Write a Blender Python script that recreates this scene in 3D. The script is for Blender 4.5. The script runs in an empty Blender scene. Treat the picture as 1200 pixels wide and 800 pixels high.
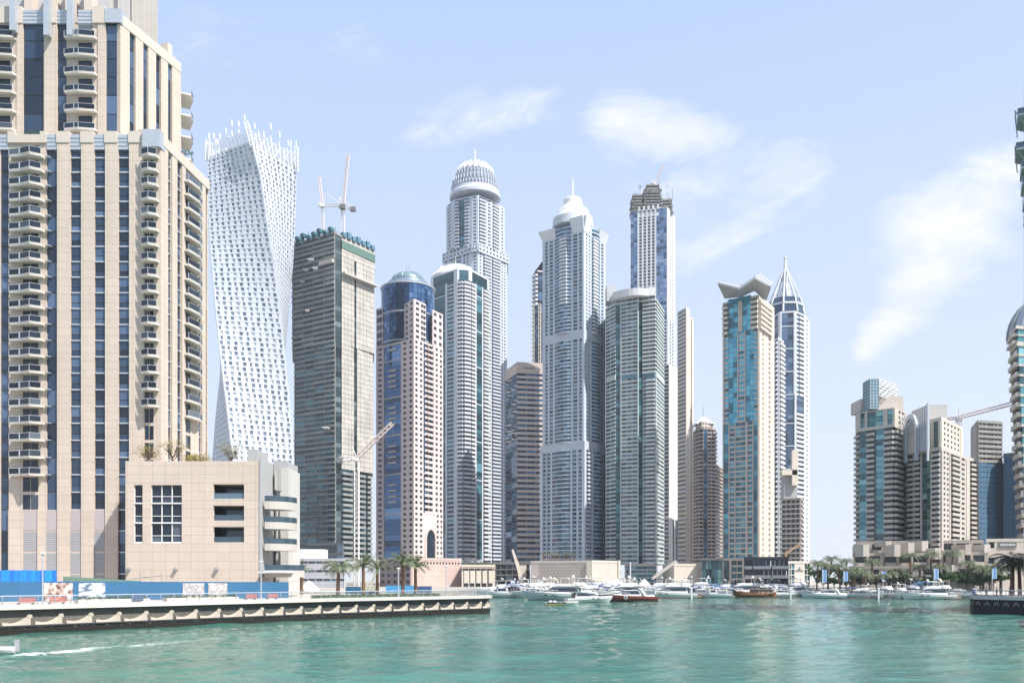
import bpy, math, random
from mathutils import Vector, noise
random.seed(11)
rad = math.radians
# ------------------------------------------------------------------ camera, world, sun, exposure
sc = bpy.context.scene
COL = sc.collection
F = 1040.0      # focal length in photo pixels (photo 1200 wide)
HAZE = 0.00010
CZ = 6.0        # eye height above the water
HY = 679.0      # horizon row
cam_d = bpy.data.cameras.new('camera')
cam = bpy.data.objects.new('camera', cam_d); COL.objects.link(cam)
cam.location = (0, 0, CZ); cam.rotation_euler = (rad(90), 0, 0)
cam_d.sensor_width = 36; cam_d.lens = 36 * F / 1200
cam_d.shift_y = (HY - 400) / 1200
cam_d.clip_start = 0.5; cam_d.clip_end = 20000
sc.camera = cam
SUN = Vector((0.58, -0.42, 1.0)).normalized()
elev = math.asin(SUN.z); azim = math.atan2(SUN.x, SUN.y)
W = bpy.data.worlds.new('World'); sc.world = W; W.use_nodes = True
SKY_STRENGTH = 0.10
SUN_STRENGTH = 4.8
sc.view_settings.view_transform = 'Standard'; sc.view_settings.look = 'None'
sc.view_settings.gamma = 1.0; sc.view_settings.use_curve_mapping = False
sc.view_settings.exposure = 0.92
def build_world():
    nt = W.node_tree; N = nt.nodes; L = nt.links
    N.clear()
    out = N.new('ShaderNodeOutputWorld'); bg = N.new('ShaderNodeBackground')
    bg.inputs[1].default_value = SKY_STRENGTH
    L.new(bg.outputs[0], out.inputs[0])
    sky = N.new('ShaderNodeTexSky'); sky.sky_type = 'NISHITA'; sky.sun_disc = False
    sky.sun_elevation = elev; sky.sun_rotation = azim
    sky.air_density = 1.0; sky.dust_density = 2.2; sky.ozone_density = 1.3; sky.altitude = 0
    def math_(op, a, b=None, c=None, clamp=False):
        n = N.new('ShaderNodeMath'); n.operation = op; n.use_clamp = clamp
        for i, v in enumerate((a, b, c)):
            if v is None: continue
            if isinstance(v, (int, float)): n.inputs[i].default_value = v
            else: L.new(v, n.inputs[i])
        return n.outputs[0]
    # even pale veil of high thin haze
    mix0 = N.new('ShaderNodeMix'); mix0.data_type = 'RGBA'
    mix0.inputs[0].default_value = 0.9
    L.new(sky.outputs[0], mix0.inputs[6])
    # wispy clouds, laid out by direction in the sky
    tc = N.new('ShaderNodeTexCoord'); sp = N.new('ShaderNodeSeparateXYZ'); L.new(tc.outputs['Generated'], sp.inputs[0])
    yy = math_('MAXIMUM', sp.outputs[1], 0.05)
    u = math_('DIVIDE', sp.outputs[0], yy); v = math_('DIVIDE', sp.outputs[2], yy)
    veil = N.new('ShaderNodeMix'); veil.data_type = 'RGBA'     # the veil is paler and thicker towards the horizon
    L.new(math_('SMOOTHSTEP' if False else 'POWER', math_('DIVIDE', math_('MAXIMUM', sp.outputs[2], 0.0), .56, clamp=True), .75), veil.inputs[0])
    veil.inputs[6].default_value = (5.1, 5.35, 5.7, 1); veil.inputs[7].default_value = (2.75, 3.65, 5.5, 1)
    L.new(veil.outputs[2], mix0.inputs[7])
    cb = N.new('ShaderNodeCombineXYZ'); L.new(u, cb.inputs[0]); L.new(v, cb.inputs[1])
    def fn(scale, detail, rough, dist, rot, sx, sy, off):
        mp = N.new('ShaderNodeMapping'); L.new(cb.outputs[0], mp.inputs[0])
        mp.inputs['Rotation'].default_value = (0, 0, rad(rot)); mp.inputs['Scale'].default_value = (sx, sy, 1)
        mp.inputs['Location'].default_value = (off, off * .7, 0)
        n = N.new('ShaderNodeTexNoise'); L.new(mp.outputs[0], n.inputs[0])
        n.inputs['Scale'].default_value = scale; n.inputs['Detail'].default_value = detail
        n.inputs['Roughness'].default_value = rough; n.inputs['Distortion'].default_value = dist
        return n.outputs[0]
    n1 = fn(3.2, 9, .62, .9, -32, 1.0, 2.3, 2.0)
    n2 = fn(7.0, 10, .70, 1.1, -38, .8, 2.1, 5.0)
    base = math_('ADD', math_('MULTIPLY', n1, .55), math_('MULTIPLY', n2, .45))
    def seg(px0, py0, px1, py1, r0, r1, gain):
        # soft capsule between two directions
        a = ((px0 - 600) / F, (HY - py0) / F); b = ((px1 - 600) / F, (HY - py1) / F)
        dx, dy = b[0] - a[0], b[1] - a[1]; LL = dx * dx + dy * dy
        pu = math_('SUBTRACT', u, a[0]); pv = math_('SUBTRACT', v, a[1])
        t = math_('DIVIDE', math_('ADD', math_('MULTIPLY', pu, dx), math_('MULTIPLY', pv, dy)), LL, clamp=True)
        eu = math_('SUBTRACT', pu, math_('MULTIPLY', t, dx)); ev = math_('SUBTRACT', pv, math_('MULTIPLY', t, dy))
        dd = math_('SQRT', math_('ADD', math_('MULTIPLY', eu, eu), math_('MULTIPLY', ev, ev)))
        rr = math_('ADD', r0 / F, math_('MULTIPLY', t, (r1 - r0) / F))
        k = math_('SUBTRACT', 1.0, math_('DIVIDE', dd, rr), clamp=True)
        return math_('MULTIPLY', math_('SMOOTH_MIN', k, .8, .25), gain)
    m = None
    for s in ((500, 160, 620, 125, 45, 60, .62), (720, 150, 940, 205, 65, 75, .95), (920, 205, 810, 290, 80, 70, 1.0), (770, 250, 850, 215, 90, 90, .9),
              (1012, 408, 1100, 300, 22, 90, 1.1), (1080, 290, 1200, 205, 100, 75, 1.15), (980, 300, 1080, 270, 40, 60, .5), (150, 60, 420, 40, 60, 60, .35)):
        q = seg(*s); m = q if m is None else math_('MAXIMUM', m, q)
    cl = math_('ADD', math_('MULTIPLY', math_('SUBTRACT', base, .5), 5.2), math_('SUBTRACT', math_('MULTIPLY', m, 1.35), .38), clamp=True)
    cl = math_('MULTIPLY', cl, math_('MULTIPLY', m, 2.4, clamp=True))
    cl = math_('MULTIPLY', cl, .95)
    mix1 = N.new('ShaderNodeMix'); mix1.data_type = 'RGBA'
    L.new(cl, mix1.inputs[0]); L.new(mix0.outputs[2], mix1.inputs[6]); mix1.inputs[7].default_value = (5.45, 5.5, 5.65, 1)
    L.new(mix1.outputs[2], bg.inputs[0])
build_world()
sl = bpy.data.lights.new('sun', 'SUN'); sl.energy = SUN_STRENGTH; sl.angle = rad(.53); sl.color = (1, .955, .89)
so = bpy.data.objects.new('sun', sl); COL.objects.link(so)
so.rotation_euler = (-SUN).to_track_quat('-Z', 'Y').to_euler(); so.location = (200, -150, 400)

# ------------------------------------------------------------------ measuring helpers
def X(px, d): return (px - 600) / F * d
def Z(py, d): return CZ + (HY - py) / F * d
def P(px, d): return Vector((X(px, d), d, 0))
def proj(p): return (600 + p[0] / p[1] * F, HY - (p[2] - CZ) / p[1] * F)
# ------------------------------------------------------------------ materials
MATS = {}
def ND(nt, t, **kw):
    n = nt.nodes.new(t)
    for k, v in kw.items(): setattr(n, k, v)
    return n
def newmat(name):
    m = bpy.data.materials.new(name); m.use_nodes = True
    nt = m.node_tree; b = nt.nodes['Principled BSDF']
    return m, nt, b
def rampmix(nt, fac, c0, c1):
    mx = nt.nodes.new('ShaderNodeMix'); mx.data_type = 'RGBA'
    if isinstance(fac, (int, float)): mx.inputs[0].default_value = fac
    else: nt.links.new(fac, mx.inputs[0])
    for i, c in ((6, c0), (7, c1)):
        if isinstance(c, (tuple, list)): mx.inputs[i].default_value = (*c[:3], 1)
        else: nt.links.new(c, mx.inputs[i])
    return mx.outputs[2]
def nmath(nt, op, a, b=None, clamp=False):
    n = nt.nodes.new('ShaderNodeMath'); n.operation = op; n.use_clamp = clamp
    for i, v in enumerate((a, b)):
        if v is None: continue
        if isinstance(v, (int, float)): n.inputs[i].default_value = v
        else: nt.links.new(v, n.inputs[i])
    return n.outputs[0]
def wallmat(name, c, rough=.75, var=.10, scale=.12, streak=.12, joints=None, jc=.72, bump=0):
    """plain wall: slow tonal variation, rain streaks, optional panel joints (dx, dz)"""
    if name in MATS: return MATS[name]
    m, nt, b = newmat(name); L = nt.links
    geo = ND(nt, 'ShaderNodeNewGeometry')
    n1 = ND(nt, 'ShaderNodeTexNoise'); n1.inputs['Scale'].default_value = scale; n1.inputs['Detail'].default_value = 6
    L.new(geo.outputs['Position'], n1.inputs[0])
    mp = ND(nt, 'ShaderNodeMapping'); mp.inputs['Scale'].default_value = (1.3, 1.3, .045); L.new(geo.outputs['Position'], mp.inputs[0])
    n2 = ND(nt, 'ShaderNodeTexNoise'); n2.inputs['Scale'].default_value = 1.0; n2.inputs['Detail'].default_value = 4; L.new(mp.outputs[0], n2.inputs[0])
    dark = tuple(x * (1 - 2.2 * var) for x in c); lite = tuple(min(x * (1 + var), .88) for x in c)
    col = rampmix(nt, n1.outputs[0], dark, lite)
    s = nmath(nt, 'MULTIPLY', nmath(nt, 'SUBTRACT', n2.outputs[0], .5, True), 4 * streak, True)
    col = rampmix(nt, s, col, tuple(x * .72 for x in c))
    if joints:
        sp = ND(nt, 'ShaderNodeSeparateXYZ'); L.new(geo.outputs['Position'], sp.inputs[0])
        hx = nmath(nt, 'ADD', sp.outputs[0], sp.outputs[1])
        j = None
        for o, per in ((hx, joints[0]), (sp.outputs[2], joints[1])):
            fr = nmath(nt, 'FRACT', nmath(nt, 'DIVIDE', o, per))
            t = nmath(nt, 'LESS_THAN', fr, joints[2] / per)
            j = t if j is None else nmath(nt, 'MAXIMUM', j, t)
        col = rampmix(nt, j, col, tuple(x * jc for x in c))
        wn = ND(nt, 'ShaderNodeTexWhiteNoise'); wn.noise_dimensions = '2D'
        cb = ND(nt, 'ShaderNodeCombineXYZ')
        L.new(nmath(nt, 'FLOOR', nmath(nt, 'DIVIDE', hx, joints[0])), cb.inputs[0]); L.new(nmath(nt, 'FLOOR', nmath(nt, 'DIVIDE', sp.outputs[2], joints[1])), cb.inputs[1])
        L.new(cb.outputs[0], wn.inputs[0])
        col = rampmix(nt, nmath(nt, 'MULTIPLY', wn.outputs[0], .16), col, tuple(x * .6 for x in c))
    L.new(col, b.inputs['Base Color']); b.inputs['Roughness'].default_value = rough
    b.inputs['Specular IOR Level'].default_value = .3
    if bump:
        bp = ND(nt, 'ShaderNodeBump'); bp.inputs['Strength'].default_value = bump; bp.inputs['Distance'].default_value = .1
        n3 = ND(nt, 'ShaderNodeTexNoise'); n3.inputs['Scale'].default_value = 3; n3.inputs['Detail'].default_value = 8; L.new(geo.outputs['Position'], n3.inputs[0])
        L.new(n3.outputs[0], bp.inputs['Height']); L.new(bp.outputs[0], b.inputs['Normal'])
    MATS[name] = m; return m
def glassmat(name, c, lite=None, rough=.07, spec=.5, metal=.12, frac=.35, wob=.3, dkf=.35):
    """window glass: per-pane tone (attribute rnd), reflective, slightly wavy"""
    if name in MATS: return MATS[name]
    m, nt, b = newmat(name); L = nt.links
    at = ND(nt, 'ShaderNodeAttribute'); at.attribute_name = 'rnd'
    lite = lite or tuple(min(1, x * 2.1 + .03) for x in c)
    t = nmath(nt, 'MULTIPLY', nmath(nt, 'SUBTRACT', at.outputs['Fac'], 1 - frac, True), 1 / frac, True)
    col = rampmix(nt, t, tuple(x * .8 for x in c), lite)
    dk = nmath(nt, 'LESS_THAN', at.outputs['Fac'], .22)
    col = rampmix(nt, dk, col, tuple(x * dkf for x in c))
    L.new(col, b.inputs['Base Color'])
    b.inputs['Metallic'].default_value = metal; b.inputs['Roughness'].default_value = rough
    b.inputs['IOR'].default_value = 1.6; b.inputs['Specular IOR Level'].default_value = spec
    geo = ND(nt, 'ShaderNodeNewGeometry')
    n = ND(nt, 'ShaderNodeTexNoise'); n.inputs['Scale'].default_value = .35; n.inputs['Detail'].default_value = 3; L.new(geo.outputs['Position'], n.inputs[0])
    bp = ND(nt, 'ShaderNodeBump'); bp.inputs['Strength'].default_value = wob; bp.inputs['Distance'].default_value = .12
    L.new(n.outputs[0], bp.inputs['Height'])
    # every pane sits at a slightly different angle
    cb = ND(nt, 'ShaderNodeCombineXYZ')
    for i, k in enumerate((1.0, 7.3, 13.7)): L.new(nmath(nt, 'MULTIPLY', nmath(nt, 'SUBTRACT', nmath(nt, 'FRACT', nmath(nt, 'MULTIPLY', at.outputs['Fac'], k)), .5), .11), cb.inputs[i])
    va = ND(nt, 'ShaderNodeVectorMath', operation='ADD'); L.new(bp.outputs[0], va.inputs[0]); L.new(cb.outputs[0], va.inputs[1])
    vn = ND(nt, 'ShaderNodeVectorMath', operation='NORMALIZE'); L.new(va.outputs[0], vn.inputs[0]); L.new(vn.outputs[0], b.inputs['Normal'])
    MATS[name] = m; return m
def plain(name, c, rough=.5, metal=0., var=.08, scale=1.2, coat=0.):
    if name in MATS: return MATS[name]
    m, nt, b = newmat(name); L = nt.links
    tc = ND(nt, 'ShaderNodeTexCoord')
    n1 = ND(nt, 'ShaderNodeTexNoise'); n1.inputs['Scale'].default_value = scale; n1.inputs['Detail'].default_value = 5; L.new(tc.outputs['Object'], n1.inputs[0])
    L.new(rampmix(nt, n1.outputs[0], tuple(x * (1 - 2 * var) for x in c), tuple(min(.9, x * (1 + var)) for x in c)), b.inputs['Base Color'])
    b.inputs['Roughness'].default_value = rough; b.inputs['Metallic'].default_value = metal; b.inputs['Coat Weight'].default_value = coat
    MATS[name] = m; return m
# ------------------------------------------------------------------ mesh collector
class Fr:
    """facade frame: left end, right end seen from outside; n points outward (towards the viewer)"""
    def __init__(s, p0, p1):
        s.p0 = Vector((p0[0], p0[1], 0)); e = Vector((p1[0] - p0[0], p1[1] - p0[1], 0)); s.len = e.length
        s.u = e.normalized(); s.n = Vector((s.u.y, -s.u.x, 0))
    def at(s, u, n, z): q = s.p0 + s.u * u + s.n * n; return (q.x, q.y, z)
    def upx(s, px):
        k = (px - 600) / F      # x = k*y
        den = s.u.x - k * s.u.y
        return (k * s.p0.y - s.p0.x) / den
ORG = {}
class MB:
    def __init__(s): s.v = []; s.f = []; s.r = []
    def poly(s, pts, r=0.5):
        b = len(s.v); s.v += [tuple(p) for p in pts]; s.f.append(tuple(range(b, b + len(pts)))); s.r.append(r)
    def hexa(s, p, r=.5):
        b = len(s.v); s.v += [tuple(q) for q in p]
        for f in ((0, 3, 2, 1), (4, 5, 6, 7), (0, 1, 5, 4), (1, 2, 6, 5), (2, 3, 7, 6), (3, 0, 4, 7)):
            s.f.append(tuple(b + i for i in f)); s.r.append(r)
    def box(s, f, u0, u1, n0, n1, z0, z1, r=.5):
        a = f.at
        s.hexa([a(u0, n1, z0), a(u1, n1, z0), a(u1, n0, z0), a(u0, n0, z0), a(u0, n1, z1), a(u1, n1, z1), a(u1, n0, z1), a(u0, n0, z1)], r)
    def bx(s, x0, x1, y0, y1, z0, z1, r=.5):
        s.hexa([(x0, y0, z0), (x1, y0, z0), (x1, y1, z0), (x0, y1, z0), (x0, y0, z1), (x1, y0, z1), (x1, y1, z1), (x0, y1, z1)], r)
    def pane(s, f, u0, u1, n, z0, z1, r=None):
        a = f.at; s.poly([a(u0, n, z0), a(u1, n, z0), a(u1, n, z1), a(u0, n, z1)], random.random() if r is None else r)
    def prism(s, pl, z0, z1, r=.5):
        n = len(pl); b = len(s.v)
        s.v += [(p[0], p[1], z0) for p in pl] + [(p[0], p[1], z1) for p in pl]
        for i in range(n):
            j = (i + 1) % n; s.f.append((b + i, b + j, b + n + j, b + n + i)); s.r.append(r)
        s.f.append(tuple(b + n + i for i in range(n))); s.r.append(r)
        s.f.append(tuple(b + n - 1 - i for i in range(n))); s.r.append(r)
    def ring(s, rings, cap=True, r=.5):
        m = len(rings[0]); b = len(s.v)
        for q in rings: s.v += [tuple(p) for p in q]
        for k in range(len(rings) - 1):
            for i in range(m):
                j = (i + 1) % m; s.f.append((b + k * m + i, b + k * m + j, b + (k + 1) * m + j, b + (k + 1) * m + i)); s.r.append(r)
        if cap:
            s.f.append(tuple(b + m - 1 - i for i in range(m))); s.r.append(r)
            s.f.append(tuple(b + (len(rings) - 1) * m + i for i in range(m))); s.r.append(r)
    def lathe(s, cx, cy, prof, seg=24, r=.5, sy=1):
        s.ring([[(cx + R_ * math.cos(2 * math.pi * i / seg), cy + sy * R_ * math.sin(2 * math.pi * i / seg), z) for i in range(seg)] for R_, z in prof], r=r)
    def tube(s, a, b_, r0, r1=None, seg=6, r=.5):
        a = Vector(a); b_ = Vector(b_); r1 = r0 if r1 is None else r1
        d = (b_ - a)
        if d.length < 1e-6: return
        d.normalize(); t = Vector((0, 0, 1)) if abs(d.z) < .9 else Vector((1, 0, 0)); e = d.cross(t).normalized(); g = d.cross(e)
        s.ring([[c + (e * math.cos(2 * math.pi * i / seg) + g * math.sin(2 * math.pi * i / seg)) * q for i in range(seg)] for c, q in ((a, r0), (b_, r1))], r=r)
    def beam(s, a, b_, w, h=None):
        s.tube(a, b_, w * .7, w * .7, 4)
    def lattice(s, a, b_, w, step, r=.06, up=Vector((0, 0, 1))):
        """square lattice boom or mast from a to b_"""
        a = Vector(a); b_ = Vector(b_); d = (b_ - a); Ln = d.length; d.normalize()
        e = d.cross(up) if abs(d.dot(up)) < .95 else d.cross(Vector((1, 0, 0))); e.normalize(); g = d.cross(e)
        cs = [(e * i + g * j) * w / 2 for i, j in ((-1, -1), (1, -1), (1, 1), (-1, 1))]
        for c in cs: s.tube(a + c, b_ + c, r, seg=4)
        n = max(1, int(Ln / step))
        for k in range(n):
            t0 = a + d * (Ln * k / n); t1 = a + d * (Ln * (k + 1) / n)
            for i in range(4):
                j = (i + 1) % 4
                s.tube(t0 + cs[i], (t1 if k % 2 else t1) + cs[j], r * .7, seg=3)
    def add(s, o):
        b = len(s.v); s.v += o.v; s.f += [tuple(b + i for i in f) for f in o.f]; s.r += o.r
    def build(s, name, mat, parent=None, smooth=False, org=None):
        if not s.f: return None
        o_ = ORG.get(parent.name if parent else None, (0, 0, 0)) if org is None else org
        me = bpy.data.meshes.new(name)
        me.from_pydata([(x - o_[0], y - o_[1], z - o_[2]) for x, y, z in s.v], [], s.f)
        at = me.attributes.new('rnd', 'FLOAT', 'FACE'); at.data.foreach_set('value', s.r)
        if isinstance(mat, (list, tuple)):
            for q in mat: me.materials.append(q)
        else: me.materials.append(mat)
        if smooth: me.polygons.foreach_set('use_smooth', [True] * len(me.polygons))
        me.update()
        ob = bpy.data.objects.new(name, me); COL.objects.link(ob)
        if parent is not None: ob.parent = parent; ORG[ob.name] = o_
        return ob
def tag(o, label=None, cat=None, group=None, kind=None):
    if label: o['label'] = label
    if cat: o['category'] = cat
    if group: o['group'] = group
    if kind: o['kind'] = kind
    return o
def root(name, loc, label, cat, group=None):
    o = bpy.data.objects.new(name, None); COL.objects.link(o); o.location = loc; o.empty_display_size = .5
    ORG[o.name] = tuple(loc); return tag(o, label, cat, group)
def solo(mb, name, mat, label, cat, group=None, loc=None, smooth=False):
    """a thing that is one mesh; origin at its base"""
    loc = loc or (sum(v[0] for v in mb.v) / len(mb.v), sum(v[1] for v in mb.v) / len(mb.v), min(v[2] for v in mb.v))
    o = mb.build(name, mat, None, smooth, org=loc); o.location = loc
    return tag(o, label, cat, group)
KIDS = {}
def kids(o): return [c for c in bpy.data.objects if c.parent == o]
def clone(r, loc, rotz=0, scale=1, label=None, group=None, tree=None):
    """copy of a thing with copies of its parts and sub-parts"""
    def rec(o, par):
        c = o.copy(); COL.objects.link(c); c.parent = par
        for k in tree[o.name]: rec(k, c)
        return c
    n = rec(r, None); n.location = loc; n.rotation_euler = (0, 0, rotz); n.scale = (scale,) * 3 if isinstance(scale, (int, float)) else scale
    if label: n['label'] = label
    if group: n['group'] = group
    return n
def treeof(r):
    t = {}
    def rec(o):
        t[o.name] = kids(o)
        for c in t[o.name]: rec(c)
    rec(r); return t
def shown(mb):
    """rough projected size in the photo, 0 when outside the frame"""
    xs = []; ys = []
    for p in mb.v:
        if p[1] < 5: return 0
        a, b = proj(p); xs.append(a); ys.append(b)
    x0, x1, y0, y1 = min(xs), max(xs), min(ys), max(ys)
    if x1 < 0 or x0 > 1200 or y1 < 0 or y0 > 652: return 0
    return (x1 - x0) * (y1 - y0)
def many(parent, name, items, mat, cap=100):
    items = [i for i in items if i.f]
    if not items: return
    items.sort(key=shown, reverse=True)
    for it in items[:cap]: it.build(name, mat, parent)
    rest = MB()
    for it in items[cap:]: rest.add(it)
    if rest.f:
        o = rest.build(name, mat, parent); o['kind'] = 'stuff'
def offset_poly(pl, d):
    """shrink a counter-clockwise polygon by d"""
    n = len(pl); out = []
    for i in range(n):
        a, b, c = Vector(pl[i - 1][:2]), Vector(pl[i][:2]), Vector(pl[(i + 1) % n][:2])
        e0 = (b - a).normalized(); e1 = (c - b).normalized()
        n0 = Vector((-e0.y, e0.x)); n1 = Vector((-e1.y, e1.x))
        m = (n0 + n1); m.normalize(); k = d / max(.35, m.dot(n0)); q = b + m * k
        out.append((q.x, q.y))
    return out
def levels(zb, zt, n, d):
    w = []
    for k in range(n):
        z = zb + (zt - zb) * (k + .5) / n
        w.append(1 - .00045 * (z - CZ) * F / d)
    s = sum(w); z = zb; out = [z]
    for q in w: z += (zt - zb) * q / s; out.append(z)
    return out
# ------------------------------------------------------------------ tower generator
class Tower:
    def __init__(s, name, label, cat, px, d, group=None):
        s.d = d; s.root = root(name, (X(px, d), d + 8, 2.5), label, cat, group)
        s.solid = {}; s.items = {}
    def S(s, name, mat):
        k = (name, mat.name)
        if k not in s.solid: s.solid[k] = (name, mat, MB())
        return s.solid[k][2]
    def I(s, name, mat, mb):
        k = (name, mat.name)
        if k not in s.items: s.items[k] = (name, mat, [])
        s.items[k][2].append(mb)
    def seg(s, pts, yb, yt, nfl, faces, m, depth=30, roof=True, sp=.38, out=.0, bd=1.3, par=.42, trim=0, parapet=1.2, dref=None, core=True, zb=None):
        dr = dref or min(p[1] for p in pts)
        zb = Z(yb, dr) if zb is None else zb; zt = Z(yt, dr)
        lv = levels(zb, zt, nfl, dr)
        Q = [P(*p) for p in pts]
        pl = [(q.x, q.y) for q in Q]
        yb_ = max(q.y for q in Q) + depth     # rear corners
        back = [(X(pts[-1][0] - .4, yb_), yb_), (X(pts[0][0] + .4, yb_), yb_)]
        full = pl + back
        if core:
            cm = s.S('core', m.get('core', m['wall']))
            cm.prism(offset_poly(full, .7), zb, zt)
        if roof:
            rf_ = MB(); rf_.prism(offset_poly(full, -.12), zt, zt + parapet); rf_.build('roof', m.get('roof', m['wall']), s.root)
        wall = s.S('wall', m['wall'])
        # flanks turned away from the photo still get piers, floors and windows
        for side in (Fr(full[-1], full[0]), Fr(pl[-1], back[0])):
            n_ = int(side.len / 7)
            if n_ < 1 or not core: wall.box(side, .05, side.len - .05, -.6, 0, zb, zt); continue
            cw_ = (side.len - .1) / n_
            for j in range(n_):
                a_ = .05 + cw_ * j; s.col('p', side, a_, a_ + cw_ * .3, lv, m, 1, sp, 0, bd, par, 0); s.col('W', side, a_ + cw_ * .3, a_ + cw_ * .9, lv, m, 2, .45, 0, bd, par, 0); s.col('p', side, a_ + cw_ * .9, a_ + cw_, lv, m, 1, sp, 0, bd, par, 0)
        for k in range(len(pl) - 1):
            f = Fr(pl[k], pl[k + 1]); px = pts[k][0]; spec = faces[k].split()
            tot = sum(float(t[1:].split(':')[0]) for t in spec); sc_ = (pts[k + 1][0] - pts[k][0]) / tot
            for t in spec:
                kind = t[0]; a = t[1:].split(':'); w = float(a[0]) * sc_; kk = int(a[1]) if len(a) > 1 else 1
                u0 = max(0, min(f.len, f.upx(px))); px += w; u1 = max(0, min(f.len, f.upx(px)))
                if u1 - u0 < .02: continue
                s.col(kind, f, u0, u1, lv, m, kk, sp, out, bd, par, trim)
        return lv
    def col(s, kind, f, u0, u1, lv, m, k, sp, out, bd, par, trim):
        wall = s.S('wall', m['wall']); zb, zt = lv[0], lv[-1]; g = m['glass']
        if kind == 'P': wall.box(f, u0, u1, -.65, .22, zb, zt); return
        if kind == 'p': wall.box(f, u0, u1, -.65, .0, zb, zt); return
        if kind == 'C':
            bul = min(1.6, (u1 - u0) * .16); n = 5; pp = []
            for i in range(n + 1):
                t = i / n; q = f.at(u0 + (u1 - u0) * t, 4 * bul * t * (1 - t), 0); pp.append(q)
            for i in range(n):
                s.col('c', Fr(pp[i], pp[i + 1]), 0, (Vector(pp[i + 1]) - Vector(pp[i])).length, lv, m, 1, .24, .18, bd, par, 0)
            s.S('roof', m['wall']).prism([(q[0], q[1]) for q in pp], zt - .1, zt + .3); return
        for i in range(len(lv) - 1):
            z0, z1 = lv[i], lv[i + 1]; h = z1 - z0
            if kind in 'Wwc':
                q = {'W': sp, 'w': .22, 'c': .26}[kind]
                wall.box(f, u0, u1, -.6, out + (.12 if kind == 'c' else -.02), z0, z0 + q * h)
                w_ = (u1 - u0) / k
                for j in range(k):
                    mb = MB(); e = .05 if kind == 'c' else min(.12, w_ * .08)
                    mb.pane(f, u0 + w_ * j + e, u0 + w_ * (j + 1) - e, -.32 if kind != 'c' else .0, z0 + q * h, z1); s.I('window', g, mb)
                    if j and kind != 'c' and i == 0: wall.box(f, u0 + w_ * j - .12, u0 + w_ * j + .12, -.5, -.05, zb, zt)
            elif kind == 'S':
                wall.box(f, u0, u1, -.6, out - .03, z0, z0 + .5 * h)
                w_ = (u1 - u0) / k
                for j in range(k):
                    mb = MB(); mb.pane(f, u0 + w_ * (j + .24), u0 + w_ * (j + .76), -.35, z0 + .5 * h, z1); s.I('window', g, mb)
                if i == 0:
                    for j in range(k + 1):
                        a = max(u0, u0 + w_ * (j - .24)); b = min(u1, u0 + w_ * (j + .24)); wall.box(f, a, b, -.6, out, zb, zt)
            elif kind in 'Bb':
                mb = MB(); mb.pane(f, u0, u1, -.5, z0, z1); s.I('window', m.get('bglass', g), mb)
                mb = MB(); dd = bd if kind == 'B' else bd * .5
                e = min(.25, (u1 - u0) * .06)
                mb.box(f, u0 + e, u1 - e, -.5, dd, z0 - .16, z0 + .12); mb.box(f, u0 + e, u1 - e, dd - .14, dd, z0 + .121, z0 + par * h)
                mb.box(f, u0 + e, u0 + e + .14, -.5, dd - .141, z0 + .121, z0 + par * h); mb.box(f, u1 - e - .14, u1 - e, -.5, dd - .141, z0 + .121, z0 + par * h)
                s.I('balcony', m.get('slab', m['wall']), mb)
                if k > 1 and i == 0:
                    for j in range(1, k): wall.box(f, u0 + (u1 - u0) * j / k - .15, u0 + (u1 - u0) * j / k + .15, -.6, bd * .6, zb, zt)
            elif kind in 'GDV':
                gg = g if kind == 'G' else m.get('glass2', g)
                gp = .10 if kind != 'V' else .14
                w_ = (u1 - u0) / k
                for j in range(k):
                    if kind == 'V':
                        mb = MB(); zz = z0 + (z1 - z0) * .4
                        mb.pane(f, u0 + w_ * j + .06, u0 + w_ * (j + 1) - .06, -.3, z0 + gp, zz - gp); mb.pane(f, u0 + w_ * j + .06, u0 + w_ * (j + 1) - .06, -.3, zz, z1 - gp); s.I('window', gg, mb)
                    else:
                        mb = MB(); mb.pane(f, u0 + w_ * j + .05, u0 + w_ * (j + 1) - .05, -.3, z0 + gp, z1 - gp); s.I('window', gg, mb)
                if kind == 'V':
                    s.S('sill', m.get('trim', m['wall'])).box(f, u0, u1, -.31, -.12, z0 - .10, z0 + gp); 
                if trim and i % trim == 0: s.S('band', m.get('trim', m['wall'])).box(f, u0, u1, -.3, .1, z0 - .3, z0 + .35)
            elif kind == 'X':
                s_ = s.S('floor_slab', m['slab']); q_ = sp * (random.uniform(.6, 1.25) if m.get('rough') else 1); s_.box(f, u0, u1, -.6, .35 + (random.uniform(-.2, .3) if m.get('rough') else 0), z0 - .1, z0 + q_ * h)
                mb = MB(); mb.pane(f, u0 + .1, u1 - .1, -.4, z0 + q_ * h, z1 - .1); s.I('window', m.get('bglass', g), mb)  # on bare unfinished floors this dark pane stands in for the shade inside
                if i == 0:
                    for j in range(k + 1):
                        uu = u0 + (u1 - u0) * j / k; wall.box(f, max(u0, uu - .3), min(u1, uu + .3), -.6, -.1, zb, zt)
            elif kind == 'N':
                w_ = (u1 - u0) / max(1, k)
                for j in range(k):
                    mb = MB(); e = random.uniform(-.15, .15)
                    mb.box(f, u0 + w_ * j + .08, u0 + w_ * (j + 1) - .08, .1, .16 + abs(e), z0 + .12, z1 - .08, random.random()); s.I('net_panel', m['net'], mb)
    def finish(s):
        for name, mat, mb in s.solid.values(): mb.build(name, mat, s.root)
        for name, mat, its in s.items.values(): many(s.root, name, its, mat)
        return s.root
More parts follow.
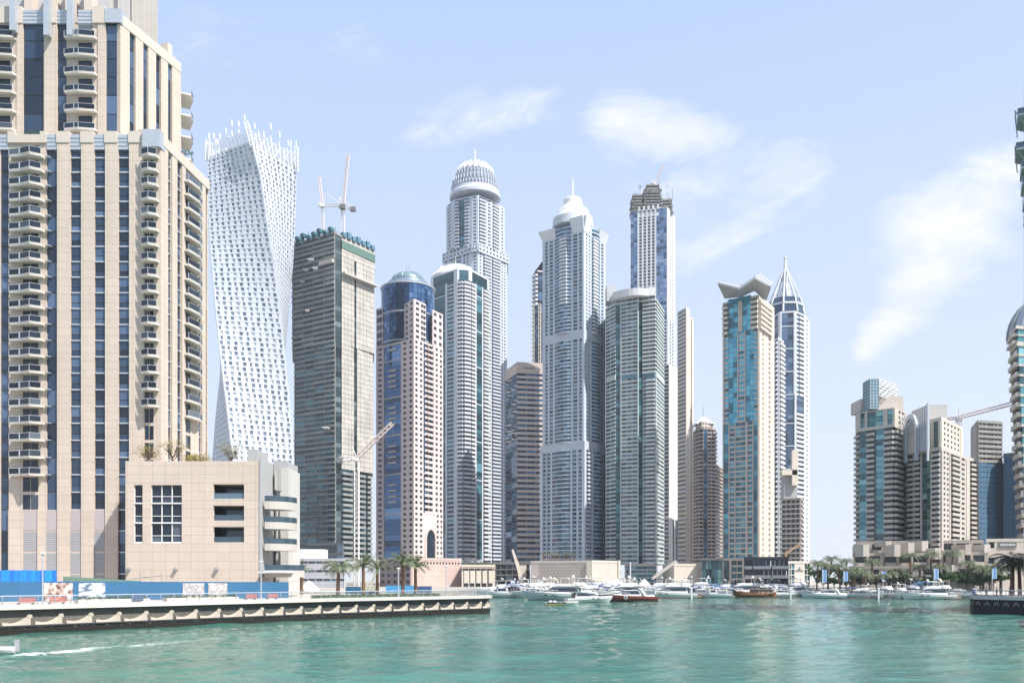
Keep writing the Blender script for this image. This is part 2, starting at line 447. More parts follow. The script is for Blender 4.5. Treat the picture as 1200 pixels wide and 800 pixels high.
def holes(mb, f, U0, U1, z0, z1, hs, n=0, t=.6):
    """wall sheet with real openings hs = [(u0,u1,z0,z1)] and reveals of depth t"""
    us = sorted({U0, U1, *[h[0] for h in hs], *[h[1] for h in hs]}); zs = sorted({z0, z1, *[h[2] for h in hs], *[h[3] for h in hs]})
    for i in range(len(us) - 1):
        for j in range(len(zs) - 1):
            a, b, c, d = us[i], us[i + 1], zs[j], zs[j + 1]; cu, cz = (a + b) / 2, (c + d) / 2
            if any(h[0] < cu < h[1] and h[2] < cz < h[3] for h in hs): continue
            mb.pane(f, a, b, n, c, d, .5)
    for h in hs:
        A = f.at
        for q in (((h[0], h[2]), (h[1], h[2])), ((h[1], h[2]), (h[1], h[3])), ((h[1], h[3]), (h[0], h[3])), ((h[0], h[3]), (h[0], h[2]))):
            (a, b), (c, d) = q
            mb.poly([A(a, n, b), A(c, n, d), A(c, n - t, d), A(a, n - t, b)])
# ------------------------------------------------------------------ colours
cream = wallmat('cream_panel', (.565, .48, .405), joints=(2.3, 1.55, .055), var=.08, streak=.3, jc=.55)
cream_p = wallmat('cream_render', (.55, .48, .415), var=.06)
pinkst = wallmat('pink_stone', (.62, .53, .51), var=.06)
white_c = wallmat('white_concrete', (.58, .60, .625), var=.05)
bluewht = wallmat('blue_white_panel', (.47, .505, .57), var=.05)
greyteal = wallmat('grey_teal_render', (.44, .49, .47), var=.06)
greylit = wallmat('pale_grey_render', (.55, .56, .56), var=.06)
beige = wallmat('beige_render', (.475, .43, .385), var=.06)
beige_l = wallmat('light_beige_render', (.60, .54, .46), var=.06)
brownst = wallmat('brown_stone', (.38, .31, .27), var=.08)
concrete = wallmat('raw_concrete', (.30, .29, .27), var=.22, scale=.2, streak=.2, bump=.3)
conc_d = wallmat('dark_concrete', (.16, .165, .165), var=.15, scale=.3, streak=.2)
netting = wallmat('beige_netting', (.48, .455, .41), var=.22, scale=.14, streak=.5)
bluenet = wallmat('blue_netting', (.07, .15, .24), var=.18, scale=.06, streak=.35)
teal_form = plain('teal_formwork', (.03, .12, .15), .6)
metal_l = plain('light_metal', (.46, .49, .53), .35, .3)
metal_g = plain('grey_metal', (.30, .32, .34), .4, .4)
metal_w = plain('white_metal', (.75, .75, .74), .4)
darkgap = plain('dark_recess', (.035, .04, .05), .6)
g_blue = glassmat('blue_glass', (.03, .058, .105))
g_dark = glassmat('dark_glass', (.018, .030, .048), lite=(.10, .125, .155), frac=.22, metal=.04, spec=.38)
g_deep = glassmat('deep_blue_glass', (.03, .085, .15), frac=.2)
g_teal = glassmat('teal_glass', (.035, .115, .145), frac=.25)
g_cyan = glassmat('cyan_glass', (.06, .34, .48), lite=(.12, .46, .60), frac=.7, metal=.25)
g_grey = glassmat('grey_glass', (.06, .10, .135))
g_pale = glassmat('pale_blue_glass', (.17, .26, .42), lite=(.30, .40, .55), metal=.6, frac=.4)
g_open = glassmat('shaded_opening', (.05, .065, .075), rough=.3, spec=.4, metal=0, frac=.15)
louvre = wallmat('grey_louvre', (.34, .34, .35), joints=(400, .35, .09), jc=.6, var=.04)
# ------------------------------------------------------------------ near tower (left)
GL = 3.0
def near_tower():
    T = Tower('apartment_tower', 'huge cream apartment tower with blue glass strips and stacked balconies at the left edge', 'tower', 90, 165, None)
    m = dict(wall=cream, glass=g_dark, glass2=g_blue, slab=cream_p, trim=metal_l)
    # lower block: three base storeys then 22
    pts = [(-46, 165), (187, 165), (244, 185)]
    front = 'P16 D16 P14 D10 p44 D13 P15 V13 P15 V13 P15 V13 P17 p18'
    sidef = 'P9 V5 P6 V6 P4 p17 V3 P4 D4'
    lv = T.seg(pts, 597, 168, 23, [front, sidef], m, depth=34, roof=False, out=0)
    base = T.seg(pts, 683, 597, 4, ['P16 D16 P14 D10 P17 p17 P10 p13 P15 p13 P15 p13 P15 V13 P35', sidef], m, depth=34, roof=False, zb=GL)
    f = Fr(P(-46, 165), P(187, 165)); f2 = Fr(P(187, 165), P(244, 185))
    zr = Z(168, 165)
    # louvred base bays with a faded pink panel on top
    for a, b in ((27, 44), (54, 67), (82, 95), (110, 123)):
        u0, u1 = f.upx(a), f.upx(b)
        for z0, z1, mt in ((base[0] + .3, base[1] - .1, louvre), (base[1] + .15, base[2] - .15, louvre), (base[2] + .2, base[3] - .2, louvre)):
            mb = MB(); mb.box(f, u0 + .08, u1 - .08, -.05, .04, z0, z1); mb.build('louvre_panel', mt, T.root)
        mb = MB(); mb.box(f, u0 + .05, u1 - .05, -.05, .06, base[3] + .1, base[4] - .1); mb.build('faded_panel', wallmat('faded_pink', (.42, .37, .37), var=.1), T.root)
    # pier tops and steel parapet band
    cap = MB(); st = MB()
    for a, b in ((10, 18), (48, 55), (67, 82), (95, 110), (123, 138), (151, 169), (18, 48)):
        cap = MB(); cap.box(f, f.upx(a), f.upx(b), -.9, .35, zr, zr + (2.1 if b != 48 else 1.5)); cap.build('parapet', cream_p, T.root)
    for a, b in ((-20, 10), (55, 67), (82, 95), (110, 123), (138, 151)):
        st = MB(); st.box(f, f.upx(a), f.upx(b), -.6, .1, zr - 1.2, zr + 1.6)
        for q in (-.55, .2, .9): st.box(f, f.upx(a), f.upx(b), .09, .18, zr + q, zr + q + .08)
        st.build('parapet_band', metal_l, T.root)
    cap = MB(); st = MB(); cap.box(f2, .4, f2.len, -.9, .3, zr, zr + 2.0)
    st.box(f, f.upx(169), f.upx(187) + .4, -2.4, .9, zr - 1.0, zr + 2.2)
    tr = MB(); tr.prism([f.at(0, -1, 0)[:2], f.at(f.len, -1, 0)[:2], f2.at(f2.len, -1, 0)[:2], (X(240, 205), 205), (f.at(0, 0, 0)[0], 205)], zr - .5, zr + .1)
    cap.build('parapet', cream_p, T.root); st.build('parapet_band', metal_l, T.root); tr.build('terrace', cream_p, T.root)
    def balcony(fr, u0, u1, z, shape, par=1.05, split=True, root_=None):
        mb = MB(); A = fr.at; n = len(shape)
        pl = [(u0 + (u1 - u0) * a, d) for a, d in shape]
        lo = [A(a, d * .93, z - .42 if d > .3 else z - .25) for a, d in pl]; hi = [A(a, d, z) for a, d in pl]
        mb.ring([lo, hi]); o = mb.build('balcony', wallmat('balcony_white', (.66, .62, .57), var=.05), T.root)
        rl = MB(); rt = MB()
        for i in range(1, n - 2):
            (a, d), (b, e) = pl[i], pl[i + 1]
            rl.poly([A(a, d - .06, z + .05), A(b, e - .06, z + .05), A(b, e - .06, z + par), A(a, d - .06, z + par)], random.random())
            rt.tube(A(a, d - .06, z + par), A(b, e - .06, z + par), .05, seg=4)
        for i in range(1, n - 1): rt.tube(A(pl[i][0], pl[i][1] - .06, z), A(pl[i][0], pl[i][1] - .06, z + par), .05, seg=4)
        if split:
            u = u0 + (u1 - u0) * .36; rt.box(fr, u - .12, u + .12, .2, 1.5, z, z + par + .1)
        rl.build('railing_glass', g_dark, o); rt.build('handrail', metal_l, o)
        if random.random() < .5:
            q = MB(); u = u0 + (u1 - u0) * random.uniform(.3, .7); w_ = random.uniform(.25, .6); q.box(fr, u, u + w_, .35, .8, z + .02, z + random.uniform(.5, 1.15)); q.build('balcony_furniture', random.choice([metal_w, conc_d, pinkst, metal_g]), o)
    # windows behind the balcony columns
    for i in range(0, 23):
        z0, z1 = lv[i], lv[i + 1]
        for fr, a, b in ((f, 27, 45), (f, 170, 180), (f2, 216, 223)):
            mb = MB(); u0, u1 = fr.upx(a), fr.upx(b)
            mb.pane(fr, u0, (u0 + u1) / 2 - .05, .045, z0 + .1, z1 - .5); mb.pane(fr, (u0 + u1) / 2 + .05, u1, .045, z0 + .1, z1 - .5)
            mb.build('balcony_door', g_dark, T.root)
        if i >= 2:
            balcony(f, f.upx(14), f.upx(52.5), z0, [(0, 0), (0, 1.1), (.36, 1.5), (.74, 2.5), (1, 1.5), (1, 0)])
            fin = MB(); fin.box(f, f.upx(54), f.upx(60), -.2, .55, z0 - .1, z0 + .05); fin.build('sun_fin', metal_l, T.root)
        if i >= 6:
            balcony(f, f.upx(168.5), f.upx(186.5), z0, [(0, 0), (0, 1.3), (.55, 2.1), (1, 1.4), (1, 0)], split=False)
            balcony(f2, f2.upx(214.5), f2.upx(232), z0, [(0, 0), (0, 1.2), (.6, 1.7), (1, 1.0), (1, 0)], split=False)
    # upper block
    pts = [(-30, 185), (140, 185), (211, 203)]
    lu = T.seg(pts, 158, 27, 9, ['P10 p40 P7 D25 P15 D11 p37 P9 D16', 'P11 D7 P9 D6 P9 D6 P8 D5 P10'], m, depth=20, roof=True, zb=zr)
    f3 = Fr(P(-30, 185), P(140, 185)); f4 = Fr(P(140, 185), P(211, 203)); zt = lu[-1]
    for i in range(9):
        z0, z1 = lu[i], lu[i + 1]
        for a, b in ((-8, 12), (92, 108)):
            mb = MB(); mb.pane(f3, f3.upx(a), f3.upx(b), .045, z0 + .1, z1 - .5); mb.build('balcony_door', g_dark, T.root)
        balcony(f3, f3.upx(-18), f3.upx(20), z0 + .3, [(0, 0), (0, 1.4), (.5, 1.7), (.95, 1.3), (1, 0)])
        balcony(f3, f3.upx(77.5), f3.upx(114.5), z0 + .3, [(0, 0), (.02, 1.2), (.5, 1.7), (.98, 1.2), (1, 0)])
    # far wing with balconies seen edge-on
    fw = Fr(P(212.2, 204), P(213, 216)); wz = levels(zr, Z(88, 205), 7, 205)
    wb = MB(); wb.prism([(X(200, 204), 204), (X(212, 204), 204), (X(211.5, 224), 224), (X(200, 224), 224)], zr - 2, Z(86, 205)); wb.build('rear_wing', cream, T.root)
    for i in range(7):
        balcony(fw, .3, 7, wz[i] + .5, [(0, 0), (0, 2.2), (.5, 2.7), (1, 2.0), (1, 0)], split=False)
    # upper parapet, fins and crown blocks
    c2 = MB(); s2 = MB()
    for a, b in ((-25, 17), (20, 27), (52, 67), (109, 124)): c2.box(f3, f3.upx(a), f3.upx(b), -.8, .4, zt - .2, zt + 3.2); c2.build('parapet', cream_p, T.root); c2 = MB()
    for a, b in ((27, 52), (67, 80), (92, 109), (124, 140)):
        s2.box(f3, f3.upx(a), f3.upx(b), -.5, .15, zt - .2, zt + 2.6)
        for q in (.5, 1.3, 2.0): s2.box(f3, f3.upx(a), f3.upx(b), .14, .22, zt + q, zt + q + .08)
        s2.build('parapet_band', metal_l, T.root); s2 = MB()
    s2.box(f3, f3.upx(124), f3.upx(140) + .5, -2.5, .5, zt - .2, zt + 2.7)
    c2.box(f4, .3, f4.len, -.9, .3, zt - .2, zt + 2.0); c2.box(f4, f4.len * .76, f4.len * .84, -1.5, .32, zt + 1.9, zt + 4.2)
    c2.build('parapet', cream_p, T.root); s2.build('parapet_band', metal_l, T.root)
    for a in (19.5, 59, 86):
        fn = MB(); fn.box(f3, f3.upx(a - 3.2), f3.upx(a + 3.2), .42, 1.7, zt - 3.5 if a > 25 else zt - 2.5, zt + 8); fn.build('facade_fin', metal_l, T.root)
    pent = MB()
    pent.bx(X(-40, 196), X(128, 196), 196, 212, zt + 1, zt + 20); pent.build('penthouse', plain('grey_panel', (.42, .42, .44), .6), T.root)  # penthouse in one plain grey panel tone
    for px in (30, 56, 78, 100):
        q = MB(); q.bx(X(px, 194), X(px + 9, 194), 193.4, 196, zt + 1, zt + 15); q.build('crown_fin', cream_p, T.root)
    for px, w, d, top in ((128, 18, 196, 60), (138, 15, 195, 62), (154, 15, 199, 70), (169, 16, 204, 78)):
        q = MB(); q.prism([(X(px, d), d), (X(px + w, d), d), (X(px + w - .5, d + 9), d + 9), (X(px, d + 9), d + 9)], zt - .5, zt + top * .3); q.build('crown_block', wallmat('steel_panel', (.50, .475, .45), joints=(1.1, 4.0, .07), var=.05), T.root)
    return T.finish()
near_tower()
# ------------------------------------------------------------------ cream low block in front of it
def low_block():
    d = 158.5
    T = Tower('clubhouse_block', 'low cream panelled block with one gridded window and three dark loggias before the near tower', 'building', 225, d)
    f = Fr(P(147, d), P(303, d)); zt = Z(540, d)
    w = MB(); U = lambda p: f.upx(p)
    h = [(U(157), U(167), Z(636, d), Z(568, d)), (U(177), U(213), Z(636, d), Z(568, d)), (U(250), U(286), Z(584, d), Z(567, d)), (U(250), U(286), Z(609.5, d), Z(592, d)), (U(250), U(286), Z(635, d), Z(617, d))]
    holes(w, f, 0, f.len, GL, zt, h, t=.7)
    A = f.at; w.poly([A(0, 0, GL), A(0, 0, zt), A(0, -9, zt), A(0, -9, GL)]); w.box(f, 0, f.len, -6.2, -6, GL, zt)
    w.poly([A(0, 0, zt), A(f.len, 0, zt), A(f.len, -.5, zt), A(0, -.5, zt)]); w.poly([A(0, -.5, zt), A(f.len, -.5, zt), A(f.len, -.5, zt - .9), A(0, -.5, zt - .9)])
    w.build('wall', cream, T.root)
    rf = MB(); rf.box(f, 0.01, f.len, -22, -.51, zt - 1.1, zt - .9); rf.build('roof', cream_p, T.root)
    for a, b, n in ((157, 167, 1), (177, 213, 3)):
        for k in range(3):
            z0 = Z(636 - 23 * k, d); z1 = Z(636 - 23 * (k + 1), d); fr = MB()
            u0, u1 = U(a), U(b); fr.box(f, u0, u1, -.45, -.1, z0, z0 + .22); 
            for j in range(n + 1): fr.box(f, u0 + (u1 - u0) * j / n - .07, u0 + (u1 - u0) * j / n + .07, -.45, -.25, z0 + .22, z1)
            zm = z0 + (z1 - z0) * .38; fr.box(f, u0, u1, -.45, -.26, zm - .05, zm + .05)
            o = fr.build('window_frame', metal_w, T.root)
            for j in range(n):
                for za, zb in ((z0 + .22, zm), (zm, z1)):
                    p = MB(); p.pane(f, u0 + (u1 - u0) * j / n, u0 + (u1 - u0) * (j + 1) / n, -.4, za, zb); p.build('pane', g_dark, o)
    for (u0, u1, z0, z1) in h[2:]:
        p = MB(); p.box(f, u0 - .5, u1 + .5, -4.0, -3.8, z0 - .2, z1 + .3); p.build('loggia_back', g_grey, T.root)
        p = MB(); p.box(f, u0, u1, -4, -.6, z0 - .3, z0 - .001); p.box(f, u0, u1, -4, -.6, z1 + .001, z1 + .3); p.build('loggia_slab', cream_p, T.root)
        p = MB(); p.pane(f, u0, u1, -.35, z0, z0 + 1.0); o = p.build('loggia_railing', g_grey, T.root)
    for k in range(3):
        u = U((151, 206, 254)[k]); zz = Z(667, d)
        q = MB(); q.lathe(0, 0, [(.05, 0), (.34, .05), (.34, .5), (.1, .55)], 12)
        q.v = [(f.at(u, 0, 0)[0] + x, f.at(u, 0, 0)[1] - z, zz + y) for x, y, z in q.v]; q.build('wall_lamp', metal_g, T.root)
    # grey end strip, curved balconies and white end pillar
    g = MB(); g.bx(X(303, d), X(307, d + 1), d + .2, d + 20, GL, zt + .6); g.bx(X(292, d + 6), X(303, d + 6), d + 5, d + 12, zt - 1, Z(527, d + 6)); g.build('end_strip', wallmat('grey_strip', (.38, .38, .38)), T.root)
    cx, cy = X(307, d) + .2, d + 6.0
    for k, (ya, yb) in enumerate(((597, 588), (620, 612), (645, 637), (676, 668))):
        pl = [(cx + 4.6 * math.sin(t * math.pi / 16) * (1.0 if k < 3 else 1.3), cy - 5.0 * math.cos(t * math.pi / 16)) for t in range(0, 9)] + [(cx, cy)]
        q = MB(); q.prism(pl, Z(ya, d + 3), Z(yb, d + 3)); q.build('curved_balcony', wallmat('balcony_beige', (.48, .45, .41)), T.root)
        q = MB()
        for i in range(8): q.poly([(*pl[i], Z(yb, d + 3)), (*pl[i + 1], Z(yb, d + 3)), (*pl[i + 1], Z(yb, d + 3) + 1), (*pl[i], Z(yb, d + 3) + 1)], .6)
        q.build('balcony_railing', g_grey, T.root)
    q = MB(); q.bx(cx, X(324, d + 9), cy + 2.5, d + 18, GL, Z(572, d + 6)); q.build('glazed_wall', g_grey, T.root)
    q = MB(); q.bx(cx, X(323, d + 8), cy + 1.8, d + 18, Z(572, d + 6), Z(551, d + 6)); q.build('upper_wall', wallmat('balcony_beige', (.48, .45, .41)), T.root)
    dp = d + 9
    q = MB(); q.bx(X(322, dp), X(338, dp), dp, dp + 9, GL, Z(548, dp)); q.build('end_pillar', wallmat('white_panel', (.54, .52, .49), joints=(1.9, 1.9, .05)), T.root)
    q = MB(); q.bx(X(321.5, dp), X(330, dp), dp - .5, dp - .01, Z(575, dp), Z(540, dp)); q.bx(X(321.5, dp), X(337, dp), dp + .2, dp + 8, Z(547.9, dp), Z(540, dp)); q.bx(X(328.5, dp), X(329.5, dp), dp - .3, dp - .01, Z(668, dp), Z(575, dp) - .01); q.build('grey_fin', wallmat('grey_strip', (.38, .38, .38)), T.root)
    q = MB(); q.bx(X(303, d - 2), X(336, d - 2), d - 2.5, d + 5, Z(671, d), Z(669.3, d)); q.build('canopy', white_c, T.root)
    return T.finish()
low_block()
# ------------------------------------------------------------------ twisted white tower
def twisted():
    d = 470; cy = d + 27; cx = X(296, cy); Rr = 23.9
    T = Tower('twisted_tower', 'slender white tower twisting a quarter turn, small windows, spiky open crown', 'tower', 296, d)
    tab = [(690, 101), (640, 97), (540, 82), (470, 72), (400, 60), (300, 44), (280, 39), (200, 26), (150, 11), (120, 4)]
    def phi(z):
        py = HY - (z - CZ) * F / d
        for (a, b), (c, e) in zip(tab, tab[1:]):
            if a >= py >= c: return b + (e - b) * (a - py) / (a - c)
        return tab[0][1] if py > 690 else tab[-1][1]
    def pt(face, t, z, off=0):
        """face 0..3; t runs left to right along the face"""
        ph = rad(phi(z)); cn = lambda k: Vector((math.sin(ph - k * math.pi / 2), -math.cos(ph - k * math.pi / 2)))
        a, b = cn(face + 1), cn(face)
        q = (a * (1 - t) + b * t) * Rr; n = (a + b).normalized(); q += n * off
        return (cx + q.x, cy + q.y, z)
    lv = levels(2.5, Z(163, d), 86, d)
    N_ = 10; wal = MB(); win = []
    core = MB(); core.ring([[pt(k, .0, z, 0) if 0 else tuple(Vector((cx, cy, z)) + (Vector(pt(k, 0, z)) - Vector((cx, cy, z))) * .985) for k in (3, 2, 1, 0)] for z in lv])
    core.build('core', darkgap, T.root)
    for i in range(len(lv) - 1):
        z0, z1 = lv[i], lv[i + 1]; h = z1 - z0; zs = z0 + h * .3; mech = i in (14, 15, 36)
        for fc in (-1, 0, 1, 2):
            n = N_
            # spandrel
            for a, b in ((0, 1),):
                wal.hexa([pt(fc, a, z0, .35), pt(fc, b, z0, .35), pt(fc, b, z0, -.4), pt(fc, a, z0, -.4), pt(fc, a, zs, .35), pt(fc, b, zs, .35), pt(fc, b, zs, -.4), pt(fc, a, zs, -.4)])
            for j in range(n):
                c0 = j / n; c1 = (j + 1) / n; sh = .5 + .18 * math.sin(i * 2.1 + j * 1.7)
                wl = .285 + .05 * math.sin(j * 3 + i); a0 = c0; a1 = c0 + (1 / n) * wl * 2 * sh; b0 = c1 - (1 / n) * wl * 2 * (1 - sh); b1 = c1
                for p, q in ((a0, a1), (b0, b1)):
                    wal.hexa([pt(fc, p, zs, .3), pt(fc, q, zs, .3), pt(fc, q, zs, -.4), pt(fc, p, zs, -.4), pt(fc, p, z1, .3), pt(fc, q, z1, .3), pt(fc, q, z1, -.4), pt(fc, p, z1, -.4)])
                if fc in (-1, 0, 1):
                    mb = MB(); r_ = random.random()
                    mb.poly([pt(fc, a1, zs, -.05), pt(fc, b0, zs, -.05), pt(fc, b0, z1, -.05), pt(fc, a1, z1, -.05)], r_ if not mech else .3); win.append(mb)
    wal.build('wall', wallmat('twist_white', (.53, .56, .61), rough=.5, var=.04, streak=.03), T.root)
    many(T.root, 'window', win, glassmat('twist_glass', (.20, .26, .35), lite=(.48, .53, .60), frac=.65, dkf=.6))
    zt = lv[-1]
    cr = MB(); cap = MB(); cap.ring([[pt(k, 0, z, -.3) for k in (3, 2, 1, 0)] for z in (zt, zt + .5)]); cap.build('roof', white_c, T.root)
    for fc in (0, 1, -1, 2):
        for j in range(12):
            z1 = zt + (3.6 + (j * 37 + fc * 11) % 5 * 1.0); t = (j + .5) / 12
            cr.tube(pt(fc, t, zt - 1, .2), pt(fc, t, z1 + 2, .2), .28, seg=4)
            zz = z1 + 2.5 + (j % 3) * 1.2
            if j % 2: cr.tube(pt(fc, t + .03, zz + 1, .2), pt(fc, t + .03, zz + 4, .2), .38, seg=4)
        for q in (.8, 2.2, 3.6, 5.0, 6.5): cr.tube(pt(fc, 0, zt + q, .2), pt(fc, 1, zt + q, .2), .22, seg=4)
        for j in range(6): cr.tube(pt(fc, j / 6, zt, .2), pt(fc, (j + 1) / 6, zt + 6, .2), .16, seg=4)
    cr.build('crown_lattice', metal_w, T.root)
    for k in range(4):
        py = MB(); b0 = Vector(pt(k, 0, zt - 2, .0)); top = Vector(pt(k, 0, zt + 11, .0)); py.lattice(b0, top, 1.8, 2.1, .18); py.build('corner_mast', metal_w, T.root)
    return T.finish()
twisted()
# ------------------------------------------------------------------ tower under construction with netting
def luffing_crane(px, d, zb, zc, tip_px, tip_py, label, back=6, name='tower_crane', w=1.6, thick=.22, group=None):
    x = X(px, d); r = root(name, (x, d, zb), label, 'crane', group)
    m = plain('crane_paint', (.62, .52, .48), .5); m2 = plain('crane_white', (.62, .60, .57), .5)
    q = MB(); q.lattice((x, d, zb), (x, d, zc), w, w * 1.2, thick * .7); q.build('mast', m2, r)
    q = MB(); q.bx(x - 1.3, x + 1.3, d - 1.3, d + 1.3, zc, zc + 1.6); q.bx(x - 2.2, x - .8, d - 2.4, d - 1.0, zc + .3, zc + 2.4); q.build('cab', m2, r)
    tip = Vector((X(tip_px, d), d, Z(tip_py, d))); s = -1 if tip.x > x else 1
    q = MB(); q.lattice((x, d, zc + 1.6), tip, w * .8, w * 1.3, thick * .8); q.build('jib', m, r)
    q = MB(); e = Vector((x + s * back, d, zc + 1.2)); q.lattice((x, d, zc + 1.2), e, w * .8, w, thick * .7); q.build('counter_jib', m2, r)
    q = MB(); q.bx(e.x - 1.6, e.x + 1.6, d - 1.2, d + 1.2, e.z - 2, e.z + .5); q.build('counterweight', conc_d, r)
    q = MB(); a = Vector((x + s * 2.5, d, zc + 8)); q.tube((x, d, zc + 1.6), a, .25, seg=4); q.tube(e, a, .2, seg=4); q.build('a_frame', m2, r)
    q = MB(); q.tube(a, tip, .07, seg=3); q.tube(tip, tip - Vector((0, 0, (tip.z - zc) * .35)), .06, seg=3); q.build('cable', metal_g, r)
    return r
def construct():
    d = 520
    T = Tower('unfinished_tower', 'grey unfinished concrete tower wrapped in beige netting with teal formwork on its top', 'tower', 390, d)
    m = dict(wall=concrete, glass=g_teal, slab=wallmat('slab_grey', (.27, .285, .275), var=.24, streak=.2), bglass=g_open, net=netting, core=darkgap, rough=True, glass2=glassmat('shaft_dark', (.05, .075, .08), rough=.3, spec=.3, metal=0))
    mlo = dict(m, bglass=g_teal)
    pts = [(345, 540), (393, 521), (400, 526), (437, 550)]
    a = T.seg([(347, 540), (393, 521), (400, 526), (435, 550)], 655, 548, 17, ['X12 X12 X12 X10', 'D7', 'B12 D3 B12 D2 B6'], mlo, depth=22, roof=False, sp=.34, dref=521)
    b = T.seg([(345, 540), (392.5, 521), (400, 526), (437, 550)], 548, 400, 25, ['X12 X12 X12 X12', 'D7', 'N7:2 N6:2 D3 N8:2 N5:2 N4'], mlo, depth=22, roof=False, sp=.42, zb=a[-1], dref=521)
    c = T.seg([(342.5, 540), (392, 521), (400, 526), (438.5, 550)], 400, 296, 17, ['X12 X12 X12 X12', 'D7', 'N7:2 N7:2 D2 N8:2 N7:2 N5'], m, depth=22, roof=False, sp=.55, zb=b[-1], dref=521)
    e = T.seg([(341, 540), (392, 521), (400, 526), (439, 550)], 296, 274, 4, ['X25 X25', 'D7', 'N39:6'], m, depth=22, roof=True, sp=.6, zb=c[-1], dref=521)
    zt = e[-1]; f = Fr(P(341, 540), P(392, 521)); f2 = Fr(P(400, 526), P(439, 550))
    for u in range(0, 8):
        q = MB(); uu = f.len * (u + .1) / 8
        q.box(f, uu, uu + 2.4, -1.6, 1.6, zt + 1.4 + u % 3 * .8, zt + 3 + u % 3 * 1.0); q.box(f, uu + .3, uu + .7, -1, .9, zt - 1, zt + 1.4 + u % 3 * .8); q.build('formwork_panel', teal_form, T.root)
    for u in range(7):
        q = MB(); uu = f2.len * (u + .1) / 7; q.box(f2, uu, uu + 2.8, -1.2, 1.2, zt + .6, zt + 3 + u % 2 * 1.2); q.build('formwork_panel', plain('blue_formwork', (.08, .19, .27), .6), T.root)
    for k in range(14):
        q = MB(); uu = f.len * random.random(); q.box(f, uu, uu + .3, -6, -5.6, zt, zt + 4 + random.random() * 5); q.build('rebar_post', metal_g, T.root)
    q = MB(); q.box(f2, 0, f2.len, .3, .6, zt - 6.5, zt - 2); q.build('green_net', plain('green_net', (.09, .17, .14), .7), T.root)
    q = MB(); q.box(f2, 0, f2.len, .3, 3.0, zt - 22, zt - 21); q.box(f, f.len * .7, f.len, .4, 2, zt - 17, zt - 15); q.build('safety_deck', wallmat('pale_deck', (.50, .46, .42)), T.root)
    for px, py, ww in ((358.5, 294, 11), (351, 304, 10), (365, 306.5, 10), (346, 317, 9), (353, 354, 9), (380, 499, 11), (410, 540, 9)):
        q = MB(); x0 = X(px - ww / 2, 515); x1 = X(px + ww / 2, 515); q.bx(x0 + 1, x1 - 1, 514 + (392 - px) * .45 - 2, 521 + (392 - px) * .45, Z(py + 1.1, 515), Z(py, 515)); q.build('loading_platform', white_c if py != 354 else pinkst, T.root)
    T.finish()
    luffing_crane(378, 535, zt, Z(243, 535), 374, 208, 'shorter pink luffing crane on the left of the unfinished tower top', 12, group='cranes on the unfinished tower')
    luffing_crane(402, 538, zt, Z(246, 538), 408, 181, 'taller pink luffing crane on the right of the unfinished tower top', -6, group='cranes on the unfinished tower')
    # site crane and hoist in front
    x = X(418, 470)
    luffing_crane(418, 470, 2.5, Z(540, 470), 460, 496, 'white site crane with a slanting jib in front of the netted tower', 9, w=2.2, thick=.34)
construct()
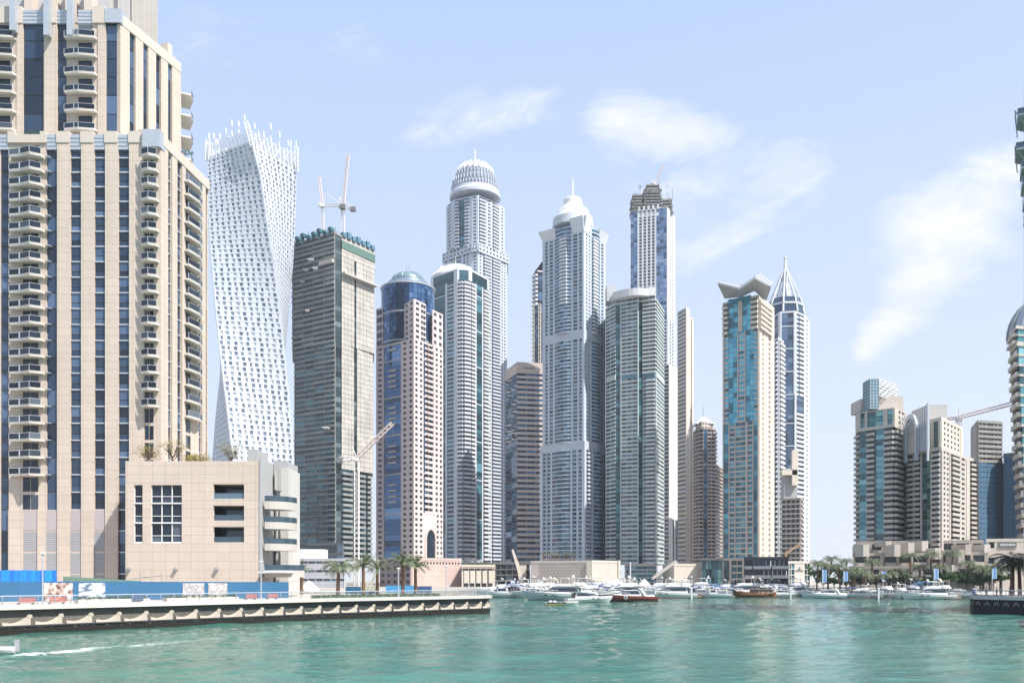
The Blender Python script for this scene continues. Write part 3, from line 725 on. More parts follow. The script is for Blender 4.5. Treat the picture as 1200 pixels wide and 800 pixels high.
# ------------------------------------------------------------------ pink stone and blue glass domed tower
def dome(mb, cx, cy, z0, r, h, seg=28, n=8):
    mb.lathe(cx, cy, [(r * math.cos(k / n * math.pi / 2) + .02, z0 + h * math.sin(k / n * math.pi / 2)) for k in range(n + 1)], seg)
def pink():
    d = 576
    T = Tower('pink_stone_tower', 'pink stone tower with a round blue glass drum and small green dome', 'tower', 480, d)
    m = dict(wall=pinkst, glass=g_dark, glass2=glassmat('drum_glass', (.04, .12, .28), lite=(.14, .27, .47), metal=.5), slab=pinkst, trim=pinkst)
    FL, FR = (441, 600), (519, 604)
    cor = (485, 576)
    pts = [FL, cor, FR]
    T.seg(pts, 658, 600, 9, ['S9:1 D20 P1 S14:2', 'S12:2 P2 p13 P1 S9:2'], m, depth=18, roof=False, out=.2, trim=0)
    lo = T.seg(pts, 600, 398, 31, ['S9:1 D20 P1 S14:2', 'S11:2 D2 W9:2 P2 S10:2'], m, depth=18, roof=True, out=.2, trim=7, zb=Z(600, 576), sp=.45)
    # stepping shoulders
    T.seg([(474, 588), cor, (499, 588)], 398, 352, 7, ['S11:2', 'S8:1 W6:2'], m, depth=12, roof=True, zb=lo[-1], out=.2)
    T.seg([(441, 600), (449, 596)], 398, 362, 5, ['W8'], m, depth=12, roof=True, zb=lo[-1])
    T.seg([(507, 593), (519, 604)], 398, 365, 5, ['S12:2'], m, depth=12, roof=True, zb=lo[-1])
    f = Fr(P(*FL), P(*cor)); f2 = Fr(P(*cor), P(*FR))
    for i in range(31):
        if i % 7 in (2, 3, 4, 5):
            q = MB(); q.box(f, f.upx(456), f.upx(464), -.3, 1.2, lo[i] - .3, lo[i] + .7); T.I('balcony', pinkst, q)
        if i > 10:
            q = MB(); q.box(f2, f2.upx(499.5), f2.upx(508), -.3, 1.5, lo[i] - .2, lo[i] + .9); T.I('balcony', pinkst, q)
    # arch
    q = MB(); ua, ub = f2.upx(497), f2.upx(511); uc = (ua + ub) / 2; rr = (ub - ua) * .36; zs = Z(632, 588)
    A = f2.at; n = 12
    pl = [(uc - rr * 1.35, 2.5), (uc - rr * 1.35, zs)] + [(uc - rr * 1.35 * math.cos(math.pi * i / n), zs + rr * 1.8 * math.sin(math.pi * i / n)) for i in range(n + 1)][1:-1] + [(uc + rr * 1.35, zs), (uc + rr * 1.35, 2.5)]
    pi_ = [(uc - rr, 2.5), (uc - rr, zs)] + [(uc - rr * math.cos(math.pi * i / n), zs + rr * 1.4 * math.sin(math.pi * i / n)) for i in range(n + 1)][1:-1] + [(uc + rr, zs), (uc + rr, 2.5)]
    for (a, b), (c, e) in zip(zip(pl, pl[1:]), zip(pi_, pi_[1:])):
        q.hexa([A(a[0], .9, a[1]), A(b[0], .9, b[1]), A(b[0], .1, b[1]), A(a[0], .1, a[1]), A(c[0], .9, c[1]), A(e[0], .9, e[1]), A(e[0], .1, e[1]), A(c[0], .1, c[1])])
    q.build('arch_surround', wallmat('pale_pink', (.60, .50, .46)), T.root)
    q = MB(); q.poly([A(a, .12, b) for a, b in reversed(pi_)]); q.build('arch_window', g_dark, T.root)
    # glass drum
    cx, cy = X(478, 606), 606; rd = 31 / F * 606
    zb, zt = Z(400, 576), Z(329, 588)
    lv = levels(Z(640, 588), zt, 45, 588)
    dr = []
    core = MB(); core.lathe(cx, cy, [(rd - .7, lv[0]), (rd - .7, zt)], 40); core.build('drum_core', darkgap, T.root)
    for i in range(45):
        if lv[i + 1] < zb - 12: continue
        for k in range(40):
            a0 = 2 * math.pi * (k + .04) / 40; a1 = 2 * math.pi * (k + .96) / 40
            if math.sin((a0 + a1) / 2) > .3: continue
            q = MB(); p = [(cx + rd * math.cos(a), cy + rd * math.sin(a)) for a in (a0, a1)]
            q.poly([(*p[0], lv[i] + .15), (*p[1], lv[i] + .15), (*p[1], lv[i + 1] - .1), (*p[0], lv[i + 1] - .1)], .1 if 27 < k < 31 else random.random() * .75 + .2); dr.append(q)
    many(T.root, 'drum_window', dr, glassmat('drum_glass', (.04, .12, .28), lite=(.14, .27, .47), metal=.5))
    for i, h in ((0, 1), (6, .8), (12, .8)):
        q = MB(); q.lathe(cx, cy, [(rd + .1, zt - 1 - i * 3.2), (rd + .7, zt - .7 - i * 3.2), (rd + .7, zt - i * 3.2), (rd + .1, zt + .01 - i * 3.2)], 40); q.build('ring_band', metal_l, T.root)
    q = MB(); q.lathe(cx, cy, [(rd, zt), (rd - 1.5, zt + 1.2), (rd * .80, zt + 2.2), (rd * .74, zt + 4.2), (rd * .66, zt + 4.4)], 40); q.build('drum_roof', plain('roof_bluegrey', (.16, .21, .27), .4, .3), T.root)
    q = MB(); dome(q, cx, cy, zt + 4.3, rd * .64, 7.5); q.build('dome', plain('green_dome', (.16, .26, .27), .35, .4), T.root, True)
    q = MB()
    for k in range(14):
        a = 2 * math.pi * k / 14
        for i in range(6):
            t0, t1 = i / 6 * math.pi / 2, (i + 1) / 6 * math.pi / 2; r_ = rd * .655
            q.tube((cx + r_ * math.cos(t0) * math.cos(a), cy + r_ * math.cos(t0) * math.sin(a), zt + 4.3 + 7.6 * math.sin(t0)), (cx + r_ * math.cos(t1) * math.cos(a), cy + r_ * math.cos(t1) * math.sin(a), zt + 4.3 + 7.6 * math.sin(t1)), .16, seg=3)
    q.build('dome_rib', metal_l, T.root)
    for dx in (-.8, .8):
        q = MB(); q.tube((cx + dx, cy, zt + 11), (cx + dx, cy, zt + 18), .22, .1); q.build('antenna', metal_g, T.root)
    q = MB(); fx = f; q.box(f2, f2.upx(486), f2.upx(489), .3, .8, zb, zb + 4)
    T.finish()
pink()
# ------------------------------------------------------------------ white tower with domed crown (C) and tallest domed tower (D)
def white_dome():
    d = 702
    T = Tower('white_balcony_tower', 'white tower with teal glass strips, rounded corner balconies and a pale scalloped dome', 'tower', 538, d)
    m = dict(wall=white_c, glass=g_teal, glass2=g_teal, slab=white_c, trim=white_c, bglass=g_grey)
    body = [(505, 723), (536, 702), (543, 700), (551, 704), (573, 728)]
    lv = T.seg(body, 655, 327, 66, ['P4 D13 P2 W8 P4', 'B7', 'B8', 'B6 P1 D7 P1 B7'], m, depth=22, roof=False, sp=.3, trim=9, bd=1.5)
    tp = T.seg([(505, 723), (536, 702), (551, 704), (573, 728)], 327, 316, 2, ['P3 D24 P4', 'P2 D11 P2', 'P2 D18 P2'], m, depth=22, roof=True, zb=lv[-1], out=.3)
    cx, cy = X(534, 728), 728; zt = tp[-1] + 1.2; r = 29 / F * 702
    q = MB(); q.lathe(cx, cy, [(r, zt), (r, zt + 1.5), (r * .93, zt + 3), (r * .80, zt + 5.5), (r * .62, zt + 8), (r * .4, zt + 10.5), (r * .12, zt + 12), (.2, zt + 13)], 40, sy=.85); q.build('dome', wallmat('dome_white', (.70, .69, .66)), T.root)
    for k in range(28):
        a = 2 * math.pi * k / 28; q = MB()
        for rr, h0, h1 in ((.95, 1.2, 3.6), (.66, 6.6, 9.2)):
            x, y = cx + r * rr * math.cos(a), cy + .85 * r * rr * math.sin(a); q.lathe(x, y, [(.55, zt + h0), (.7, zt + (h0 + h1) / 2), (.1, zt + h1)], 6)
        q.build('dome_finial', wallmat('dome_white', (.70, .69, .66)), T.root)
    q = MB(); q.tube((cx, cy, zt + 12), (cx, cy, zt + 19), .3, .12); q.build('spire', metal_w, T.root)
    T.finish()
white_dome()
def tallest():
    d = 800
    T = Tower('domed_supertall', 'tallest grey-white tower with a tiered ribbed dome and needle, behind the white domed one', 'tower', 558, d)
    m = dict(wall=bluewht, glass=g_grey, glass2=g_teal, slab=bluewht, bglass=g_grey)
    lo = T.seg([(520, 826), (553, 802), (560, 800), (594, 830)], 660, 295, 87, ['P1 S4 P1 S5 W8 P2 S7:2 P3', 'S7', 'P1 S4:1 P1 B9 P1 B10 P1 S6:2 P1'], m, depth=30, roof=False, sp=.34, bd=1.8)
    co = T.seg([(519, 827), (553, 801), (560, 799), (595.5, 831)], 295, 285, 2, ['S34:8', 'S7:2', 'S35:9'], m, depth=30, roof=True, zb=lo[-1], out=.9, parapet=.8)
    up = T.seg([(523.5, 825), (531, 812), (553, 803), (560, 801), (576, 812), (591, 830)], 284, 230, 14, ['S7:1', 'P2 B5 D6 B5 P3', 'S7', 'P1 B8 P1 S6:1', 'P1 B8 P2 S4 P1'], m, depth=26, roof=True, zb=co[-1], sp=.3, out=.5)
    cx, cy = X(556.5, 815), 822; zt = Z(232, 815); k_ = 815 / F
    tiers = [(30, 229.5), (30, 226), (28.5, 224), (28, 221), (27, 220.5), (27, 215.5), (25.6, 215), (25.6, 208.5), (22.2, 207.5), (22.2, 201)]
    zc = up[-1]
    q = MB(); q.lathe(cx, cy, [(r * k_, Z(y + 1, 815)) for r, y in tiers], 48); q.build('drum', bluewht, T.root)
    for rr, y0, y1, n in ((27.6, 220, 216.3, 46), (26.4, 214.5, 209.3, 40), (22.7, 206.5, 202, 36)):
        for k in range(n):
            a = 2 * math.pi * k / n; 
            if math.sin(a) > .25: continue
            q = MB(); q.bx(-.35, .35, -.6, .6, Z(y0, 815), Z(y1, 815)); c, s = math.cos(a + math.pi / 2), math.sin(a + math.pi / 2)
            ox, oy = cx + rr * k_ * math.cos(a), cy + rr * k_ * math.sin(a); q.v = [(ox + x * c - y * s, oy + x * s + y * c, z) for x, y, z in q.v]; T.I('drum_column', bluewht, q)
    q = MB(); q.lathe(cx, cy, [(27.15 * k_, Z(220.2, 815)), (27.15 * k_, Z(216, 815)), (25.75 * k_, Z(215.1, 815)), (25.75 * k_, Z(209, 815)), (22.4 * k_, Z(207, 815)), (22.4 * k_, Z(202, 815))], 48); q.build('drum_glazing', wallmat('drum_grey', (.26, .29, .34)), T.root)  # grey tone for the glazing behind the drum columns
    q = MB(); dome(q, cx, cy, Z(201.5, 815), 21.5 * k_, 11.5 * k_, 40); q.build('dome', bluewht, T.root, True)
    for k in range(20):
        a = 2 * math.pi * k / 20
        for r_, y in ((20.2, 199), (15, 194)):
            q = MB(); x, y_ = cx + r_ * k_ * math.cos(a), cy + r_ * k_ * math.sin(a); q.lathe(x, y_, [(1.7, Z(y + 2, 815)), (1.9, Z(y - 1, 815)), (.3, Z(y - 4.5, 815))], 7); T.I('dome_scallop', wallmat('dome_white', (.70, .69, .66)), q)
    q = MB(); q.lathe(cx, cy, [(3.6, Z(191.5, 815)), (2.2, Z(187, 815)), (.8, Z(183, 815)), (.35, Z(171, 815))], 12); q.build('spire', metal_w, T.root)
    # cornice at the shoulder
    T.finish()
tallest()
# ------------------------------------------------------------------ E: beige banded office tower
def office():
    T = Tower('banded_office_tower', 'beige banded office block with a dark blue glass flank between the two tall white towers', 'tower', 615, 625)
    m = dict(wall=wallmat('office_beige', (.50, .43, .38)), glass=g_deep, glass2=g_deep)
    lv = T.seg([(592, 655), (606, 628), (639, 632)], 660, 437, 36, ['G13:2', 'W32:3'], m, depth=25, roof=False, sp=.52)
    T.seg([(592, 655), (606, 628), (639, 632)], 437, 426, 2, ['P13', 'P32'], m, depth=25, zb=lv[-1])
    f = Fr(P(606, 628), P(639, 632)); q = MB()
    for k in range(4): q.box(f, f.upx(614 + k * 3.2), f.upx(615.8 + k * 3.2), .23, .45, Z(431.5, 628), Z(430, 628))
    q.build('sign_letters', darkgap, T.root)
    T.finish()
    T = Tower('slim_rear_tower', 'slim far tower with a pointed white top, half hidden behind the white domed skyscraper', 'tower', 633, 905)
    m = dict(wall=white_c, glass=g_blue, glass2=g_blue, slab=white_c)
    lv = T.seg([(625, 905), (630, 895), (645, 900)], 660, 318, 66, ['B5', 'G15:2'], m, depth=25, roof=True, bd=2)
    q = MB(); x0, x1 = X(626, 900), X(645, 900); q.poly([(x0, 897, lv[-1]), (x1, 897, lv[-1]), (x1, 897, lv[-1] + 22)]); q.ring([[(x0, 897, lv[-1]), (x1, 897, lv[-1]), (x1, 897, lv[-1] + 22)], [(x0, 915, lv[-1]), (x1, 915, lv[-1]), (x1, 915, lv[-1] + 22)]]); q.build('pointed_top', white_c, T.root)
    T.finish()
    T = Tower('beige_rear_tower', 'slim beige tower with a tall dark central strip behind the banded office block', 'tower', 629, 800)
    T.seg([(624, 800), (634, 797)], 660, 357, 60, ['S2 D4:2 S3'], dict(wall=beige_l, glass=g_dark, glass2=g_blue), depth=20)
    T.finish()
office()
# ------------------------------------------------------------------ G: white and blue tower with rotunda
def rotunda():
    d = 556
    T = Tower('rotunda_tower', 'white and blue skyscraper with curved bays, crowned by a stepped white rotunda and mast', 'tower', 672, d)
    gb = glassmat('clear_blue_glass', (.055, .14, .215), lite=(.13, .24, .33)); m = dict(wall=bluewht, glass=gb, glass2=gb, slab=bluewht, trim=greylit)
    ptl = [(633, 575), (685, 553), (712, 579)]; ptu = [(636, 574), (684, 555), (709, 578)]
    l0 = T.seg(ptl, 660, 526, 27, ['P3 W4 P1 W4 P2 C21 P2 W5 P2 W4 P3', 'P2 B4:1 S4 P1 C12 P1 W3 P2'], m, depth=24, roof=False, sp=.3)
    l1 = T.seg(ptl, 526, 517, 1, ['P51', 'P26'], dict(m, wall=wallmat('bluegrey_band', (.46, .50, .56))), depth=24, roof=True, zb=l0[-1], parapet=.5)
    F1 = 'P3 W3 P2 W4 P2 C19 P2 W5 P2 W3 P2'; F2 = 'P2 S6:2 P1 C10 P1 W3 P2'
    u0 = T.seg(ptu, 517, 396, 27, [F1, F2], m, depth=22, roof=False, zb=l1[-1] + .5, sp=.3)
    u1 = T.seg(ptu, 396, 386, 1, ['P48', 'P25'], dict(m, wall=wallmat('bluegrey_band', (.46, .50, .56))), depth=22, roof=False, zb=u0[-1])
    u2 = T.seg(ptu, 386, 272, 27, [F1, F2], m, depth=22, roof=False, zb=u1[-1], sp=.3)
    u3 = T.seg(ptu, 272, 262, 2, [F1, F2], m, depth=22, roof=True, zb=u2[-1], sp=.3, out=.2)
    f = Fr(P(*ptu[0]), P(*ptu[1])); f2 = Fr(P(*ptu[1]), P(*ptu[2])); zt = u3[-1]
    # balcony stack in the upper bay
    for i in range(27):
        if i > 7:
            q = MB(); q.box(f, f.upx(658), f.upx(666), 1.2, 2.6, u2[i] - .2, u2[i] + 1.1); T.I('balcony', white_c, q)
        q = MB(); q.box(f2, f2.upx(693), f2.upx(698), .8, 2.0, u2[i] - .2, u2[i] + 1.0); T.I('balcony', white_c, q)
    # flared corner cornices
    for fr, a, b, z0, z1 in ((f, 635, 652, 267, 255), (f, 671, 685, 262, 249), (f2, 684, 690, 262, 249), (f2, 700, 710, 272, 260)):
        ua, ub = fr.upx(a), fr.upx(b); A = fr.at; za, zb = zt - 4.5, zt + (4.5 if z1 < 253 else 1.5); q = MB()
        q.hexa([A(ua + .8, .3, za), A(ub - .2, .3, za), A(ub - .2, -3, za), A(ua + .8, -3, za), A(ua - 1.2, 2.6, zb), A(ub, 2.2, zb), A(ub, -3, zb), A(ua - 1.2, -3, zb)]); q.build('flared_cornice', white_c, T.root)
    cx, cy = X(671, 575), 573; k_ = 570 / F
    q = MB(); q.lathe(cx, cy, [(24 * k_, Z(266, 570)), (23.5 * k_, Z(256, 570)), (18.5 * k_, Z(248.5, 570)), (17 * k_, Z(246, 570))], 40); q.build('rotunda_base', wallmat('rotunda', (.56, .60, .63), joints=(900, 1.2, .25), jc=.75), T.root)
    q = MB(); q.lathe(cx, cy, [(16.6 * k_, Z(246, 570)), (15 * k_, Z(243, 570)), (11.4 * k_, Z(240, 570)), (11 * k_, Z(238, 570)), (11 * k_, Z(233, 570)), (9 * k_, Z(231, 570)), (3 * k_, Z(229.6, 570))], 40); q.build('rotunda_cap', wallmat('dome_white', (.70, .69, .66)), T.root)
    for k in range(24):
        a = 2 * math.pi * k / 24; r_ = 14.5 * k_
        q = MB(); q.tube((cx + r_ * 1.25 * math.cos(a), cy + r_ * 1.25 * math.sin(a), Z(250, 570)), (cx + r_ * 1.2 * math.cos(a), cy + r_ * 1.2 * math.sin(a), Z(245, 570)), .3, seg=4); q.build('rotunda_rib', metal_w, T.root)
    q = MB(); q.tube((cx, cy, Z(230, 570)), (cx, cy, Z(206, 570)), .55, .3); q.build('mast', metal_w, T.root)
    T.finish()
rotunda()
# ------------------------------------------------------------------ H: grey-green faceted tower
def greygreen():
    T = Tower('grey_green_tower', 'grey-green faceted apartment tower with dark glass slots, right of the rotunda tower', 'tower', 740, 536)
    m = dict(wall=greyteal, glass=g_grey, glass2=glassmat('slot_glass', (.03, .10, .12)), slab=wallmat('slab_pale', (.52, .56, .54)), bglass=g_grey)
    def faces(b): return ['W11:2', 'D5:1', 'P1 W19:3 P1', 'D5', b, 'W9:2']
    pts = [(709.5, 556), (721, 546), (727, 545), (748, 539), (753, 541), (769, 537), (778.5, 562)]
    lo = T.seg(pts, 660, 441, 45, faces('W5:1 B11 P1'), m, depth=20, roof=False, sp=.42, bd=1.5)
    bd = T.seg(pts, 441, 436, 1, ['P11', 'D5', 'P1 D19 P1', 'D5', 'D14 P2', 'P9'], m, depth=20, roof=False, zb=lo[-1])
    up = T.seg(pts, 436, 352, 18, faces('B16:2'), m, depth=20, roof=True, zb=bd[-1], sp=.42, bd=1.2)
    u2 = T.seg([(721, 546), (727, 545), (748, 539), (753, 541), (769, 537)], 352, 346, 1, ['D5', 'P1 W19:3 P1', 'D5', 'B16:2'], m, depth=10, roof=False, zb=up[-1])
    pl = []
    for t in range(9):
        px = 720 + t * 5.6; pl.append((X(px, 535), 537 - 5 * math.sin(t / 8 * math.pi) + 6 * (1 - t / 8)))
    q = MB(); q.prism(pl + [(pl[-1][0], 556), (pl[0][0], 556)], Z(349, 540), Z(340.5, 540)); q.build('curved_parapet', greylit, T.root)
    q = MB(); q.bx(X(711.5, 548), X(722, 548), 549, 560, Z(352, 548), Z(333, 548)); q.build('plant_room', wallmat('louvre_pale', (.5, .52, .53), joints=(900, 1.3, .4), jc=.6), T.root)
    q = MB(); q.bx(X(760, 536), X(768, 536), 536, 548, Z(346, 536), Z(336, 536)); q.build('corner_parapet', greylit, T.root)
    T.finish()
greygreen()
# ------------------------------------------------------------------ I: slender unfinished skyscraper
def slender():
    T = Tower('slender_skyscraper', 'very slender pale skyscraper with blue glass edges and a ragged unfinished concrete top', 'tower', 765, 765)
    m = dict(wall=white_c, glass=g_dark, glass2=g_pale, slab=white_c)
    mm = dict(m, wall=wallmat('slender_side', (.60, .58, .56)))
    lo = T.seg([(738, 775), (782, 765), (792, 790)], 660, 372, 66, ['D9:2 P2 W3 P2 W3 P2 W3 P2 W3 P2 W13:3', 'P2 S6:2 P2'], dict(m, wall=bluewht), depth=22, roof=False, sp=.45)
    up = T.seg([(738, 775), (782, 765), (791, 788)], 372, 243, 34, ['D9:2 P2 W3 P2 W3 P2 W3 P2 W3 P2 D13:3', 'P3 S4:2 P2'], m, depth=22, roof=True, zb=lo[-1], sp=.3, parapet=.5)
    f = Fr(P(738, 775), P(782, 765)); zt = up[-1]
    for k, px in enumerate((748, 753.5, 759, 764.5, 770)):
        q = MB(); q.box(f, f.upx(px), f.upx(px + 2), -.6, .5, zt - .5, zt + 3.5); q.build('pier_top', white_c, T.root)
    q = MB(); q.box(f, f.upx(748), f.upx(772), -.6, -.2, zt - 6, zt - 3); q.build('lintel', white_c, T.root)
    # ragged concrete storeys
    rg = wallmat('scaffold_concrete', (.26, .25, .24), var=.2, scale=.3)
    for x0, x1, y0, y1 in ((741, 752, 248, 226), (754, 775, 248, 218), (775, 788, 250, 232), (757, 772, 226, 215)):
        n = int((y0 - y1) / 3.4)
        for k in range(n):
            za, zb_ = Z(y0 - k * 3.4, 775), Z(y0 - k * 3.4 - 1.2, 775); j = random.uniform(-.8, .8)
            q = MB(); q.bx(X(x0, 775) + j, X(x1, 775) + j, 772, 792, za, zb_); q.build('floor_slab', rg, T.root)
            for c in range(4):
                xx = X(x0 + (x1 - x0) * (c + .5) / 4, 775); q = MB(); q.bx(xx - .6, xx + .6, 774, 778, zb_, Z(y0 - (k + 1) * 3.4, 775)); q.build('column', rg, T.root)
        q = MB(); q.bx(X(x0 + 2, 780), X(x1 - 2, 780), 781, 786, Z(y0, 775), Z(y1 + 2, 775)); q.build('core_wall', conc_d, T.root)
    for k in range(40):
        q = MB(); xx = X(random.uniform(740, 789), 772); z0 = Z(random.uniform(220, 248), 772); q.tube((xx, 771.5, z0), (xx, 771.5, z0 + random.uniform(2, 7)), .22, seg=3); q.build('scaffold_pole', conc_d, T.root)
    # widening lower part and arched base
    w = T.seg([(776, 762), (784, 757), (798, 778)], 655, 428, 48, ['W8:1', 'P3 N9:4 P2'], dict(mm, net=wallmat('pale_net', (.62, .60, .57))), depth=14, roof=True, sp=.4)
    T.seg([(778, 750), (784, 745), (800, 766)], 657, 608, 10, ['W6', 'P4 D2 P1 D3 P1 D2 P3'], dict(mm, glass2=g_dark), depth=12, roof=True)
    T.finish()
    q = luffing_crane(768, 790, Z(230, 790), Z(218, 790), 777, 195, 'thin grey jib crane poking up from the slender unfinished top', 3, w=1.6, thick=.3)
    T = Tower('cream_slab_tower', 'plain cream slab tower with narrow slot windows right of the slender skyscraper', 'tower', 803, 700)
    m = dict(wall=wallmat('cream_slab', (.58, .52, .45)), glass=g_grey, glass2=g_grey, slab=beige_l)
    T.seg([(794, 712), (804, 700), (808, 704)], 660, 362, 60, ['W10:1', 'P1 P3'], m, depth=16, sp=.55)
    T.seg([(803.5, 702), (812.5, 712)], 660, 371, 58, ['P2 S4:1 P1 D1 P2'], m, depth=16)
    T.finish()
slender()
# ------------------------------------------------------------------ K: brown banded tower with pyramid cap
def brown():
    T = Tower('brown_banded_tower', 'rounded brown banded tower with a small white pyramid cap and a dark glass slot', 'tower', 830, 640)
    m = dict(wall=brownst, glass=g_grey, glass2=g_deep, slab=wallmat('brown_slab', (.43, .36, .325)), bglass=g_dark)
    pts = [(812.5, 660), (815, 648), (819, 643), (824, 641), (829, 641), (834, 641), (839, 646), (843, 656), (848, 672)]
    lv = T.seg(pts, 660, 545, 26, ['X2', 'X4', 'X5', 'D5', 'X5', 'X5', 'B4', 'B5'], m, depth=14, roof=True, sp=.36, bd=.8)
    lv2 = T.seg(pts[:7], 545, 503, 9, ['X2', 'X4', 'X5', 'D5', 'X5', 'B5'], m, depth=20, roof=True, zb=lv[-1], sp=.36)
    T.seg([(815, 655), (822, 645), (836, 650)], 503, 495, 2, ['S7:2', 'S14:4'], dict(m, wall=beige), depth=14, zb=lv2[-1] + .6)
    q = MB(); cx, cy = X(824, 655), 655; zt = Z(496, 648); q.ring([[(cx - 7, cy - 7, zt), (cx + 7, cy - 7, zt), (cx + 7, cy + 7, zt), (cx - 7, cy + 7, zt)], [(cx - 1, cy - 1, zt + 6), (cx + 1, cy - 1, zt + 6), (cx + 1, cy + 1, zt + 6), (cx - 1, cy + 1, zt + 6)]]); q.build('pyramid_cap', white_c, T.root)
    q = MB(); q.tube((cx, cy, zt + 6), (cx, cy, zt + 17), .2, .1); q.build('mast', metal_g, T.root)
    T.finish()
brown()
# ------------------------------------------------------------------ L: cyan glass tower with winged roof
def winged():
    d = 470
    T = Tower('winged_roof_tower', 'beige tower with bright cyan glass strips under a folded wing-like grey roof', 'tower', 875, d)
    m = dict(wall=wallmat('winged_beige', (.50, .44, .385)), glass=g_cyan, glass2=g_cyan, slab=beige_l, bglass=g_grey)
    md = dict(m, glass=glassmat('dull_cyan_glass', (.035, .19, .26), lite=(.09, .36, .46), frac=.4))
    ms = dict(m, wall=wallmat('side_cream', (.60, .53, .455)), glass2=g_grey, glass=g_grey)
    pts = [(847, 484), (889, 470)]; pr = [(889, 470), (907, 492)]
    a = T.seg(pts, 655, 492, 27, ['P1 G6 P1 W6 P1 W12:2 P2 W6 P1 G5 P1'], md, depth=20, roof=False, sp=.3)
    b = T.seg(pts, 492, 384, 18, ['P2 W5 G11:2 P1 W8 P1 G10:2 W5 P1'], m, depth=20, roof=False, zb=a[-1], sp=.36)
    c = T.seg(pts, 384, 348, 6, ['B7 G11:2 P5 G10:2 B9'], m, depth=20, roof=True, zb=b[-1], sp=.36)
    T.seg(pr, 655, 348, 51, ['P4 S2:1 P5 S3:1 P4'], ms, depth=6, roof=True, sp=.55)
    f = Fr(P(*pts[0]), P(*pts[1])); zt = c[-1]
    fr2 = Fr(P(*pr[0]), P(*pr[1]))
    for i in range(6):
        q = MB(); q.box(fr2, 0, fr2.len * .8, .3, 1.4, c[i] - .2, c[i] + 1.0); q.build('balcony', beige_l, T.root)
    gp = MB(); gp.box(f, f.upx(853), f.upx(880), -.3, .5, zt, zt + 2.0); gp.build('glass_top', g_cyan, T.root)
    pv = MB(); pv.bx(X(856, 484), X(892, 484), 486, 500, zt, zt + 4); pv.build('penthouse', wallmat('penthouse_grey', (.26, .27, .29)), T.root)  # penthouse in plain dark grey
    # folded roof: two inclined wings with thickness
    rg = plain('roof_grey', (.27, .28, .29), .55, .1)
    k = lambda px, py, dd: (X(px, dd), dd, Z(py, dd))
    for tp_, bt_ in (([(841, 333, 462), (866.5, 339.5, 458), (867, 337, 505), (843, 331, 505)], [(849, 350, 476), (869, 348, 474), (869, 346, 500), (850, 348, 500)]),
                     ([(866.5, 339.5, 458), (885, 327, 456), (887, 324, 505), (867, 337, 505)], [(869, 348, 474), (884, 341, 472), (884, 340, 500), (869, 346, 500)]),
                     ([(885, 327, 456), (903.5, 337, 474), (902, 335, 505), (887, 324, 505)], [(884, 341, 472), (898, 353, 482), (898, 352, 500), (884, 340, 500)])):
        q = MB(); lo = [k(*v) for v in bt_]; up = [k(*v) for v in tp_]; q.ring([lo, up, [(x, y, z + 1.0) for x, y, z in up]]); q.build('roof_wing', rg, T.root)
    for i in range(6):
        q = MB(); a0 = Vector(k(886.5 + i * 2.8, 325.5 + i * 1.8, 470)); q.tube(a0, a0 + Vector((3, 2, 2.5)), .35, seg=4); q.build('roof_fin', metal_l, T.root)
    # base storeys
    T.seg([(847, 474), (880, 463)], 688, 656, 4, ['D8:2 P2 W13:2 P2 D8:1'], dict(m, glass=g_teal, glass2=g_teal), depth=9, roof=True, zb=2.5, sp=.25)
    T.finish()
    T = Tower('narrow_white_tower', 'narrow white tower of scalloped balconies squeezed between the winged-roof and spire towers', 'tower', 911, 600)
    m = dict(wall=white_c, glass=g_grey, slab=white_c)
    T.seg([(904, 612), (912, 601), (918.5, 612)], 660, 397, 46, ['B8', 'P1 B6'], m, depth=14, sp=.4, bd=1.2)
    T.finish()
winged()
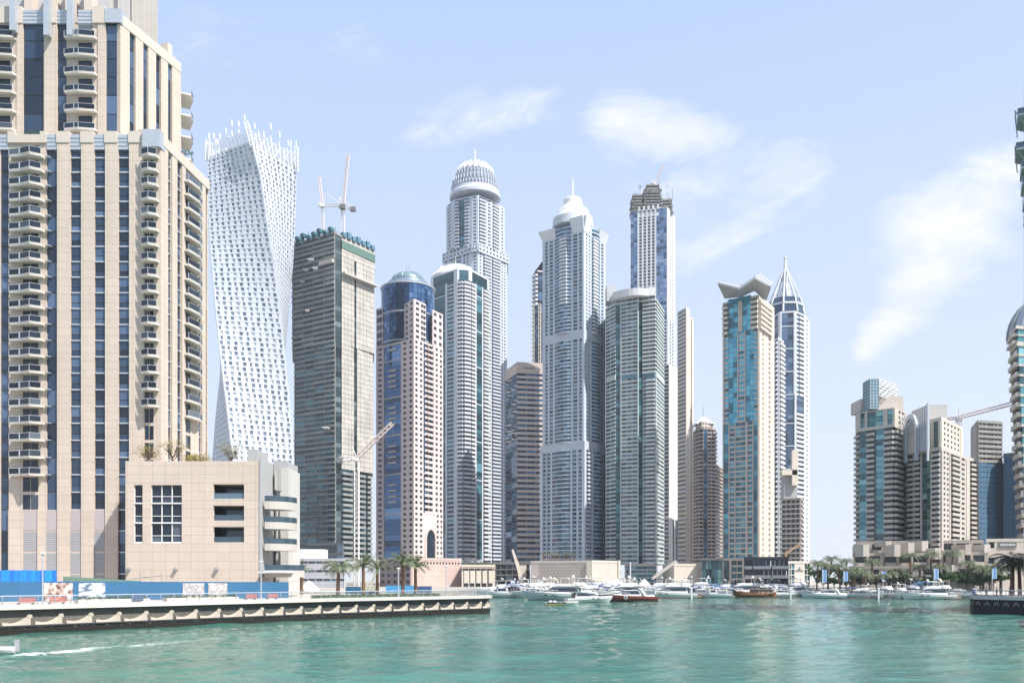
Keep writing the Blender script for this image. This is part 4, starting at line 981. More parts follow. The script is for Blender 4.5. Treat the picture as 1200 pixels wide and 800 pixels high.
# ------------------------------------------------------------------ N: spire tower and the raw frame in front of it
def spire():
    T = Tower('spire_tower', 'white and blue octagonal tower tapering into an open four-legged spire', 'tower', 926, 645)
    m = dict(wall=white_c, glass=g_teal, glass2=glassmat('spire_glass', (.07, .12, .20), lite=(.13, .2, .3)), slab=white_c, trim=white_c, bglass=g_blue)
    pts = [(903, 664), (914, 647), (932, 645), (943, 655), (948.5, 672)]
    lv = T.seg(pts, 660, 480, 33, ['P1 B4 P2 S3 P1', 'P1 D14:2 P1', 'P1 B10 P1', 'P1 S3 P1'], m, depth=18, roof=False, trim=5, sp=.4, bd=.5)
    l2 = T.seg(pts, 480, 462, 3, ['P1 D9 P1', 'P1 D16 P1', 'P1 D10 P1', 'P1 S3 P1'], m, depth=18, roof=False, zb=lv[-1])
    l3 = T.seg(pts, 462, 366, 18, ['P2 D7 P2', 'P2 D14:2 P2', 'P1 W3 B6 P1', 'P1 S3 P1'], m, depth=18, roof=True, zb=l2[-1], trim=5, sp=.4, bd=.8)
    d = 655; k_ = d / F; cx, cy = X(924.5, d), 664
    def ring(r, y, n=8): return [(cx + r * k_ * math.cos(2 * math.pi * (i + .5) / n), cy + r * k_ * math.sin(2 * math.pi * (i + .5) / n), Z(y, d)) for i in range(n)]
    q = MB(); q.ring([ring(22, 367), ring(20, 354), ring(16.5, 347)]); q.build('sloped_glazing', g_blue, T.root)
    q = MB(); q.ring([ring(21.2, 356.5), ring(21.2, 354.5)]); q.build('band', white_c, T.root)
    q = MB(); q.ring([ring(8, 347), ring(4.5, 332), ring(2.5, 326)]); q.build('spire_base', white_c, T.root)
    for i in range(8):
        q = MB(); a = ring(22, 366)[i]; b = ring(18, 349)[i]; c = ring(10, 330)[i]; e = ring(2.5, 312)[i]
        q.tube(a, b, .8, .7, 5); q.tube(b, c, .7, .6, 5); q.tube(c, e, .6, .5, 5); q.build('spire_leg', white_c, T.root)
    q = MB(); q.lathe(cx, cy, [(2.2, Z(328, d)), (1.6, Z(312, d)), (.9, Z(303, d)), (.8, Z(299, d)), (1.3, Z(298, d)), (1.2, Z(296.5, d)), (.2, Z(296, d))], 10); q.build('needle', white_c, T.root)
    q = MB()
    for y, r in ((338, 13), (322, 6)):
        rr = ring(r, y)
        for i in range(8): q.tube(rr[i], rr[(i + 1) % 8], .3, seg=4)
    q.build('spire_ring', metal_l, T.root)
    T.finish()
    T = Tower('raw_frame_building', 'half-built concrete frame of bare floors standing before the spire tower', 'building', 928, 560)
    m = dict(wall=brownst, glass=g_open, slab=wallmat('frame_slab', (.40, .385, .36), var=.12), bglass=g_open)
    lv = T.seg([(915.5, 566), (938, 560), (941, 570)], 660, 585, 13, ['X23:4', 'X3'], m, depth=14, roof=True, sp=.3)
    q = MB(); f = Fr(P(915.5, 566), P(938, 560)); q.bx(X(918, 575), X(934, 575), 574, 580, lv[-1], Z(554, 575)); q.build('core_wall', wallmat('grey_core', (.36, .37, .37)), T.root)
    q = MB(); q.bx(X(929, 570), X(936, 570), 571, 574, Z(568, 570), Z(527, 570)); q.bx(X(917, 570), X(935, 570), 571, 574.1, Z(556, 570), Z(550, 570)); q.build('concrete_arm', beige_l, T.root)
    T.finish()
    x = X(922, 520); r = root('mobile_crane', (x, 520, 2.5), 'orange crawler crane boom reaching up before the raw concrete frame', 'crane')
    q = MB(); q.bx(x - 3, x + 3, 518, 522, 2.5, 6); q.build('crawler_body', plain('orange_paint', (.50, .32, .18), .5), r)
    q = MB(); q.lattice((x - 1, 520, 6), (X(921, 520), 520, Z(648, 520)), .9, 2, .14); q.lattice((X(921, 520), 520, Z(648, 520)), (X(938, 520), 520, Z(637, 520)), .8, 2, .13); q.build('boom', plain('orange_paint', (.50, .32, .18), .5), r)
spire()
# ------------------------------------------------------------------ right-hand cluster
def right_cluster():
    d = 338
    T = Tower('beige_balcony_tower', 'beige tower with teal glass and balconies, topped by a dark lattice screen', 'tower', 1025, d)
    m = dict(wall=beige, glass=glassmat('aqua_glass', (.07, .25, .30), lite=(.20, .42, .47), frac=.5), slab=wallmat('slab_beige', (.43, .40, .365)), bglass=g_dark)
    m['glass2'] = m['glass']
    lv = T.seg([(1003, 346), (1006.5, 341), (1048, 330), (1062, 342)], 645, 500, 22, ['B4', 'D9:1 B10:1 D10:1 B12', 'B14'], m, depth=12, roof=True, bd=.9, sp=.3)
    T.seg([(1003, 346), (1006.5, 341), (1048, 332), (1062, 342)], 500, 479, 3, ['P4', 'P2 D5 P3 D19:2 P5 D6 P2', 'P4 S8:2 P2'], m, depth=12, roof=True, zb=lv[-1] + 1.2, parapet=.5)
    q = MB(); dd = 340; q.bx(X(1011, dd), X(1020, dd), 342, 352, Z(480, dd), Z(466, dd)); q.bx(X(1030, dd), X(1060, dd), 341, 353, Z(480, dd), Z(463, dd)); q.build('penthouse', beige, T.root)
    q = MB(); q.bx(X(1019.5, 336), X(1030, 336), 336, 343, Z(479, 336), Z(443.5, 336)); q.build('lattice_back', wallmat('dark_screen', (.12, .17, .20), joints=(1.2, 1.2, .3), jc=2.4), T.root)
    q = MB(); f = Fr(P(1030.2, 336), P(1052, 348)); z0, z1 = Z(463, 336), Z(443.5, 336)
    for i in range(9): q.box(f, f.len * i / 8 - .08, f.len * i / 8 + .08, -.1, .12, z0, z1)
    for i in range(7): q.box(f, 0, f.len, -.06, .08, z0 + (z1 - z0) * i / 6 - .08, z0 + (z1 - z0) * i / 6 + .08)
    for i in range(8):
        for j in range(6):
            u0 = f.len * i / 8; u1 = f.len * (i + 1) / 8; a = z0 + (z1 - z0) * j / 6; b = z0 + (z1 - z0) * (j + 1) / 6
            if (i + j) % 2: q.tube(f.at(u0, 0, a), f.at(u1, 0, b), .1, seg=4)
            else: q.tube(f.at(u1, 0, a), f.at(u0, 0, b), .1, seg=4)
    q.build('lattice_screen', metal_w, T.root)
    q = MB(); q.box(f, 0, f.len, -1.4, -1.2, z0, z1); q.build('screen_backing', wallmat('pale_back', (.36, .40, .42)), T.root)
    T.finish()
    d = 318
    T = Tower('arch_crown_tower', 'cream tower with an arched steel frame crown and sunlit flank in the right-hand cluster', 'tower', 1090, d)
    m = dict(wall=beige, glass=g_teal, slab=wallmat('slab_beige', (.43, .40, .365)), bglass=g_dark)
    m['glass2'] = glassmat('leafy_glass', (.05, .13, .13), lite=(.28, .40, .36), frac=.35)
    pts = [(1049, 341), (1103, 318), (1134, 345), (1147, 353)]
    lv = T.seg(pts, 645, 527, 19, ['B5 D10:2 B15:2 P1 D11:2 P1 B11', 'P2 S8:2 P1 B11 P1 S7:1 P2', 'P2 B9 P2'], m, depth=12, roof=True, sp=.34, bd=.9)
    ml = dict(m, wall=beige_l)
    u = T.seg([(1053, 342), (1103, 320), (1128, 342)], 526, 492, 5, ['P4 D9 B4 D14:2 B6 P3 D6 P3', 'P2 S20:5 P3'], ml, depth=10, roof=True, zb=lv[-1] + 1.2)
    # steel frame crown with pointed arch in front
    f = Fr(P(1055, 338), P(1092, 320)); z0, z1 = Z(527, 320), Z(474, 320); q = MB(); A = f.at; L_ = f.len
    def topz(t): return z1 + (t - 1) * 3.0
    for i in range(15):
        t = i / 14; q.tube(A(L_ * t, 1.6, z0 if (t < .28 or t > .68) else Z(500, 320)), A(L_ * t, 1.6, topz(t)), .13, seg=4)
    for k in range(9):
        zz = z1 - k * 1.0; q.tube(A(0, 1.6, zz - 3), A(L_, 1.6, zz), .09, seg=4)
    for t in (0, 1): q.box(f, L_ * t - .35, L_ * t + .35, 1.3, 2.0, z0 - 4, topz(t) + .5)
    q.build('steel_frame', metal_l, T.root)
    for a, b in ((0, .28), (.68, 1)):
        q = MB(); q.hexa([A(L_ * a, 1.0, z0), A(L_ * b, 1.0, z0), A(L_ * b, .8, z0), A(L_ * a, .8, z0), A(L_ * a, 1.0, topz(a) - 5), A(L_ * b, 1.0, topz(b) - 5), A(L_ * b, .8, topz(b) - 5), A(L_ * a, .8, topz(a) - 5)]); q.build('screen_panel', wallmat('screen_grey', (.40, .44, .47), joints=(.8, 3.1, .12)), T.root)
    q = MB(); uc = L_ * .48; r0, r1 = L_ * .20, L_ * .15; zs = Z(505, 325); n = 10
    arc = lambda r, i: (uc - r * math.cos(math.pi * i / n), zs + r * 1.9 * math.sin(math.pi * i / n) ** .8)
    for i in range(n):
        a, b, c, e = arc(r0, i), arc(r0, i + 1), arc(r1, i), arc(r1, i + 1)
        q.hexa([A(a[0], 2.2, a[1]), A(b[0], 2.2, b[1]), A(b[0], 1.2, b[1]), A(a[0], 1.2, a[1]), A(c[0], 2.2, c[1]), A(e[0], 2.2, e[1]), A(e[0], 1.2, e[1]), A(c[0], 1.2, c[1])])
    for s in (-1, 1): q.box(f, uc + s * (r0 + r1) / 2 - (r0 - r1) / 2, uc + s * (r0 + r1) / 2 + (r0 - r1) / 2, 1.2, 2.2, z0 - 3, zs)
    q.build('arch_frame', metal_l, T.root)
    q = MB(); q.poly([A(a, 1.1, b) for a, b in [(uc + r1, z0)] + [arc(r1, n - i) for i in range(n + 1)] + [(uc - r1, z0)]][::1]); q.build('arch_niche', beige, T.root)
    q = MB(); q.bx(X(1087, 332), X(1110, 332), 332, 345, Z(492, 332), Z(474, 332)); q.build('penthouse', wallmat('grey_ribs', (.45, .44, .43), joints=(900, 1.0, .2)), T.root)
    T.finish()
    # unfinished grey tower and blue-netted block behind
    T = Tower('grey_concrete_tower', 'grey weathered concrete tower with dark openings behind the right-hand cluster', 'tower', 1160, 400)
    m = dict(wall=concrete, glass=g_open, slab=concrete, bglass=g_open, net=bluenet, core=darkgap)
    a = T.seg([(1138, 424), (1146, 403), (1177.5, 408)], 650, 541, 18, ['N8:2', 'N32:3'], m, depth=14, roof=False)
    T.seg([(1138, 424), (1146, 403), (1174.5, 407)], 541, 495, 8, ['P8', 'X10:2 X9 X9:2'], m, depth=14, zb=a[-1], sp=.5)
    T.finish()
    T = Tower('blue_netted_block', 'lower building block wrapped in dark blue construction netting at the right', 'building', 1188, 410)
    q = T.seg([(1176, 402), (1200, 396), (1235, 400)], 650, 532, 20, ['N24:2', 'N35:3'], dict(m, wall=conc_d), depth=14)
    T.finish()
    x = X(1123.5, 395); r = root('hammerhead_crane', (x, 395, 60), 'red and white horizontal jib crane behind the sunlit cream tower', 'crane')
    zc = Z(493, 395)
    q = MB(); q.lattice((x, 395, 60), (x, 395, zc), 1.7, 2.2, .17); q.build('mast', plain('crane_white', (.62, .60, .57), .5), r)
    q = MB(); q.bx(x - 1.1, x + 1.1, 394, 396, zc, zc + 2); q.tube((x, 395, zc + 2), (x, 395, zc + 5), .2); q.build('cab', plain('crane_white', (.62, .60, .57), .5), r)
    q = MB(); q.lattice((x, 395, zc + 1.5), (X(1187, 372), 372, Z(472.5, 372)), 1.3, 2, .14); q.build('jib', plain('crane_paint', (.62, .52, .48), .5), r)
    q = MB(); e = (X(1109, 398), 398, Z(490.5, 398)); q.lattice((x, 395, zc + 1.5), e, 1.1, 1.6, .13); q.bx(e[0] - 1, e[0] + 1.2, 397, 399, e[2] - 2, e[2]); q.build('counter_jib', plain('crane_paint', (.62, .52, .48), .5), r)
    # right edge towers
    T = Tower('curved_top_tower', 'teal glass balcony tower with a curved ribbed dome, cut by the right edge', 'tower', 1205, 345)
    m = dict(wall=wallmat('edge_beige', (.50, .45, .40)), glass=glassmat('aqua_glass', (.07, .25, .30), lite=(.20, .42, .47), frac=.5), slab=wallmat('slab_beige2', (.42, .39, .355)), bglass=g_dark)
    zz = None; n = 12; ys = [688 - i * (688 - 405) / n for i in range(n + 1)]
    for i in range(n):
        t = (i + .5) / n; lx = 1199 - 15.5 * t ** .8
        lv = T.seg([(lx, 352), (lx + 8, 340), (1262, 346)], ys[i], ys[i + 1], 2 if i % 2 else 2, ['B8', 'w20:2 B14 w20:2'], m, depth=16, roof=(i == n - 1), zb=zz if zz else 2.5, bd=.9, sp=.25, dref=340)
        zz = lv[-1]
    lv = T.seg([(1183.5, 352), (1191, 340), (1262, 346)], 404, 385, 2, ['B8', 'w20:2 w14 w20:2'], m, depth=14, roof=True, zb=zz + 1.2, dref=340)
    cx = X(1226, 357); cy = 357; r_ = (1226 - 1184) / F * 346; z0 = lv[-1] + 1.2
    q = MB(); dome(q, cx, cy, z0, r_ - .5, r_ * 1.2, 30); q.build('dome', plain('dome_grey', (.35, .40, .45), .35, .3), T.root, True)
    for k in range(16):
        a = 2 * math.pi * k / 16; q = MB()
        for i in range(8):
            t0, t1 = i / 8 * math.pi / 2, (i + 1) / 8 * math.pi / 2
            q.tube((cx + r_ * math.cos(t0) * math.cos(a), cy + r_ * math.cos(t0) * math.sin(a), z0 + r_ * 1.22 * math.sin(t0)), (cx + r_ * math.cos(t1) * math.cos(a), cy + r_ * math.cos(t1) * math.sin(a), z0 + r_ * 1.22 * math.sin(t1)), .42, seg=5)
        q.build('dome_rib', metal_g, T.root)
    T.finish()
    # nearest right tower: only the ends of its balconies reach the frame
    d = 150; T = Tower('edge_balcony_tower', 'near tower at the right edge, only its teal-edged stacked balcony tips in view', 'tower', 1240, d)
    m = dict(wall=beige_l, glass=g_teal, slab=beige_l, bglass=g_grey)
    zt = Z(90, d); lvr = levels(2.9, zt, 26, d); xa, xb = X(1206.5, d), X(1206.5, d) + 22
    q = MB(); q.prism([(xa + .7, d + 1.7), (xb - .7, d + 1.7), (xb - .7, d + 20), (X(1207, d + 20) + .7, d + 20)], 2.9, zt); q.build('core', darkgap, T.root)
    q = MB(); q.prism([(xa, d + 1), (xb, d + 1), (xb, d + 20.4), (X(1207, d + 20.4), d + 20.4)], zt, zt + 1.2); q.build('roof', beige_l, T.root)
    fa = Fr((xa, d + 1), (xb, d + 1)); fb = Fr((X(1207, d + 20), d + 20), (xa, d + 1))
    for f_ in (fa, fb, Fr((xb, d + 1), (xb, d + 20))):
        n_ = 3
        for j in range(n_):
            u = f_.len * j / n_; w_ = f_.len / n_
            T.col('P', f_, u, u + w_ * .16, lvr, m, 1, .3, 0, 0, .4, 0); T.col('W', f_, u + w_ * .16, u + w_ * .55, lvr, m, 2, .3, 0, 0, .4, 0); T.col('W', f_, u + w_ * .55, u + w_ * .86, lvr, m, 1, .5, 0, 0, .4, 0); T.col('P', f_, u + w_ * .86, u + w_, lvr, m, 1, .3, 0, 0, .4, 0)
    tips = [(137, 1190), (177, 1188), (199, 1194), (217, 1195), (236, 1197), (254, 1198), (274, 1199), (296, 1200)]
    sm = plain('balcony_teal_grey', (.20, .27, .28), .5)
    for py, px in tips:
        z = Z(py, d); x0 = X(px, d); x1 = X(1212, d); q = MB()
        pl = [(x0 + .3, d - .2), (x1, d - 1.8), (X(1212, d + 6), d + 6), (X(px + 1, d + 4.5), d + 4.5)]
        q.prism(pl, z, z + .25); o = q.build('balcony', sm, T.root)
        q = MB()
        for i in (0, 3, 2): a, b = pl[i], pl[(i + 1) % 4]; 
        for a, b in ((pl[0], pl[1]), (pl[3], pl[0]), (pl[2], pl[3])):
            q.poly([(*a, z + .3), (*b, z + .3), (*b, z + 1.3), (*a, z + 1.3)], .7); 
        q.build('railing_glass', g_grey, o)
        q = MB()
        for a, b in ((pl[0], pl[1]), (pl[3], pl[0])): q.tube((*a, z + 1.32), (*b, z + 1.32), .05, seg=4)
        q.build('handrail', metal_l, o)
    for py in (130, 172):
        q = MB(); z = Z(py, d); x0 = X(1189.5, d); q.tube((x0, d, z), (X(1206, d), d + .5, z - 2.8), .09); q.tube((x0, d, z), (X(1190, d + 3), d + 3, z), .09); q.tube((X(1190, d + 3), d + 3, z), (X(1206, d), d + 3.5, z - 2.8), .09); q.build('steel_brace', metal_g, T.root)
    T.finish()
right_cluster()
# ------------------------------------------------------------------ water, land, quays
def struct(mb, name, mat): 
    o = mb.build(name, mat); o['kind'] = 'structure'; return o
def water_mat():
    m, nt, b = newmat('marina_water'); L = nt.links
    geo = ND(nt, 'ShaderNodeNewGeometry'); sp = ND(nt, 'ShaderNodeSeparateXYZ'); L.new(geo.outputs['Position'], sp.inputs[0])
    def noi(scale, detail, rough, sx=1, sy=1, dist=0, rot=0):
        mp = ND(nt, 'ShaderNodeMapping'); mp.inputs['Scale'].default_value = (sx, sy, 1); mp.inputs['Rotation'].default_value = (0, 0, rad(rot)); L.new(geo.outputs['Position'], mp.inputs[0])
        n = ND(nt, 'ShaderNodeTexNoise'); n.inputs['Scale'].default_value = scale; n.inputs['Detail'].default_value = detail; n.inputs['Roughness'].default_value = rough; n.inputs['Distortion'].default_value = dist
        L.new(mp.outputs[0], n.inputs[0]); return n.outputs[0]
    big = noi(.05, 4, .6, .6, 1.4)
    col = rampmix(nt, nmath(nt, 'MULTIPLY', nmath(nt, 'SUBTRACT', big, .35, True), 3, True), (.023, .106, .083), (.044, .152, .117))
    mid = noi(.5, 5, .65, .5, 1.5)
    col = rampmix(nt, nmath(nt, 'MULTIPLY', nmath(nt, 'SUBTRACT', mid, .52, True), 3.5, True), col, (.05, .18, .15))
    # wake foam trailing from the little boat on the left
    x0, y0 = WAKE0; x1, y1 = WAKE1
    dx, dy = x1 - x0, y1 - y0; LL = math.hypot(dx, dy)
    px_ = nmath(nt, 'SUBTRACT', sp.outputs[0], x0); py_ = nmath(nt, 'SUBTRACT', sp.outputs[1], y0)
    t = nmath(nt, 'DIVIDE', nmath(nt, 'ADD', nmath(nt, 'MULTIPLY', px_, dx), nmath(nt, 'MULTIPLY', py_, dy)), LL * LL)
    dist = nmath(nt, 'ABSOLUTE', nmath(nt, 'DIVIDE', nmath(nt, 'SUBTRACT', nmath(nt, 'MULTIPLY', px_, dy), nmath(nt, 'MULTIPLY', py_, dx)), LL))
    wob = noi(.35, 3, .5)
    dist = nmath(nt, 'ADD', dist, nmath(nt, 'MULTIPLY', nmath(nt, 'SUBTRACT', wob, .5), 2.2))
    wid = nmath(nt, 'ADD', 1.5, nmath(nt, 'MULTIPLY', t, 3.0))
    k = nmath(nt, 'SUBTRACT', 1.0, nmath(nt, 'DIVIDE', dist, wid), True)
    fade = nmath(nt, 'MULTIPLY', nmath(nt, 'SUBTRACT', 1.0, t, True), nmath(nt, 'GREATER_THAN', t, -.01))
    fo = noi(1.6, 8, .75, .7, 1.6)
    foam = nmath(nt, 'MULTIPLY', nmath(nt, 'SUBTRACT', nmath(nt, 'ADD', fo, nmath(nt, 'MULTIPLY', nmath(nt, 'MULTIPLY', k, fade), .36)), .64, True), 4.5, True)
    foam = nmath(nt, 'MULTIPLY', foam, nmath(nt, 'MULTIPLY', nmath(nt, 'MULTIPLY', k, fade), 4, True))
    col = rampmix(nt, foam, col, (.8, .85, .83))
    L.new(col, b.inputs['Base Color'])
    b.inputs['IOR'].default_value = 1.33
    L.new(nmath(nt, 'ADD', .06, nmath(nt, 'MULTIPLY', foam, .7)), b.inputs['Roughness'])
    w1 = noi(.16, 3, .5, .55, 1.5, .4, 12); w2 = noi(.62, 4, .6, .6, 1.5, .5, -14); w3 = noi(2.6, 5, .65, .75, 1.4, .3, 8)
    # gusts: patches of rougher and smoother water
    gust = noi(.022, 3, .5, .5, 1.6)
    gk = nmath(nt, 'ADD', .1, nmath(nt, 'MULTIPLY', gust, 1.8))
    h = nmath(nt, 'ADD', nmath(nt, 'ADD', nmath(nt, 'MULTIPLY', w1, 1.5), nmath(nt, 'MULTIPLY', nmath(nt, 'MULTIPLY', w2, 1.05), gk)), nmath(nt, 'MULTIPLY', nmath(nt, 'MULTIPLY', w3, .26), gk))
    bp = ND(nt, 'ShaderNodeBump'); bp.inputs['Strength'].default_value = 1.0; bp.inputs['Distance'].default_value = .14
    L.new(h, bp.inputs['Height']); L.new(bp.outputs[0], b.inputs['Normal'])
    return m
WAKE0 = (X(2, 69.5), 69.5); WAKE1 = (X(330, 100), 100)
def water_sheet():
    """one sheet to the horizon; the part of the basin near the viewer is real rippled geometry"""
    import numpy as np
    rs_ = np.random.RandomState(3)
    ys = [40.0]
    while ys[-1] < 440: ys.append(ys[-1] + max(.22, ys[-1] ** 2 / 6240 * .55))
    ys = np.array(ys); nc = 620
    t = np.linspace(-1, 1, nc); Yg = np.repeat(ys[:, None], nc, 1); Xg = t[None, :] * (Yg * .64 + 4)
    Zg = np.zeros_like(Xg)
    for k in range(64):
        lam = 10 ** rs_.uniform(math.log10(.7), math.log10(11)); a = rs_.normal(math.pi / 2 + .25, .55); kk = 2 * math.pi / lam
        amp = .0074 * lam ** .85; ph = rs_.uniform(0, 6.28)
        Zg += amp * np.sin(kk * (Xg * math.cos(a) + Yg * math.sin(a)) + ph) * .5
    gust = np.sin(Xg * .045 + 1.3 * np.sin(Yg * .03)) * np.sin(Yg * .06 + .6 * np.sin(Xg * .06)); Zg *= (.85 + .35 * gust)
    edge = np.clip(np.minimum((1 - np.abs(t))[None, :] * 20, np.clip((ys - 40) / 4, 0, 1)[:, None]), 0, 1) * np.clip((440 - ys) / 20, 0, 1)[:, None]
    Zg *= edge
    m_ = len(ys); co = np.stack([Xg, Yg, Zg], -1).reshape(-1, 3)
    idx = np.arange(m_ * nc).reshape(m_, nc); fc = np.stack([idx[:-1, :-1], idx[:-1, 1:], idx[1:, 1:], idx[1:, :-1]], -1).reshape(-1, 4)
    L0, R0, L1, R1 = [int(v) for v in (idx[0, 0], idx[0, -1], idx[-1, 0], idx[-1, -1])]
    ex = [(-6000, -300, 0), (6000, -300, 0), (6000, 9000, 0), (-6000, 9000, 0)]; b0 = len(co)
    vs = co.tolist() + ex; fs = fc.tolist() + [[b0, b0 + 1, R0, L0], [b0 + 1, b0 + 2, R1, R0], [b0 + 2, b0 + 3, L1, R1], [b0 + 3, b0, L0, L1]]
    # long edges need every border vertex to avoid gaps
    fs[-4] = [b0, b0 + 1] + idx[0, ::-1].tolist(); fs[-3] = [b0 + 1, b0 + 2] + idx[::-1, -1].tolist(); fs[-2] = [b0 + 2, b0 + 3] + idx[-1, :].tolist(); fs[-1] = [b0 + 3, b0] + idx[:, 0].tolist()
    me = bpy.data.meshes.new('water'); me.from_pydata(vs, [], fs); me.polygons.foreach_set('use_smooth', [True] * (len(fs) - 4) + [False] * 4); me.materials.append(water_mat()); me.update()
    o = bpy.data.objects.new('water', me); COL.objects.link(o); o['kind'] = 'structure'
water_sheet()
paving = wallmat('promenade_paving', (.46, .41, .36), joints=(1.2, 50, .05))
def slab_land(name, pl, z, mat):
    # counter-clockwise outline as a raised block reaching below the water
    q = MB(); q.prism(pl, -2.0, z); return struct(q, name, mat)
far_pts = [(X(-60, 205), 205), (X(335, 210), 210), (X(380, 260), 260), (X(520, 300), 300), (X(575, 395), 395), (X(940, 400), 400), (X(957, 318), 318), (X(1140, 292), 292), (X(1500, 285), 285), (5000, 285), (5000, 8000), (-5000, 8000), (-5000, 205)]
slab_land('ground', far_pts, 2.5, wallmat('city_ground', (.36, .33, .29), var=.2, scale=.03))
QA = (X(-40, 94), 94); QB = (X(378, 134), 134); QC = (X(566, 158), 158)
# rounded tip
tip = [QC]
c0 = Vector((QC[0] - 4.5, QC[1] + 3.5, 0)); dirn = (Vector((QC[0], QC[1], 0)) - c0)
for k in range(1, 8):
    a = k / 7 * rad(150); v = Vector((dirn.x * math.cos(a) - dirn.y * math.sin(a), dirn.x * math.sin(a) + dirn.y * math.cos(a), 0)); tip.append((c0.x + v.x, c0.y + v.y))
ZC = 3.2
deck = [QA, QB] + tip + [(X(350, 205), 204.5), (-140, 204.5), (-140, 60)]
q = MB(); q.prism(offset_poly(deck, .25), -2, ZC - .30); o = struct(q, 'promenade', paving)
line = [QA, QB] + tip[:-1]
runs = [Fr(line[i], line[i + 1]) for i in range(len(line) - 1)]
cop = wallmat('coping_stone', (.62, .57, .50), joints=(3.5, 90, .06), var=.06); cop2 = wallmat('coping_grey', (.50, .48, .45), var=.08)
def quaymat(name, c, zd=.55):
    m = wallmat(name, c, var=.14, scale=.6, streak=.35, bump=.6, rough=.85); nt = m.node_tree; L = nt.links; b = nt.nodes['Principled BSDF']
    src = b.inputs['Base Color'].links[0].from_socket
    geo = ND(nt, 'ShaderNodeNewGeometry'); sp = ND(nt, 'ShaderNodeSeparateXYZ'); L.new(geo.outputs['Position'], sp.inputs[0])
    n = ND(nt, 'ShaderNodeTexNoise'); n.inputs['Scale'].default_value = 2.2; n.inputs['Detail'].default_value = 8; n.inputs['Roughness'].default_value = .8; L.new(geo.outputs['Position'], n.inputs[0])
    lv = nmath(nt, 'ADD', sp.outputs[2], nmath(nt, 'MULTIPLY', nmath(nt, 'SUBTRACT', n.outputs[0], .5), 1.5))
    t = nmath(nt, 'LESS_THAN', lv, zd)
    L.new(rampmix(nt, t, src, (.016, .015, .012)), b.inputs['Base Color']); return m
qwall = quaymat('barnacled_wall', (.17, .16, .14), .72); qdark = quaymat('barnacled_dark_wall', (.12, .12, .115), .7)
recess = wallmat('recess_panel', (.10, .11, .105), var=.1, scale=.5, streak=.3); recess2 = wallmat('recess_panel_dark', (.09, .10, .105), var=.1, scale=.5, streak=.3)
orn_m = wallmat('wave_relief', (.43, .375, .31), var=.1, scale=1.5)
def quay(label, runs_, mats, ornaments=True, name='quay_wall', zc=ZC, orn=3.45):
    r = root(name, runs_[0].at(0, 0, 0), label, 'quay wall')
    cp, rc, lw = MB(), MB(), MB(); dk = MB()
    for f in runs_:
        e = f.len
        rc.box(f, 0, e, -.8, -.25, .93, zc - .62)
        cp.box(f, -.02, e + .02, -1.3, .38, zc - .50, zc)
        dk.box(f, 0, e, -.8, .1, zc - .62, zc - .501); dk.box(f, 0, e, -.8, .12, .80, .93)  # near-black strips: shade under the coping and at the ledge, painted in
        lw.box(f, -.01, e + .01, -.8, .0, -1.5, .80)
    cp.build('coping', mats[0], r); rc.build('recess_band', mats[1], r); lw.build('lower_wall', mats[2], r); dk.build('painted_shadow_strip', darkgap, r)
    if ornaments:
        s = .4
        for f in runs_:
            n = max(1, int(round(f.len / orn))); w = f.len / n
            if f.len < 1.2: continue
            for k in range(n):
                u = k * w; z0 = .96; q = MB(); N_ = 12; top = []
                for i in range(N_ + 1):
                    t = i / N_; zz = z0 + .28 * (1 - t) ** 2 * (1 if t < .4 else 1) + 1.12 * max(0, (t - .28) / .72) ** 1.7; top.append((u + w * (.03 + t * .86), zz + .1))
                for (a, b), (c, e) in zip(top, top[1:]): q.hexa([f.at(a, 0.02, z0), f.at(c, .02, z0), f.at(c, -.25, z0), f.at(a, -.25, z0), f.at(a, -.06, b), f.at(c, -.06, e), f.at(c, -.25, e), f.at(a, -.25, b)])
                cx, cz = u + w * .86, z0 + .92; m_ = [(cx + .30 * w / 3.4 * math.cos(2 * math.pi * i / 14), cz + .02 + .26 * math.sin(2 * math.pi * i / 14)) for i in range(14)]
                q.ring([[f.at(a, -.2, b) for a, b in m_], [f.at(a, -.02, b) for a, b in m_]])
                q.build('wave_ornament', orn_m, r)
    return r
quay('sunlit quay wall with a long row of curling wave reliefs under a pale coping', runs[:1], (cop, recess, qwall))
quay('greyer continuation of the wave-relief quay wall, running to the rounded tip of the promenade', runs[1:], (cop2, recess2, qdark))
# railing
def railing(label, runs_, z, step=1.9, name='railing', hgt=1.0, lean=.28):
    r = root(name, runs_[0].at(0, -.4, z), label, 'railing')
    for f in runs_:
        n = max(1, int(round(f.len / step)))
        for k in range(n):
            u = f.len * k / n; q = MB(); prev = None
            for i in range(5):
                t = i / 4; p = f.at(u, -.55 + lean * math.sin(t * math.pi * .75), z + hgt * t)
                if prev: q.tube(prev, p, .055, .045, 5)
                prev = p
            q.build('post', plain('rail_steel', (.34, .38, .45), .4, .3), r)
    top = MB(); wires = MB()
    for f in runs_:
        nn = -.55 + lean * math.sin(math.pi * .75)
        top.tube(f.at(-.1, nn, z + hgt), f.at(f.len + .1, nn, z + hgt), .06, seg=5)
        for t in (.2, .4, .6, .8):
            nn = -.55 + lean * math.sin(t * math.pi * .75); wires.tube(f.at(0, nn, z + hgt * t), f.at(f.len, nn, z + hgt * t), .018, seg=3)
    top.build('top_rail', metal_l, r); wires.build('wire', metal_g, r)
railing('long steel promenade railing with curved posts above the sunlit quay wall', runs[:1], ZC)
railing('steel railing with closely set posts along the greyer quay wall and rounded tip', runs[1:], ZC, 1.7)
